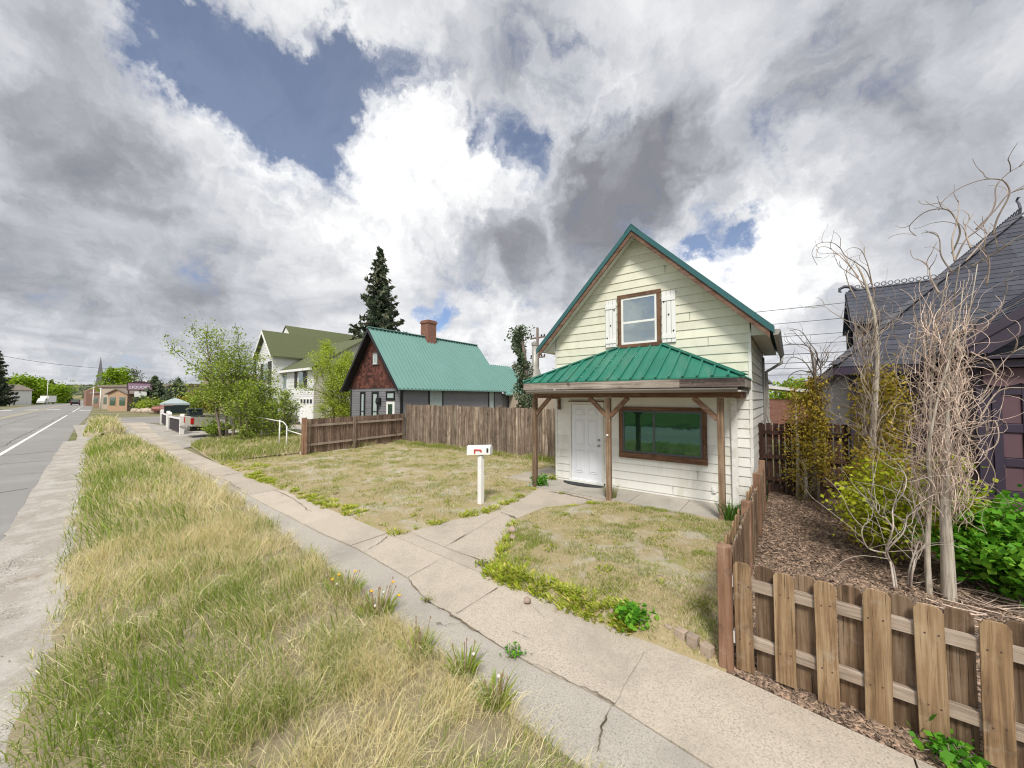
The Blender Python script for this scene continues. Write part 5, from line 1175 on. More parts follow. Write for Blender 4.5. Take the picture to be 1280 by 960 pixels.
for k in range(400):
    f_ = random.random()**1.15; z = .75+f_*2.2; a = random.random()*2*PI; rr = .10+.12*random.random()
    cx = W1.x + .02 + .10*(f_-.3); p = (cx+rr*math.cos(a), Y1+.05+rr*math.sin(a), z)
    out = random.uniform(-.15, .42); L = random.uniform(.4, 1.15)*(1.15-.3*f_)
    P = curl_twig(p, L, (math.cos(a)*out, math.sin(a)*out, 1), random.choice((.18, .3, .45)), 18, random.choice((0, 0, .05, .14)), (W1.x+.03+.05*(z-1), Y1+.05), random.choice((.3, .5, .9)))
    r = random.uniform(.0022, .005); g.tube(P, [r*(1-.6*j/18) for j in range(19)], 4)
arcs = [[(700, 380), (740, 300), (800, 250), (850, 170), (855, 100), (900, 50), (960, 15), (1010, -20)], [(845, 280), (860, 220), (905, 130), (890, 85), (860, 72), (800, 75), (720, 105), (660, 150), (640, 190)],
        [(690, 350), (720, 270), (690, 200), (650, 183), (590, 195), (540, 235), (530, 260), (555, 285)], [(780, 260), (850, 190), (900, 130), (960, 108), (1020, 100)], [(640, 500), (610, 440), (600, 400), (560, 370)],
        [(540, 760), (560, 640), (545, 560), (550, 530)], [(720, 850), (790, 900), (850, 800), (920, 720), (980, 705)], [(800, 960), (850, 880), (900, 855), (975, 855)], [(760, 720), (800, 740), (840, 760), (855, 820), (830, 880), (770, 930)],
        [(700, 380), (690, 300), (710, 230), (715, 150)], [(760, 330), (740, 260), (770, 200)], [(740, 380), (810, 300), (835, 250)], [(690, 420), (650, 360), (640, 290), (590, 265)], [(820, 470), (830, 380), (800, 320)],
        [(700, 700), (800, 640), (870, 560), (890, 500)], [(620, 800), (600, 700), (590, 600), (630, 540)], [(780, 1000), (850, 980), (860, 1060), (790, 1110)], [(760, 1050), (830, 1130), (850, 1200), (800, 1280)], [(700, 1000), (780, 1040), (850, 1010)],
        [(760, 400), (850, 350), (900, 320), (965, 290)], [(620, 760), (520, 700), (480, 780), (500, 860)]]
g.build('twigs', M['bark_twig'], wl1, smooth=True, recalc=False); g = MB()
arcs_into(g, [arc(a_, Y1+random.uniform(-.25, .3), depth=random.uniform(-.2, .3)) for a_ in arcs], .009)
tag(g.build('long_twigs', M['bark_mid'], wl1, smooth=True, recalc=False), 'long grey-brown arching twigs')
# second: behind and to the left, arching to the left at its top
W2 = Vector((.93, 8.0, 0)); wl2 = thing('curly_willow', 'curly willow behind the bronze cedar, its top arching left towards the cream house', 'tree', W2)
g = MB(); Yb = 8.0
trunk(g, [atY(1092, 660, Yb), atY(1090, 560, Yb), atY(1096, 470, Yb), atY(1094, 400, Yb), atY(1080, 350, Yb), atY(1070, 330, Yb)], [.05, .04, .03, .022, .015, .01]); g.build('trunk', M['bark_pale'], wl2, smooth=True)
g = MB()
for k in range(170):
    f_ = random.random(); z = 1.0+f_*2.3; a = random.random()*2*PI; p = (W2.x+.08+.1*random.random()*math.cos(a), Yb+.1*math.sin(a), z)
    P = curl_twig(p, random.uniform(.4, 1.1), (math.cos(a)*.3, math.sin(a)*.3, 1), random.choice((.16, .28, .4)), 14, random.choice((0, 0, .1)), (W2.x+.1-.03*(z-1), Yb), .4); r = random.uniform(.003, .006); g.tube(P, [r*(1-.65*j/14) for j in range(15)], 4)
arcs = [[(400, 500), (370, 420), (330, 385), (290, 360), (270, 330), (240, 310), (200, 310), (175, 325), (165, 355), (185, 395)], [(400, 520), (385, 440), (370, 380), (345, 335), (310, 330), (290, 345)], [(380, 480), (330, 440), (270, 400), (255, 370)],
        [(330, 680), (330, 620), (290, 600), (240, 570), (210, 550), (165, 555)], [(330, 520), (300, 460), (295, 420), (330, 400)], [(340, 440), (290, 380), (230, 330), (190, 330), (180, 370)], [(360, 480), (310, 400), (270, 350), (240, 365)], [(480, 800), (440, 700), (470, 620), (440, 560)], [(380, 900), (330, 850), (350, 780)], [(420, 860), (360, 800), (320, 700), (350, 640)]]
arcs_into(g, [arc(a_, Yb+random.uniform(-.2, .2)) for a_ in arcs], .009); g.build('twigs', M['bark_mid'], wl2, smooth=True, recalc=False)
# third: far back by the cream house
wl3 = thing('curly_willow', 'thin grey curly willow above the cedars, nearest the cream house', 'tree', (.3, 11.2, 0)); Yc = 9.9
g = MB(); trunk(g, [atY(1017, 622, Yc), atY(1019, 520, Yc), atY(1018, 470, Yc), atY(1014, 440, Yc)], [.05, .04, .025, .015]); g.build('trunk', M['bark_grey'], wl3, smooth=True)
g = MB(); arcs = [[(175, 860), (180, 780), (165, 720), (130, 680), (100, 650), (60, 655)], [(165, 740), (150, 700), (100, 690), (50, 695)], [(180, 780), (185, 730), (160, 690), (120, 640), (80, 640)], [(175, 820), (140, 760), (90, 740), (60, 780)], [(170, 800), (215, 760), (230, 720)], [(180, 840), (230, 800), (250, 740)], [(170, 800), (120, 790), (80, 810), (70, 850)], [(175, 840), (120, 830), (90, 860)]]
arcs_into(g, [arc(a_, Yc+random.uniform(-.15, .15)) for a_ in arcs], .014)
for k in range(60):
    z = 1.4+random.random()*1.6; a = random.random()*2*PI; P = curl_twig((wl3.location.x+.2, Yc, z), random.uniform(.4, .9), (math.cos(a)*.7, math.sin(a)*.5, 1), .2, 12, .05); g.tube(P, [.006*(1-.6*j/12) for j in range(13)], 4)
g.build('twigs', M['bark_grey'], wl3, smooth=True, recalc=False)
# fourth: low white-stemmed one close to the fence
W4 = at(1117, 742); wl4 = thing('curly_willow', 'small low curly willow with whitish bare stems just behind the picket fence', 'tree', (W4.x, W4.y, 0)); Yd = W4.y
g = MB(); Qd = lambda x, y, dy=0: atY(960+x/3.2, 460+y/3.2, Yd+dy)
for pts in ([(505, 880), (490, 780), (470, 740), (500, 640), (500, 560), (545, 490), (550, 430), (510, 400)], [(515, 880), (500, 790), (475, 735), (540, 660), (560, 590), (600, 560)], [(570, 880), (580, 800), (600, 740), (640, 690)], [(560, 870), (570, 790), (600, 700), (620, 650), (580, 530)], [(470, 740), (400, 720), (375, 660), (390, 620)], [(500, 640), (470, 600), (440, 580), (400, 480)]):
    P = smooth_path([Qd(x, y, random.uniform(-.1, .15)) for x, y in pts]); n = len(P); g.tube(P, [.011*(1-.72*k/n) for k in range(n)], 6)
    for j in range(8):
        m_ = random.randint(n//5, n-2); T = curl_twig(P[m_], random.uniform(.2, .75), P[m_+1]-P[m_]+Vector((random.gauss(0, .06), random.gauss(0, .06), .02)), .28, 10, .04); g.tube(T, [.0042*(1-.06*q) for q in range(11)], 4)
g.build('stems', M['bark_white'], wl4, smooth=True, recalc=False)

def cedar(label, base, h, r, n, leaf, mat, seed, trunkh=.3, top=.5, group=None, name='cedar_shrub', dense=1.0):
    st = random.getstate(); random.seed(seed); t = thing(name, label, 'shrub', (base[0], base[1], 0), group=group); g = MB(); pts = []; tn = []
    g.tube([(base[0], base[1], -.05), (base[0]+.02, base[1], h*.5), (base[0], base[1], h*.95)], [.045, .03, .008], 8)
    nb = 46
    for i in range(nb):
        f_ = trunkh/h + (1-trunkh/h)*(i+.5)/nb; q = (f_-trunkh/h)/(1-trunkh/h); L = r*(math.sin(PI*(q*.8+.16))**.8*(1-q*top)+.08)*random.uniform(.55, 1.3); a = i*2.4+random.gauss(0, .4)
        B = limb_path((base[0], base[1], h*f_), (math.cos(a), math.sin(a), .75), L, 5, .15, .1); g.tube(B, [.007*(1-.15*j) for j in range(6)], 4)
        cn = random.random()
        for j in range(n//nb):
            s = random.random()**.7; k = min(int(s*5), 4); c = B[k].lerp(B[k+1], s*5-k); w = .11*(r/.4)
            pts.append((c.x+random.gauss(0, w), c.y+random.gauss(0, w), max(.04, c.z+random.gauss(0, w*1.2)))); tn.append(min(1, max(0, .6*cn+.4*random.random())))
    g.build('trunk', M['bark_pale'], t, smooth=True, recalc=False); leaf_cloud('foliage', pts, leaf, M[mat], t, aspect=.5, upbias=.1, tint=np.array(tn)); random.setstate(st); return t
cedar('tall bronze cedar with a bare pale lower trunk, in front of the dark fence', (.40, 9.95), 2.55, .32, 4200, .058, 'leaf_arb', 3, trunkh=.55, group='bronze cedars in the mulch bed')
cedar('thin half-bare cedar beside the end of the cream house', (.08, 10.0), 2.35, .32, 1500, .055, 'leaf_arb', 5, trunkh=.3, group='bronze cedars in the mulch bed')
cedar('bronze cedar against the dark purple house corner', (1.14, 8.3), 2.5, .46, 6400, .058, 'leaf_arb', 7, trunkh=.6, group='bronze cedars in the mulch bed')
cedar('loose bronze shrub low between the willow stems', (.86, 7.4), 1.3, .45, 2200, .052, 'leaf_arb', 9, trunkh=.02, top=.3, group='bronze cedars in the mulch bed')
cedar('small scrubby grey shrub at the foot of the dark fence', (.2, 9.8), .9, .3, 350, .05, 'leaf_arb', 13, trunkh=.02, top=.3, group='bronze cedars in the mulch bed')
def bush(label, base, r, h, n, leaf, mat, seed, name='shrub', group=None, stems=14, z0=0):
    st = random.getstate(); random.seed(seed); t = thing(name, label, 'shrub', (base[0], base[1], z0), group=group); g = MB(); pts = []; tn = []
    for i in range(stems):
        a = i*2.4; q = math.sqrt((i+.5)/stems); tip = Vector((base[0]+r*q*math.cos(a), base[1]+r*q*math.sin(a), z0+h*(1-.45*q*q)*random.uniform(.75, 1.1)))
        B = [Vector((base[0], base[1], z0-.03)).lerp(tip, s)+Vector((random.gauss(0, .02), random.gauss(0, .02), .12*h*math.sin(s*PI)))for s in (0, .25, .5, .75, 1)]; g.tube(B, [.009, .007, .005, .004, .003], 4); cn = random.random()
        for j in range(n//stems):
            s = random.uniform(.25, 1.02); k = min(int(s*4), 3); c = B[k].lerp(B[k+1], s*4-k); w = .13*r+.03
            pts.append((c.x+random.gauss(0, w), c.y+random.gauss(0, w), max(z0+.02, c.z+random.gauss(0, w*.8)))); tn.append(min(1, max(0, .55*cn+.45*random.random())))
    g.build('stems', M['bark_grey'], t, recalc=False); leaf_cloud('foliage', pts, leaf, M[mat], t, aspect=.75, upbias=.6, tint=np.array(tn)); random.setstate(st); return t
bush('lime-green shrub growing among the willow twigs in front of the bronze cedar', (.93, 6.75), .48, 1.42, 3600, .048, 'leaf_lime', 15, stems=26)
bush('lush bright green shrub at the foot of the purple panelled front', (1.90, 6.55), .66, 1.05, 5200, .075, 'leaf_bright', 19, stems=26)
bush('small bright green plant at the base of the large willow', (1.50, 6.75), .36, 1.45, 2200, .055, 'leaf_lime', 23)
pb_ = at(268, 547); bush('low leafy shrub in front of the pickup rear wheel', (pb_.x, pb_.y), .75, 1.0, 900, .09, 'leaf_aspen', 33)
bush('bright green weed at the bottom of the picket fence', (.72, 3.42), .12, .12, 160, .05, 'leaf_bright', 25, name='weed')

# ================================================================== VEHICLES (built along +x, then placed)
def wheel(par, x, y, r, w, hub='metal', side=-1):
    g = MB(); g.lathe((x, y, r), [(r*.62, -w/2), (r*.93, -w/2), (r, -w*.35), (r, w*.35), (r*.93, w/2), (r*.62, w/2)], 22, axis='y'); W = g.build('wheel', M['blackrubber'], par, smooth=False, bevel=.004)
    g = MB(); yo = y+side*w*.5; g.lathe((x, yo-side*.03, r), [(r*.6, 0), (r*.6, side*.02), (r*.2, side*.035), (.03, side*.04)], 18, axis='y')
    for k in range(6): a = k*PI/3; g.beam((x+.1*r*math.cos(a), yo+side*.0, r+.1*r*math.sin(a)), (x+.58*r*math.cos(a), yo+side*.0, r+.58*r*math.sin(a)), .06, .03, up=(0, 1, 0))
    g.build('rim', M[hub], W)
def ext(mb, prof, y0, y1, t=.5): mb.prism([(x, y0, z) for x, z in prof], (0, y1-y0, 0), t)
TR = thing('pickup_truck', 'pale silver pickup truck with a red tail light parked behind the saplings', 'truck', (0, 0, 0))
g = MB(); W_ = .95
ext(g, [(0, .62), (0, 1.14), (2.25, 1.14), (2.25, .5), (1.78, .5), (1.72, .72), (1.55, .9), (1.25, .97), (.95, .9), (.78, .72), (.72, .55)], -W_, -W_+.10)
ext(g, [(0, .62), (0, 1.14), (2.25, 1.14), (2.25, .5), (1.78, .5), (1.72, .72), (1.55, .9), (1.25, .97), (.95, .9), (.78, .72), (.72, .55)], W_-.10, W_)
g.box(0, .07, -W_+.1, W_-.1, .6, 1.14); g.box(.07, 2.2, -W_+.1, W_-.1, .62, .68)
ext(g, [(2.27, .45), (2.27, 1.16), (2.45, 1.82), (3.65, 1.82), (4.15, 1.2), (5.25, 1.08), (5.4, .95), (5.4, .5), (5.05, .5), (4.98, .75), (4.75, .9), (4.5, .95), (4.2, .88), (4.0, .7), (3.95, .48)], -W_+.02, W_-.02)
g.build('body', M['silver_car'], TR, bevel=.025)
g = MB(); ext(g, [(2.42, 1.22), (2.56, 1.72), (3.05, 1.74), (3.05, 1.2)], -W_+.005, W_-.005); ext(g, [(3.13, 1.2), (3.13, 1.74), (3.58, 1.72), (3.98, 1.22)], -W_+.005, W_-.005); g.build('side_window', M['blacktrim'], TR)
g = MB(); g.prism([(3.70, -.8, 1.8), (4.17, -.84, 1.225), (4.17, .84, 1.225), (3.70, .8, 1.8)], (.012, 0, .01), .5); g.build('windscreen', M['blacktrim'], TR)
for s in (-1, 1):
    g = MB(); g.box(-.03, .10, s*W_-.02-(.10 if s > 0 else 0)+(.0), s*W_+.02+(.10 if s < 0 else 0), .74, 1.08); g.build('taillight', M['taillight'], TR, bevel=.01)
for bb in ((-.2, -.03, -.9, .9, .45, .6), (5.38, 5.52, -.92, .92, .42, .6)): g = MB(); g.box(*bb); g.build('bumper', M['metal'], TR, bevel=.02)
g = MB(); g.box(.0, 5.0, -.7, .7, .34, .5); g.box(-.02, 2.26, -W_-.01, -W_+.11, 1.142, 1.17); g.box(-.02, 2.26, W_-.11, W_+.01, 1.142, 1.17); g.build('underbody', M['blacktrim'], TR)
for x in (1.25, 4.5):
    for s in (-1, 1): wheel(TR, x, s*(W_-.14), .37, .24, side=s)
TR.location = (-27.0, 5.25, 0); TR.rotation_euler = (0, 0, R(88))
def car(name, label, prof, win, mat, loc, rz, L_, W2_=.88, wr=.33, wx=(.85, 3.5), group=None):
    t = thing(name, label, 'car', (0, 0, 0), group=group); g = MB(); ext(g, prof, -W2_, W2_); g.build('body', M[mat], t, bevel=.05)
    g = MB(); 
    for w in win: ext(g, w, -W2_-.006, W2_+.006)
    g.build('side_window', M['blacktrim'], t)
    g = MB(); b = prof; g.box(-.012, .02, -.72, .72, 1.02, 1.42); g.build('rear_window', M['glass_far'], t)
    for s in (-1, 1):
        g = MB(); g.box(-.03, .06, s*(W2_-.24), s*(W2_-.02), .78, 1.0) if s > 0 else g.box(-.03, .06, -W2_+.02, -W2_+.24, .78, 1.0); g.build('taillight', M['taillight'], t)
    for x in wx:
        for s in (-1, 1): wheel(t, x, s*(W2_-.1), wr, .2, side=s)
    t.location = loc; t.rotation_euler = (0, 0, rz); return t
suv = [(0, .4), (-.02, .95), (.12, 1.55), (.4, 1.66), (2.5, 1.62), (3.3, 1.08), (4.3, .95), (4.4, .7), (4.4, .38), (3.9, .3), (.5, .3)]
p = at(93.5, 506.5); car('parked_car', 'dark sport utility car seen from behind on the road far away', suv, [[(.35, 1.05), (.45, 1.5), (2.35, 1.5), (3.0, 1.05)]], 'dark_car', (p.x+1.0, p.y, 0), R(176), 4.4)
p = at(210, 516.0); car('parked_car', 'red car with a dark windscreen under the grey canopy', [(0, .4), (-.02, .9), (.3, 1.05), (.9, 1.5), (2.2, 1.5), (3.0, 1.02), (4.2, .92), (4.35, .65), (4.3, .35), (.3, .32)], [[(.6, 1.04), (1.0, 1.42), (2.1, 1.42), (2.75, 1.04)]], 'red_car', (p.x-1.5, p.y+1.5, 0), R(-40), 4.3)
p = far(79, 150); car('parked_car', 'small pale car parked far off beside the white box truck', suv, [[(.35, 1.05), (.45, 1.5), (2.35, 1.5), (3.0, 1.05)]], 'silver_car', (p.x, p.y, 0), R(176), 4.4)
p = far(57, 118); bt = thing('box_truck', 'white box truck parked beyond the road next to the white sign pole', 'truck', (0, 0, 0))
g = MB(); g.box(1.9, 6.2, -1.1, 1.1, .7, 2.95); g.build('cargo_box', M['white'], bt, bevel=.03)
g = MB(); ext(g, [(0, .45), (0, 1.2), (.35, 1.35), (.75, 2.1), (1.85, 2.1), (1.85, .45)], -1.0, 1.0); g.build('cab', M['white_house'], bt, bevel=.05)
g = MB(); ext(g, [(.5, 1.35), (.8, 1.95), (1.5, 1.95), (1.5, 1.3)], -1.01, 1.01); g.build('side_window', M['blacktrim'], bt)
for x in (.9, 4.9):
    for s in (-1, 1): wheel(bt, x, s*.9, .42, .25, side=s)
bt.location = (p.x-1, p.y-1, 0); bt.rotation_euler = (0, 0, R(150)); bt.scale = (.8, .9, .95)

# canopy
cp = far(219, 50); ct = thing('canopy_tent', 'grey-blue pop-up canopy with a shallow peaked top near the side street', 'canopy', (cp.x, cp.y, 0))
hz_ = lambda v, fwd: CH+(497-v)/FPX*fwd
e_, pk_ = hz_(504, 50), hz_(498, 50); r_ = 1.3
g = MB(); q = [(cp.x-r_, cp.y-r_), (cp.x+r_, cp.y-r_), (cp.x+r_, cp.y+r_), (cp.x-r_, cp.y+r_)]; i_ = .25
for k in range(4):
    a, b = q[k], q[(k+1) % 4]; m1 = lambda s, w: (cp.x+(s[0]-cp.x)*w, cp.y+(s[1]-cp.y)*w)
    a5, b5 = m1(a, .3), m1(b, .3); g.prism([(*a, e_), (*b, e_), (*b5, pk_-.1), (*a5, pk_-.1)], (0, 0, -.03), .5); g.prism([(*a5, pk_-.1), (*b5, pk_-.1), (cp.x, cp.y, pk_+.06)], (0, 0, -.03), .5)
    d = Vector((b[0]-a[0], b[1]-a[1], 0)).normalized(); g.beam((*a, e_-.12), (*b, e_-.12), .02, .24, t=.5)
g.build('canopy_top', M['canvas'], ct)
g = MB(); g.prism([(*q[1], .1), (*q[2], .1), (*q[3], .1)], (0, 0, e_-.4), .5); g.build('shade_fill', M['bin'], ct)  # dark block added under the canopy to stand for its shaded inside
for x, y in q: g = MB(); g.box(x-.03, x+.03, y-.03, y+.03, 0, e_); g.build('leg', M['metal'], ct)

# ================================================================== FAR TOWN
def simple_house(name, label, cat, c, w, d, h, rise, rz, wallm, roofm, wins=0):
    t = thing(name, label, cat, (0, 0, 0)); g = MB()
    g.prism([(-w/2, -d/2, -.2), (w/2, -d/2, -.2), (w/2, -d/2, h), (0, -d/2, h+rise-.02), (-w/2, -d/2, h)] if rise else [(-w/2, -d/2, -.2), (w/2, -d/2, -.2), (w/2, -d/2, h), (-w/2, -d/2, h)], (0, d, 0), .5); g.build('wall', M[wallm], t)
    g = MB()
    if rise:
        for s in (-1, 1): slab(g, (0, -d/2-.3, h+rise+.1), (s*(w/2+.35), -d/2-.3, h-.1), (s*(w/2+.35), d/2+.3, h-.1), (0, d/2+.3, h+rise+.1), .14, .5)
    else: g.box(-w/2-.3, w/2+.3, -d/2-.3, d/2+.3, h+.002, h+.4)
    g.build('roof', M[roofm], t)
    for k in range(wins):
        x = -w/2+w*(k+.5)/wins; g = MB(); g.box(x-.5, x+.5, -d/2-.05, -d/2, .9, 2.3); g.build('window', M['glass_far'], t)
    t.location = (c[0], c[1], 0); t.rotation_euler = (0, 0, rz); return t
# roadside pub: sign, entrance kiosk, long roofs
sgp = far(174.5, 60); sg = thing('street_sign', 'brown framed sign with a mauve face and pale lettering above a smaller white board', 'sign', (sgp.x, sgp.y, 0))
face = math.atan2(-(CH*0-sgp.y), -(0-sgp.x)); nx = Vector((-sgp.x, -sgp.y, 0)).normalized(); tx = Vector((-nx.y, nx.x, 0))
s0, s1 = hz_(488.7, 60), hz_(479.5-0.0, 60); sw_ = 1.42
s1 = hz_(479.3, 60)
sb, st_ = hz_(488.3, 60), hz_(478.6, 60)
def obox(mb, c, hx, hy, z0, z1, t=.5): mb.prism([c+tx*a*hx+nx*b*hy+_Z*z0 for a, b in ((-1, -1), (1, -1), (1, 1), (-1, 1))], (0, 0, z1-z0), t)
B0 = Vector((sgp.x, sgp.y, 0))
g = MB(); obox(g, B0-tx*sw_*.9, .09, .09, 0, sb); obox(g, B0+tx*sw_*.9, .09, .09, 0, sb); g.build('post', M['sign_frame'], sg)
g = MB(); obox(g, B0-nx*.03, sw_+.08, .1, sb, st_+.02); g.prism([B0-nx*.15+tx*a+_Z*z for a, z in ((-sw_-.15, st_), (sw_+.15, st_), (0, st_+.32))], nx*.3, .5); g.build('frame', M['sign_frame'], sg)
g = MB(); obox(g, B0+nx*.09, sw_-.05, .025, sb+.14, st_-.1); g.build('face', M['sign_face'], sg)
g = MB(); obox(g, B0+nx*.05+tx*.1, .72, .05, sb-1.0, sb-.15); g.build('lower_board', M['white'], sg)
def text_on(par, s, c, size, mat, right, nrm, name='lettering'):
    cu = bpy.data.curves.new(name, 'FONT'); cu.body = s; cu.size = size; cu.align_x = 'CENTER'; cu.align_y = 'CENTER'; cu.extrude = .012; cu.offset = size*.02
    to = bpy.data.objects.new('tmp_text', cu); col.objects.link(to); bpy.context.view_layer.update()
    me = bpy.data.meshes.new_from_object(to.evaluated_get(bpy.context.evaluated_depsgraph_get())); bpy.data.objects.remove(to)
    up = Vector((0, 0, 1)); mtx = Matrix((right, up, nrm)).transposed().to_4x4(); me.transform(mtx); L = root_loc(par); me.transform(Matrix.Translation(Vector(c)-L))
    me.materials.clear(); me.materials.append(mat); me.name = name; o = bpy.data.objects.new(name, me); col.objects.link(o); o.parent = par; return o
text_on(sg, 'LIQUORS', B0+nx*.135+_Z*(sb+.52), .58, M['sign_letter'], tx, nx)
kp = far(161, 63); simple_house('kiosk', 'small timber entrance building with a tan hipped roof left of the brown sign', 'building', (kp.x, kp.y), 3.4, 3.4, hz_(491.5, 63), .7, R(35), 'orangewood', 'brown_roof', wins=2)
lp = far(212, 74); simple_house('commercial_building', 'long low tan building with a flat brown roof behind the conifers', 'building', (lp.x, lp.y), 26, 9, hz_(484, 74), 0, R(20), 'stucco', 'brown_roof', wins=7)
lp = far(290, 66); simple_house('commercial_building', 'brown flat-roofed building seen between the saplings and the white gable', 'building', (lp.x, lp.y+4), 22, 9, hz_(472, 66), 0, R(8), 'stucco', 'brown_roof', wins=6)
for k, (u, dv, s, lab) in enumerate(((169, 515, .55, 'pale boulder under the brown sign, leftmost of the row'), (178, 515.6, .6, 'pale boulder second from the left below the brown sign'), (185, 515.8, .62, 'pale boulder third from the left below the brown sign'), (194, 516.5, .7, 'pale boulder beside the red car, rightmost of the row'))):
    p = at(u, dv); g = MB(); g.lathe((p.x, p.y, -.1), [(s*.8, 0), (s*1.1, s*.4), (s*.9, s*.9), (s*.35, s*1.15)], 9); o = g.build('boulder', M['rock'], smooth=True)
    for v_ in o.data.vertices: v_.co += Vector((random.gauss(0, .08), random.gauss(0, .08), random.gauss(0, .05)))
    tag(o, lab, 'boulder', 'boulders below the sign')
# church with the thin steeple
chp = far(124, 105); ch = thing('church', 'brown brick church tower with a thin grey needle spire', 'church', (chp.x, chp.y, 0)); zc = hz_(490, 105); zs = hz_(445, 105)
g = MB(); g.box(-2.0, 2.0, -2.0, 2.0, -.2, zc); g.prism([(1.6, -3, -.2), (1.6, 3, -.2), (1.6, 3, 4), (1.6, 0, 6), (1.6, -3, 4)], (8, 0, 0), .5); g.v = [(x+chp.x, y+chp.y, z) for x, y, z in g.v]; g.build('tower', M['brick_church'], ch)
g = MB(); g.add([(-1.5, -1.5, zc), (1.5, -1.5, zc), (1.5, 1.5, zc), (-1.5, 1.5, zc), (-.72, -.72, zc+3.2), (.72, -.72, zc+3.2), (.72, .72, zc+3.2), (-.72, .72, zc+3.2), (0, 0, zs)], [[3, 2, 1, 0], [0, 1, 5, 4], [1, 2, 6, 5], [2, 3, 7, 6], [3, 0, 4, 7], [4, 5, 8], [5, 6, 8], [6, 7, 8], [7, 4, 8]], .5); g.v = [(x+chp.x, y+chp.y, z) for x, y, z in g.v]; g.build('spire', M['steeple'], ch)
# street lamps / posts
for u, fwd, vt, lab in ((116.5, 72, 486, 'pale lamp post left of the church'), (125.5, 66, 487, 'pale lamp post in front of the church'), (59, 112, 478, 'white sign pole above the box truck'), (2, 100, 489, 'thin pale post at the left edge of the view')):
    p = far(u, fwd); t = thing('street_lamp', lab, 'lamp post', (p.x, p.y, 0), group='posts along the far street'); z = hz_(vt, fwd)
    g = MB(); g.tube([(p.x, p.y, -.1), (p.x, p.y, z)], [.085, .06], 8); g.build('pole', M['siding_white'], t, smooth=True); g = MB(); g.lathe((p.x, p.y, z), [(.06, 0), (.14, .08), (.15, .22), (.05, .3)], 8); g.build('lamp_head', M['white'], t)
# across the road
p = far(10, 108); simple_house('shop_building', 'white gable-fronted shop at the left edge beyond the road', 'building', (p.x-3, p.y), 6, 6, hz_(487, 108), 1.5, R(50), 'white_house', 'brown_roof', wins=2)
p = far(24, 112); t = thing('low_wall', 'long low white wall in front of the row of green trees', 'wall', (p.x, p.y, 0)); a = far(13, 106); b = far(34, 118)
g = MB(); g.beam((a.x, a.y, .6), (b.x, b.y, .6), .3, 1.3); g.build('wall_panel', M['white_house'], t); g = MB(); g.beam((a.x, a.y, 1.3), (b.x, b.y, 1.3), .42, .1); g.build('coping', M['stucco'], t)
p = far(150, 88); simple_house('shop_building', 'low dark shop front just left of the timber entrance building', 'building', (p.x, p.y), 7, 6, hz_(492, 88), 0, R(30), 'brick_church', 'brown_roof', wins=3)
# ================================================================== GRASS, WEEDS, LITTER
def cmix(a, b, t): return np.array(a)[None]*(1-t[:, None]) + np.array(b)[None]*t[:, None]
GREEN1, GREEN2, DRY1, DRY2 = (.20, .31, .04), (.44, .53, .12), (.78, .66, .34), (.98, .90, .60)
def tall_grass(xa, xb, dens, wid, hs, zf, fa=grass_l, fb=sw_l, bunch=True):
    n = int(dens*(xb-xa)*2.8); x = rng.uniform(xa, xb, n); y = rng.uniform(-1.2, 4.3, n)
    a = fa(x)+.10*(vnoise(x, y, .22, 40)-.4); b = fb(x)+.10*(vnoise(x, y, .25, 41)-.5)
    cl = vnoise(x, y, .28, 42)*.6+vnoise(x, y, .1, 43)*.4; big = vnoise(x, y, 1.3, 44)
    edge = np.clip((y-a)/.35, 0, 1)
    k = (y > a) & (y < b) & (rng.random(n) < np.clip(.15+1.5*(cl-.25), .06, 1)*(.35+.65*edge)); x, y, a, b, cl, big, edge = [q[k] for q in (x, y, a, b, cl, big, edge)]; n = len(x)
    t = (y-a)/(b-a)
    dryp = np.clip(.30+.8*t*.7+(big-.5)*1.0+(vnoise(x, y, .4, 45)-.5)*.5, .03, .95); dry = rng.random(n) < dryp
    h = hs*(.45+.75*cl)*rng.uniform(.45, 1.25, n)*np.where(dry, 1.05, .85)*(.45+.55*edge); h *= np.where(t > .88, .8, 1)
    wind = R(-20)+R(38)*(vnoise(x, y, .8, 46)-.5)*2+rng.normal(0, .7, n)
    lean = np.abs(rng.normal(.25, .24, n))+np.where(dry, .12, 0); bend = np.abs(rng.normal(.28, .22, n))
    flat = dry & (rng.random(n) < .34); lean = np.where(flat, rng.uniform(1.5, 4, n), lean); h = np.where(flat, h*.28, h); wind = np.where(flat, rng.uniform(0, 2*PI, n), wind)
    wid = wid*np.where(rng.random(n) < .12, 1.9, 1.0)*np.where(dry, .85, 1.1)
    g_ = cmix(GREEN1, GREEN2, rng.random(n)); d_ = cmix(DRY1, DRY2, rng.random(n)); c = np.where(dry[:, None], d_, g_)*rng.uniform(.75, 1.15, n)[:, None]
    return np.stack([x, y, zf(x, y)-.01], 1), h, wid*rng.uniform(.6, 1.3, n), wind, lean, bend, c
parts = [tall_grass(-3.2, 1.6, 15500, .0036, .275, strip_z), tall_grass(-8, -3.2, 7200, .005, .30, strip_z), tall_grass(-16, -8, 1600, .010, .38, strip_z), tall_grass(-28.8, -16, 620, .02, .40, strip_z),
         tall_grass(-44, -31, 520, .035, .5, hump_z, hump_a, hump_b)]
o = blade_field('tall_grass', *[np.concatenate([p[i] for p in parts]) for i in range(7)], M['grass']); tag(o, 'long green and straw-yellow grass on the roadside verge', 'grass', kind='stuff')
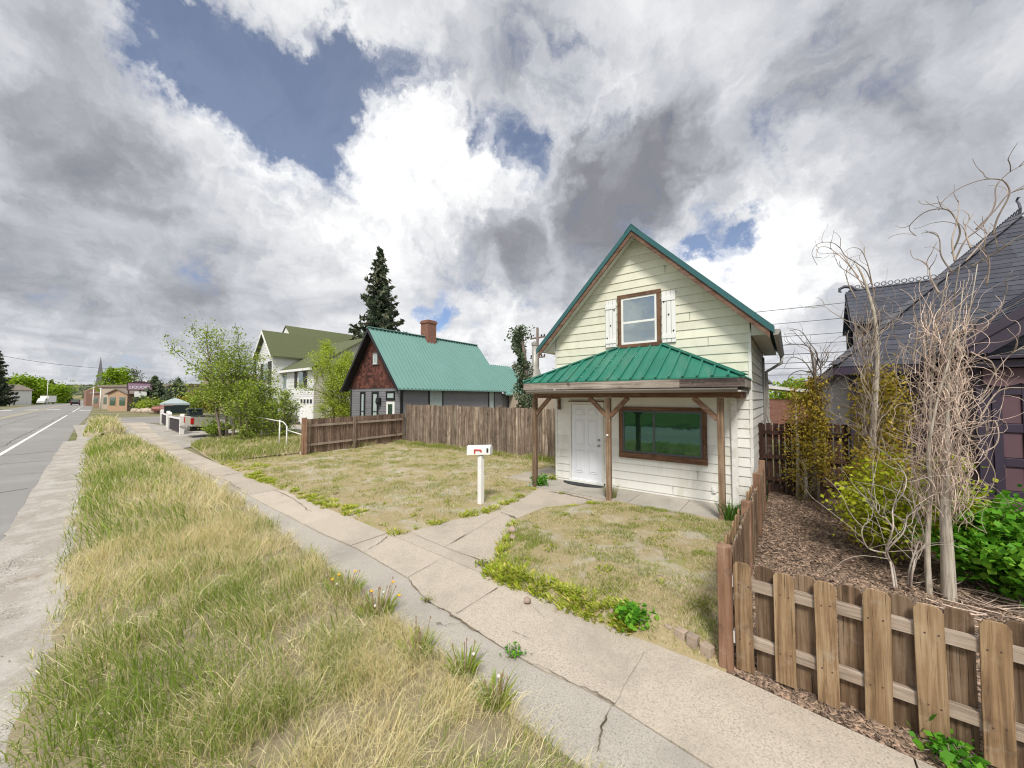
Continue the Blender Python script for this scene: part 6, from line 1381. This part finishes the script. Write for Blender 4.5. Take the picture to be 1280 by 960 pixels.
def short_grass(x, y, zf, hs, wid, gp, sd):
    n = len(x); g_ = vnoise(x, y, .5, sd)*.6+vnoise(x, y, .17, sd+1)*.4; green = rng.random(n) < np.clip(gp+(g_-.5)*1.8, .04, .95)
    h = hs*rng.uniform(.4, 1.3, n)*(.6+.8*g_); c = np.where(green[:, None], cmix((.17, .23, .03), (.34, .38, .09), rng.random(n)), cmix((.48, .41, .22), (.72, .64, .40), rng.random(n)))
    return np.stack([x, y, zf(x, y)-.004], 1), h, wid*rng.uniform(.6, 1.3, n), rng.uniform(0, 2*PI, n), np.abs(rng.normal(.5, .35, n)), np.abs(rng.normal(.3, .2, n)), c
def keep_patchy(x, y, s, lo, sd):
    d = vnoise(x, y, s, sd)*.6+vnoise(x, y, s*.3, sd+1)*.4; k = rng.random(len(x)) < np.clip((d-lo)*3.2, .02, 1); return x[k], y[k]
n = 120000; x = rng.uniform(-15.4, -4, n); y = rng.uniform(3.6, 11.2, n); k = lawn_d(x, y) > .02; x, y = keep_patchy(x[k], y[k], .45, .33, 50)
S1 = short_grass(x, y, lawnz, .05, .007, .42, 52)
n = 95000; x = rng.uniform(-4.2, -.46, n); y = rng.uniform(3.4, 7.6, n); k = lawn_d(x, y) > .02; x, y = keep_patchy(x[k], y[k], .32, .36, 54)
S2 = short_grass(x, y, lawnz, .042, .005, .46, 56)
n = 16000; x = rng.uniform(-23.4, -15.0, n); y = rng.uniform(3.9, 9.5, n); k = y > plot_a(x)+.05; x, y = x[k], y[k]
S3 = short_grass(x, y, lambda X, Y: -.03+np.clip(Y-plot_a(X), 0, .4)*.2, .22, .018, .62, 58)
# greener tufts right along fences and walls
n = 5000; x = rng.uniform(-15.2, -5.2, n); y = 10.95-np.abs(rng.normal(0, .25, n)); k = lawn_d(x, y) > .02; x, y = x[k], y[k]; S4 = short_grass(x, y, lawnz, .16, .012, .85, 60)
SS = [np.concatenate([p[i] for p in (S1, S2, S3, S4)]) for i in range(7)]
o = blade_field('short_grass', *SS, M['grass']); tag(o, 'sparse short dry and green grass on the front lawn', 'grass', kind='stuff')
# weed clumps along the concrete edges: broad leaves
def rosette(P, n, r, hmax):
    out = []
    for (x, y, z) in P:
        m_ = int(n*random.uniform(.6, 1.4)); a = rng.uniform(0, 2*PI, m_); rr = r*random.uniform(.7, 1.3)*np.sqrt(rng.random(m_)); hh = hmax*random.uniform(.5, 1.2)
        out.append(np.stack([x+rr*np.cos(a), y+rr*np.sin(a), z+.01+hh*rng.random(m_)*(1-.5*rr/r)], 1))
    return np.concatenate(out)
def edge_pts(f, xa, xb, n, o0, o1, zf): 
    x = rng.uniform(xa, xb, n); y = f(x)+rng.uniform(o0, o1, n); return [(a, b, float(zf(np.array([a]), np.array([b]))[0])) for a, b in zip(x, y)]
def path_pts(pl, n, o0, o1):
    out = []
    for k in range(n):
        i = random.randrange(len(pl)-1); t = random.random(); a = Vector(pl[i]); b = Vector(pl[i+1]); p = a.lerp(b, t); d = (b-a).normalized(); q = p+Vector((-d.y, d.x))*random.uniform(o0, o1); out.append((q.x, q.y, float(lawnz(np.array([q.x]), np.array([q.y]))[0])))
    return out
P = edge_pts(sw_r, -12.4, -5.0, 200, .0, .26, lawnz) + edge_pts(sw_r, -15, -12.4, 50, .05, .9, lawnz) + path_pts(pathL, 34, .0, .16) + path_pts(pathL[:3], 14, .0, .2)
P2_ = edge_pts(sw_r, -3.1, -1.25, 120, .0, .24, lawnz) + path_pts(pathR[:3], 34, -.16, .0) + path_pts(pathR[2:], 16, -.1, .0)
thin = lambda Q, lo: [q for q in Q if float(vnoise(np.array(q[0]), np.array(q[1]), .55, 90))*.6+float(vnoise(np.array(q[0]), np.array(q[1]), .2, 91))*.4 > lo-.25*random.random()]
P = thin(P, .59); P2_ = thin(P2_, .63)
def tufts(name, Q, n, r, h, wd, label, cs):
    P_, H_, A_ = [], [], []
    for (x, y, z) in Q:
        m_ = int(n*random.uniform(.4, 1.5)); k = random.uniform(.55, 1.35); a = rng.uniform(0, 2*PI, m_); rr = r*k*np.sqrt(rng.random(m_))*.5
        P_.append(np.stack([x+rr*np.cos(a), y+rr*np.sin(a), np.full(m_, z-.005)], 1)); H_.append(h*k*rng.uniform(.45, 1.2, m_)); A_.append(a+rng.normal(0, .5, m_))
    P_ = np.concatenate(P_); H_ = np.concatenate(H_); A_ = np.concatenate(A_); m_ = len(P_); t1 = rng.random(m_); c = cmix(cs[0], cs[1], t1); c = np.where((rng.random(m_) < .16)[:, None], np.array(cs[2])[None], c)
    o = blade_field(name, P_, H_, wd*rng.uniform(.5, 1.5, m_), A_, rng.uniform(.3, 1.3, m_), rng.uniform(.1, .5, m_), c, M['grass']); tag(o, label, 'weeds', kind='stuff')
tufts('border_weeds', P+P2_, 46, .17, .05, .018, 'yellow-green narrow-leaved weeds spilling over the edges of the concrete', ((.20, .30, .02), (.50, .54, .06), (.66, .58, .18)))
x = rng.uniform(-15, -.6, 420); y = rng.uniform(3.6, 11, 420); k = (lawn_d(x, y) > .12) & ((x < -4.6) | (y < 7.5)); LP = [(a, b, float(c)) for a, b, c in zip(x[k], y[k], lawnz(x[k], y[k]))]
o = leaf_cloud('lawn_weeds', rosette(LP, 26, .085, .035), .032, M['leaf_weed'], None, aspect=.4, upbias=.8); tag(o, 'small green weeds scattered over the bare lawn', 'weeds', kind='stuff')
# single plants one can point at
for u, v, r, h, n, lf, mt, lab, zz in ((793, 782, .15, .16, 420, .05, 'leaf_bright', 'large bright green weed clump at the lawn corner beside the edging bricks', .02), (642, 818, .045, .04, 120, .022, 'leaf_bright', 'small green tuft growing in the sidewalk crack', .0), (674, 607, .24, .24, 320, .06, 'leaf_bright', 'green leafy plant at the foot of the left porch post', .02), (690, 600, .12, .1, 120, .04, 'leaf_weed', 'small weed on the slab behind the left porch post', .02), (533, 751, .025, .03, 60, .016, 'leaf_weed', 'tiny green tuft in the sidewalk joint near the verge', 0), (604, 706, .09, .06, 160, .024, 'leaf_weed', 'pale green weed at the corner where the path meets the sidewalk', 0), (702, 617, .05, .03, 60, .02, 'leaf_weed', 'little weed in the path joint before the doormat', 0)):
    p = at(u, v); bush(lab, (p.x, p.y), r, h, n, lf, mt, int(u), name='weed', stems=9, z0=zz)
pr_ = at(912, 650); t = thing('weed', 'tall grassy green weed at the foot of the right porch post', 'shrub', (pr_.x, pr_.y, 0)); n = 260
a = rng.uniform(0, 2*PI, n); rr = .13*np.sqrt(rng.random(n)); blade_field('leaves', np.stack([pr_.x+rr*np.cos(a), pr_.y+rr*np.sin(a), np.full(n, .0)], 1), rng.uniform(.15, .42, n), np.full(n, .012), a, rng.uniform(.05, .4, n), rng.uniform(.05, .3, n), cmix((.06, .16, .02), (.14, .27, .04), rng.random(n)), M['grass'], t)
pm = at(763, 622); t = thing('weed', 'dry grassy weed at the foot of the middle porch post', 'shrub', (pm.x, pm.y, 0)); n = 130
a = rng.uniform(0, 2*PI, n); rr = .12*np.sqrt(rng.random(n)); blade_field('leaves', np.stack([pm.x+rr*np.cos(a), pm.y+rr*np.sin(a), np.full(n, .0)], 1), rng.uniform(.1, .34, n), np.full(n, .009), a, rng.uniform(.05, .4, n), rng.uniform(.05, .3, n), cmix((.14, .2, .04), (.36, .34, .16), rng.random(n)), M['grass'], t)
# dandelions at the verge edge
def dandelion(label, u, v, heads, r, lean=0):
    p = at(u, v); z = float(strip_z(np.array([p.x]), np.array([p.y]))[0]); z = max(z, -.01); t = thing('dandelion', label, 'plant', (p.x, p.y, z), group='dandelions at the verge edge')
    n = 120; a = rng.uniform(0, 2*PI, n); rr = r*.8*np.sqrt(rng.random(n)); blade_field('leaves', np.stack([p.x+rr*np.cos(a), p.y+rr*np.sin(a), np.full(n, z)], 1), rng.uniform(.07, .2, n), np.full(n, .013), a, rng.uniform(.2, .7, n), rng.uniform(.1, .4, n), cmix((.17, .27, .03), (.40, .46, .08), rng.random(n)), M['grass'], t)
    for kind, cnt in heads:
        for k in range(cnt):
            a = random.random()*2*PI; rr = r*math.sqrt(random.random()); h = random.uniform(.16, .28); b = Vector((p.x+rr*.5*math.cos(a), p.y+rr*.5*math.sin(a), z)); c = b+Vector((rr*.6*math.cos(a), rr*.6*math.sin(a), h))
            g = MB(); g.tube([b, b.lerp(c, .5)+Vector((0, 0, .02)), c], .0028, 5); s = g.build('stem', M['stem'], t)
            g = MB()
            if kind == 'y': g.lathe(tuple(c), [(.004, -.012), (.010, -.004), (.017, .0), (.015, .006), (.005, .008)], 10); g.build('flower', M['flower_y'], s)
            elif kind == 'p': g.lathe(tuple(c), [(.003, -.012), (.010, -.008), (.013, 0), (.010, .008), (.003, .012)], 10); g.build('seed_head', M['puff'], s, smooth=True)
            else: g.lathe(tuple(c), [(.003, -.008), (.007, .0), (.005, .012), (.002, .02)], 7); g.build('bud', M['stem'], s)
dandelion('dandelion clump with yellow flowers and white seed heads, leftmost along the sidewalk', 432, 742, [('y', 3), ('p', 3), ('b', 8)], .2)
dandelion('dandelion clump with yellow flowers just right of the first clump', 472, 766, [('y', 3), ('p', 2), ('b', 14)], .2)
dandelion('green dandelion clump with brown stalks halfway along the verge edge', 522, 822, [('b', 9)], .12)
dandelion('dandelion with one white seed head beside the sidewalk crack', 580, 842, [('p', 1), ('b', 5)], .10)
dandelion('dark stalky dandelion clump nearest the camera at the verge edge', 618, 880, [('b', 6), ('p', 1)], .1)
# edging stones at the lawn corner
for k, (u0, v0, u1, v1) in enumerate(((825, 794, 840, 801), (840.5, 803, 855, 811), (856, 812, 871, 819.5), (872, 819, 887, 829))):
    a = at(u0, v0); b = at(u1, v1); d = (b-a); n_ = Vector((-d.y, d.x, 0)).normalized(); d.normalize()
    g = MB(); q0 = a+d*.006-_Z*.05; q1 = b-d*.006-_Z*.05; h = .05+(.10, .12, .125, .10)[k]; g.prism([q0, q1, q1+n_*.075, q0+n_*.075], Vector((0, 0, h))+n_*(.02), None)
    o = g.build('edging_brick', M['concrete_brick'], bevel=.006); tag(o, ['edging brick at the lawn corner, farthest from the fence and half under weeds', 'second edging brick from the weed clump', 'lightest edging brick, second from the fence post', 'edging brick nearest the fence post, sunk at its right end'][k], 'brick', 'edging bricks at the lawn corner')
for k, (u, v, s, lab) in enumerate(((640, 662, .06, 'pale stone on the left edge of the side lawn by the path'), (641, 671, .05, 'smaller pale stone below the first on the lawn edge'), (766, 764, .05, 'pinkish stone in the weeds at the lawn border'), (786, 770, .05, 'pinkish stone beside the bright green weed clump'), (659, 748, .035, 'small white pebble at the border of the weeds'))):
    p = at(u, v, .05); g = MB(); g.lathe((p.x, p.y, .0), [(s*.8, 0), (s*1.15, s*.6), (s*.9, s*1.3), (s*.3, s*1.6)], 9); o = g.build('stone', M['concrete_brick'], smooth=True)
    for v_ in o.data.vertices: v_.co += Vector((random.gauss(0, s*.15), random.gauss(0, s*.15), random.gauss(0, s*.1)))
    tag(o, lab, 'stone', 'stones at the lawn edge')
# wood chips and pebbles
def chips(name, x, y, z, ln, wd, th, mat):
    n = len(x); a = rng.uniform(0, 2*PI, n); tl = rng.normal(0, .28, n); l = ln*rng.uniform(.4, 1.4, n)/2; w = wd*rng.uniform(.5, 1.4, n)/2
    d = np.stack([np.cos(a)*np.cos(tl), np.sin(a)*np.cos(tl), np.sin(tl)], 1); s = np.stack([-np.sin(a), np.cos(a), rng.normal(0, .25, n)], 1); c = np.stack([x, y, z+th], 1)
    up = np.cross(d, s); V = []
    for e, f_, h in ((-1, -1, 0), (1, -1, 0), (1, 1, 0), (-1, 1, 0), (-1, -1, 1), (1, -1, 1), (1, 1, 1), (-1, 1, 1)): V.append(c+d*(l*e)[:, None]+s*(w*f_)[:, None]+up*(th*h))
    V = np.stack(V, 1).reshape(-1, 3); b = (np.arange(n)*8)[:, None]
    lp = (b+np.array([4, 5, 6, 7, 0, 1, 5, 4, 1, 2, 6, 5, 2, 3, 7, 6, 3, 0, 4, 7])[None]).ravel()
    return np_mesh(name, V, lp, np.full(5*n, 4), mat, tint=np.repeat(rng.random(n), 8))
n = 16000; x = np.concatenate([rng.uniform(-.42, 2.2, n), rng.uniform(-.42, 2.2, n)]); y = np.concatenate([3.3+6.8*rng.random(n)**1.4, rng.uniform(3.3, 6, n)]); k = y > sw_r(x)+.02; x, y = x[k], y[k]
o = chips('bark_chips', x, y, mulz(x, y), .055, .02, .004, M['chip']); tag(o, 'brown bark chips covering the garden bed', 'mulch', kind='stuff')
n = 15000; x = .8-9.5*rng.random(n)**1.3; t_ = rng.random(n)**.8; y = road_edge(x)-.05+(grass_l(x)+.25-road_edge(x))*t_
o = chips('pebbles', x, y, np.full(n, -.036)+.02*t_, .011, .009, .004, M['pebble']); tag(o, 'loose pale pebbles on the gravel shoulder', 'gravel', kind='stuff')
# fallen twigs by the large willow
g = MB(); random.seed(77)
for k in range(60):
    x = W1.x+random.uniform(-.3, .9); y = Y1+random.uniform(-.7, .35); a = random.gauss(-.4, .6); z = float(mulz(np.array([x]), np.array([y]))[0])+.02
    P = [Vector((x, y, z)), Vector((x+.18*math.cos(a), y+.18*math.sin(a), z+random.uniform(.0, .05))), Vector((x+.4*math.cos(a+.3), y+.4*math.sin(a+.3), z+.01))]; g.tube(smooth_path(P, 3), .005, 4)
tag(g.build('fallen_twigs', M['bark_twig'], recalc=False), 'litter of fallen tan twigs under the large curly willow', 'twigs', kind='stuff')

# ================================================================== SKY AND LIGHT
SUN_EL, SUN_AZ = R(50), R(150)           # azimuth clockwise from +Y
w = bpy.data.worlds.new('World'); scene.world = w; w.use_nodes = True; nt = w.node_tree; N = nt.nodes.new; L_ = nt.links.new
bg = nt.nodes['Background']
sky = N('ShaderNodeTexSky'); sky.sky_type = 'NISHITA'; sky.sun_disc = False; sky.sun_elevation = SUN_EL; sky.sun_rotation = SUN_AZ; sky.altitude = 3000; sky.air_density = 1.0; sky.dust_density = .3; sky.ozone_density = 2.0
tc = N('ShaderNodeTexCoord'); D = tc.outputs['Generated']
def vmath(op, a, b=None, sc=None):
    m = N('ShaderNodeVectorMath'); m.operation = op
    for i, x in enumerate((a, b)):
        if x is None: continue
        if isinstance(x, bpy.types.NodeSocket): L_(x, m.inputs[i])
        else: m.inputs[i].default_value = x
    if sc is not None:
        if isinstance(sc, bpy.types.NodeSocket): L_(sc, m.inputs['Scale'])
        else: m.inputs['Scale'].default_value = sc
    return m
Dn = vmath('NORMALIZE', D).outputs[0]
sep = N('ShaderNodeSeparateXYZ'); L_(Dn, sep.inputs[0])
zz = math_n(nt, 'ADD', math_n(nt, 'MAXIMUM', sep.outputs[2], 0.0), .16)
pl = N('ShaderNodeCombineXYZ'); L_(math_n(nt, 'DIVIDE', sep.outputs[0], zz), pl.inputs[0]); L_(math_n(nt, 'DIVIDE', sep.outputs[1], zz), pl.inputs[1]); PLN = pl.outputs[0]
def ntex(vec, s, det=8, ro=.58, dist=0, off=(0, 0, 0), color=False):
    a = vmath('ADD', vec, off).outputs[0]; n = N('ShaderNodeTexNoise'); n.inputs['Scale'].default_value = s; n.inputs['Detail'].default_value = det; n.inputs['Roughness'].default_value = ro; n.inputs['Distortion'].default_value = dist; L_(a, n.inputs['Vector']); return n.outputs['Color' if color else 'Fac']
# cloud banks sit in the sky by direction; their edges are broken up by warping the direction
wv = vmath('SCALE', vmath('SUBTRACT', ntex(Dn, 2.6, 7, .62, color=True), (.5, .5, .5)).outputs[0], sc=.42).outputs[0]
wv2 = vmath('SCALE', vmath('SUBTRACT', ntex(Dn, 9, 6, .65, off=(3, 1, 2), color=True), (.5, .5, .5)).outputs[0], sc=.12).outputs[0]
DW = vmath('NORMALIZE', vmath('ADD', vmath('ADD', Dn, wv).outputs[0], wv2).outputs[0]).outputs[0]
def lobes(lst):
    tot = None
    for u, v, rad, wt in lst:
        d = ray(u, v).normalized(); c = vmath('DOT_PRODUCT', DW, tuple(d)).outputs['Value']; r_ = math.atan(rad/FPX*math.cos(math.atan(math.hypot(u-640, v-480)/FPX)))
        m = mapr(nt, c, math.cos(r_*1.35), math.cos(r_*.35), 0, wt, smooth=True); tot = m if tot is None else math_n(nt, 'ADD', tot, m)
    return tot
blue = lobes([(235, 70, 55, .6), (305, 95, 65, .75), (375, 115, 70, .78), (440, 140, 60, .65), (490, 110, 50, .5), (410, 175, 45, .5), (640, 190, 42, .5), (895, 300, 27, .75), (868, 312, 20, .6), (930, 286, 20, .5), (525, 370, 24, .7), (548, 385, 18, .5), (655, 215, 34, .4), (690, 60, 40, .3), (210, 60, 40, .25)])
dark = lobes([(800, 185, 90, .9), (770, 235, 85, .8), (860, 215, 65, .65), (700, 290, 85, .75), (630, 312, 55, .5), (90, 110, 100, .6), (150, 170, 90, .45), (60, 225, 120, .5), (190, 330, 140, .45), (320, 360, 120, .45), (60, 420, 140, .4), (1190, 110, 150, .5), (1090, 90, 110, .4), (960, 80, 110, .4), (1240, 250, 140, .42), (560, 320, 80, .35), (700, 75, 70, .35), (240, 450, 110, .25), (1050, 420, 70, .25), (600, 60, 70, .25), (30, 330, 100, .3)])
brt = lobes([(560, 215, 65, .8), (500, 235, 75, .65), (620, 225, 50, .85), (690, 255, 36, .6), (400, 230, 80, .4), (300, 190, 100, .3), (728, 150, 50, .7), (760, 120, 36, .6), (960, 330, 65, .7), (900, 345, 55, .65), (866, 245, 26, .6), (590, 395, 70, .5), (470, 285, 70, .35), (1010, 260, 80, .35), (640, 400, 70, .45), (220, 110, 50, .35), (30, 480, 140, .2), (150, 470, 110, .25), (880, 130, 60, .2)])
fb = ntex(PLN, 1.1, 7, .5, .6); fine = ntex(DW, 5, 8, .55, .3, off=(5, 2, 7)); puff = ntex(DW, 14, 6, .52, .25, off=(1, 8, 3)); streak = ntex(PLN, 2.6, 7, .55, 1.0, off=(4, 4, 0))
bil = math_n(nt, 'ABSOLUTE', math_n(nt, 'MULTIPLY', math_n(nt, 'SUBTRACT', ntex(DW, 10, 5, .55, off=(2, 6, 1)), .5), 2.4))
C_ = lambda n, k: math_n(nt, 'MULTIPLY', math_n(nt, 'SUBTRACT', n, .5), k)
den = math_n(nt, 'ADD', math_n(nt, 'SUBTRACT', 1.24, math_n(nt, 'MULTIPLY', blue, 1.2)), C_(fine, 2.6))
den = math_n(nt, 'ADD', math_n(nt, 'ADD', den, C_(puff, 1.5)), C_(streak, 1.1))
cover = mapr(nt, den, -.05, 1.08, 0.14, 1, smooth=True)
sh = math_n(nt, 'ADD', math_n(nt, 'SUBTRACT', .585, math_n(nt, 'MULTIPLY', dark, .28)), math_n(nt, 'MULTIPLY', brt, .19))
sh = math_n(nt, 'ADD', sh, C_(fb, .9)); sh = math_n(nt, 'ADD', sh, C_(fine, .85)); sh = math_n(nt, 'ADD', sh, C_(streak, .4))
sh = math_n(nt, 'ADD', sh, math_n(nt, 'MULTIPLY', math_n(nt, 'SUBTRACT', .35, bil), math_n(nt, 'ADD', .12, math_n(nt, 'MULTIPLY', brt, .35))))
sh = math_n(nt, 'ADD', sh, math_n(nt, 'MULTIPLY', math_n(nt, 'SUBTRACT', puff, .5), math_n(nt, 'ADD', .3, math_n(nt, 'MULTIPLY', brt, .5))))
sh = math_n(nt, 'ADD', sh, math_n(nt, 'MULTIPLY', math_n(nt, 'SUBTRACT', 1.0, cover), .22))
ccol = ramp(nt, sh, [(0, (.245, .25, .275)), (.22, (.355, .365, .40)), (.46, (.535, .55, .59)), (.72, (.76, .77, .79)), (1.02, (1.0, 1.0, 1.0))])
SKY_S = .10
skyc = vmath('SCALE', sky.outputs[0], sc=SKY_S*1.0).outputs[0]
skyc = vmath('MULTIPLY', skyc, (.86, .92, 1.0)).outputs[0]
# the cloud deck is brightest round the hidden sun
sd = Vector((math.sin(SUN_AZ)*math.cos(SUN_EL), math.cos(SUN_AZ)*math.cos(SUN_EL), math.sin(SUN_EL)))
glow = mapr(nt, vmath('DOT_PRODUCT', Dn, tuple(sd)).outputs['Value'], .35, 1.0, 1.0, 1.25, smooth=True)
CLOUD_S = .78
cl = vmath('SCALE', ccol, sc=math_n(nt, 'MULTIPLY', glow, CLOUD_S)).outputs[0]
fin_ = mixc(nt, skyc, cl, cover)
L_(vmath('SCALE', fin_, sc=1/SKY_S).outputs[0], bg.inputs['Color']); bg.inputs['Strength'].default_value = SKY_S
sl_ = bpy.data.lights.new('sun', 'SUN'); sl_.energy = 2.7; sl_.angle = R(12); sl_.color = (1.0, .95, .87); so = bpy.data.objects.new('sun', sl_); col.objects.link(so)
so.rotation_euler = sd.to_track_quat('Z', 'Y').to_euler(); so.location = (0, 0, 30)
vs = scene.view_settings; vs.view_transform = 'Standard'; vs.look = 'None'; vs.gamma = 1; vs.use_curve_mapping = False; vs.exposure = .47
scene.render.engine = 'CYCLES'; scene.cycles.max_bounces = 6; scene.cycles.diffuse_bounces = 3; scene.cycles.transparent_max_bounces = 4
scene.cycles.use_denoising = True; scene.cycles.denoising_prefilter = 'ACCURATE'; scene.cycles.filter_width = 1.15
try: scene.world.cycles.sampling_method = 'MANUAL'; scene.world.cycles.sample_map_resolution = 512
except Exception: pass
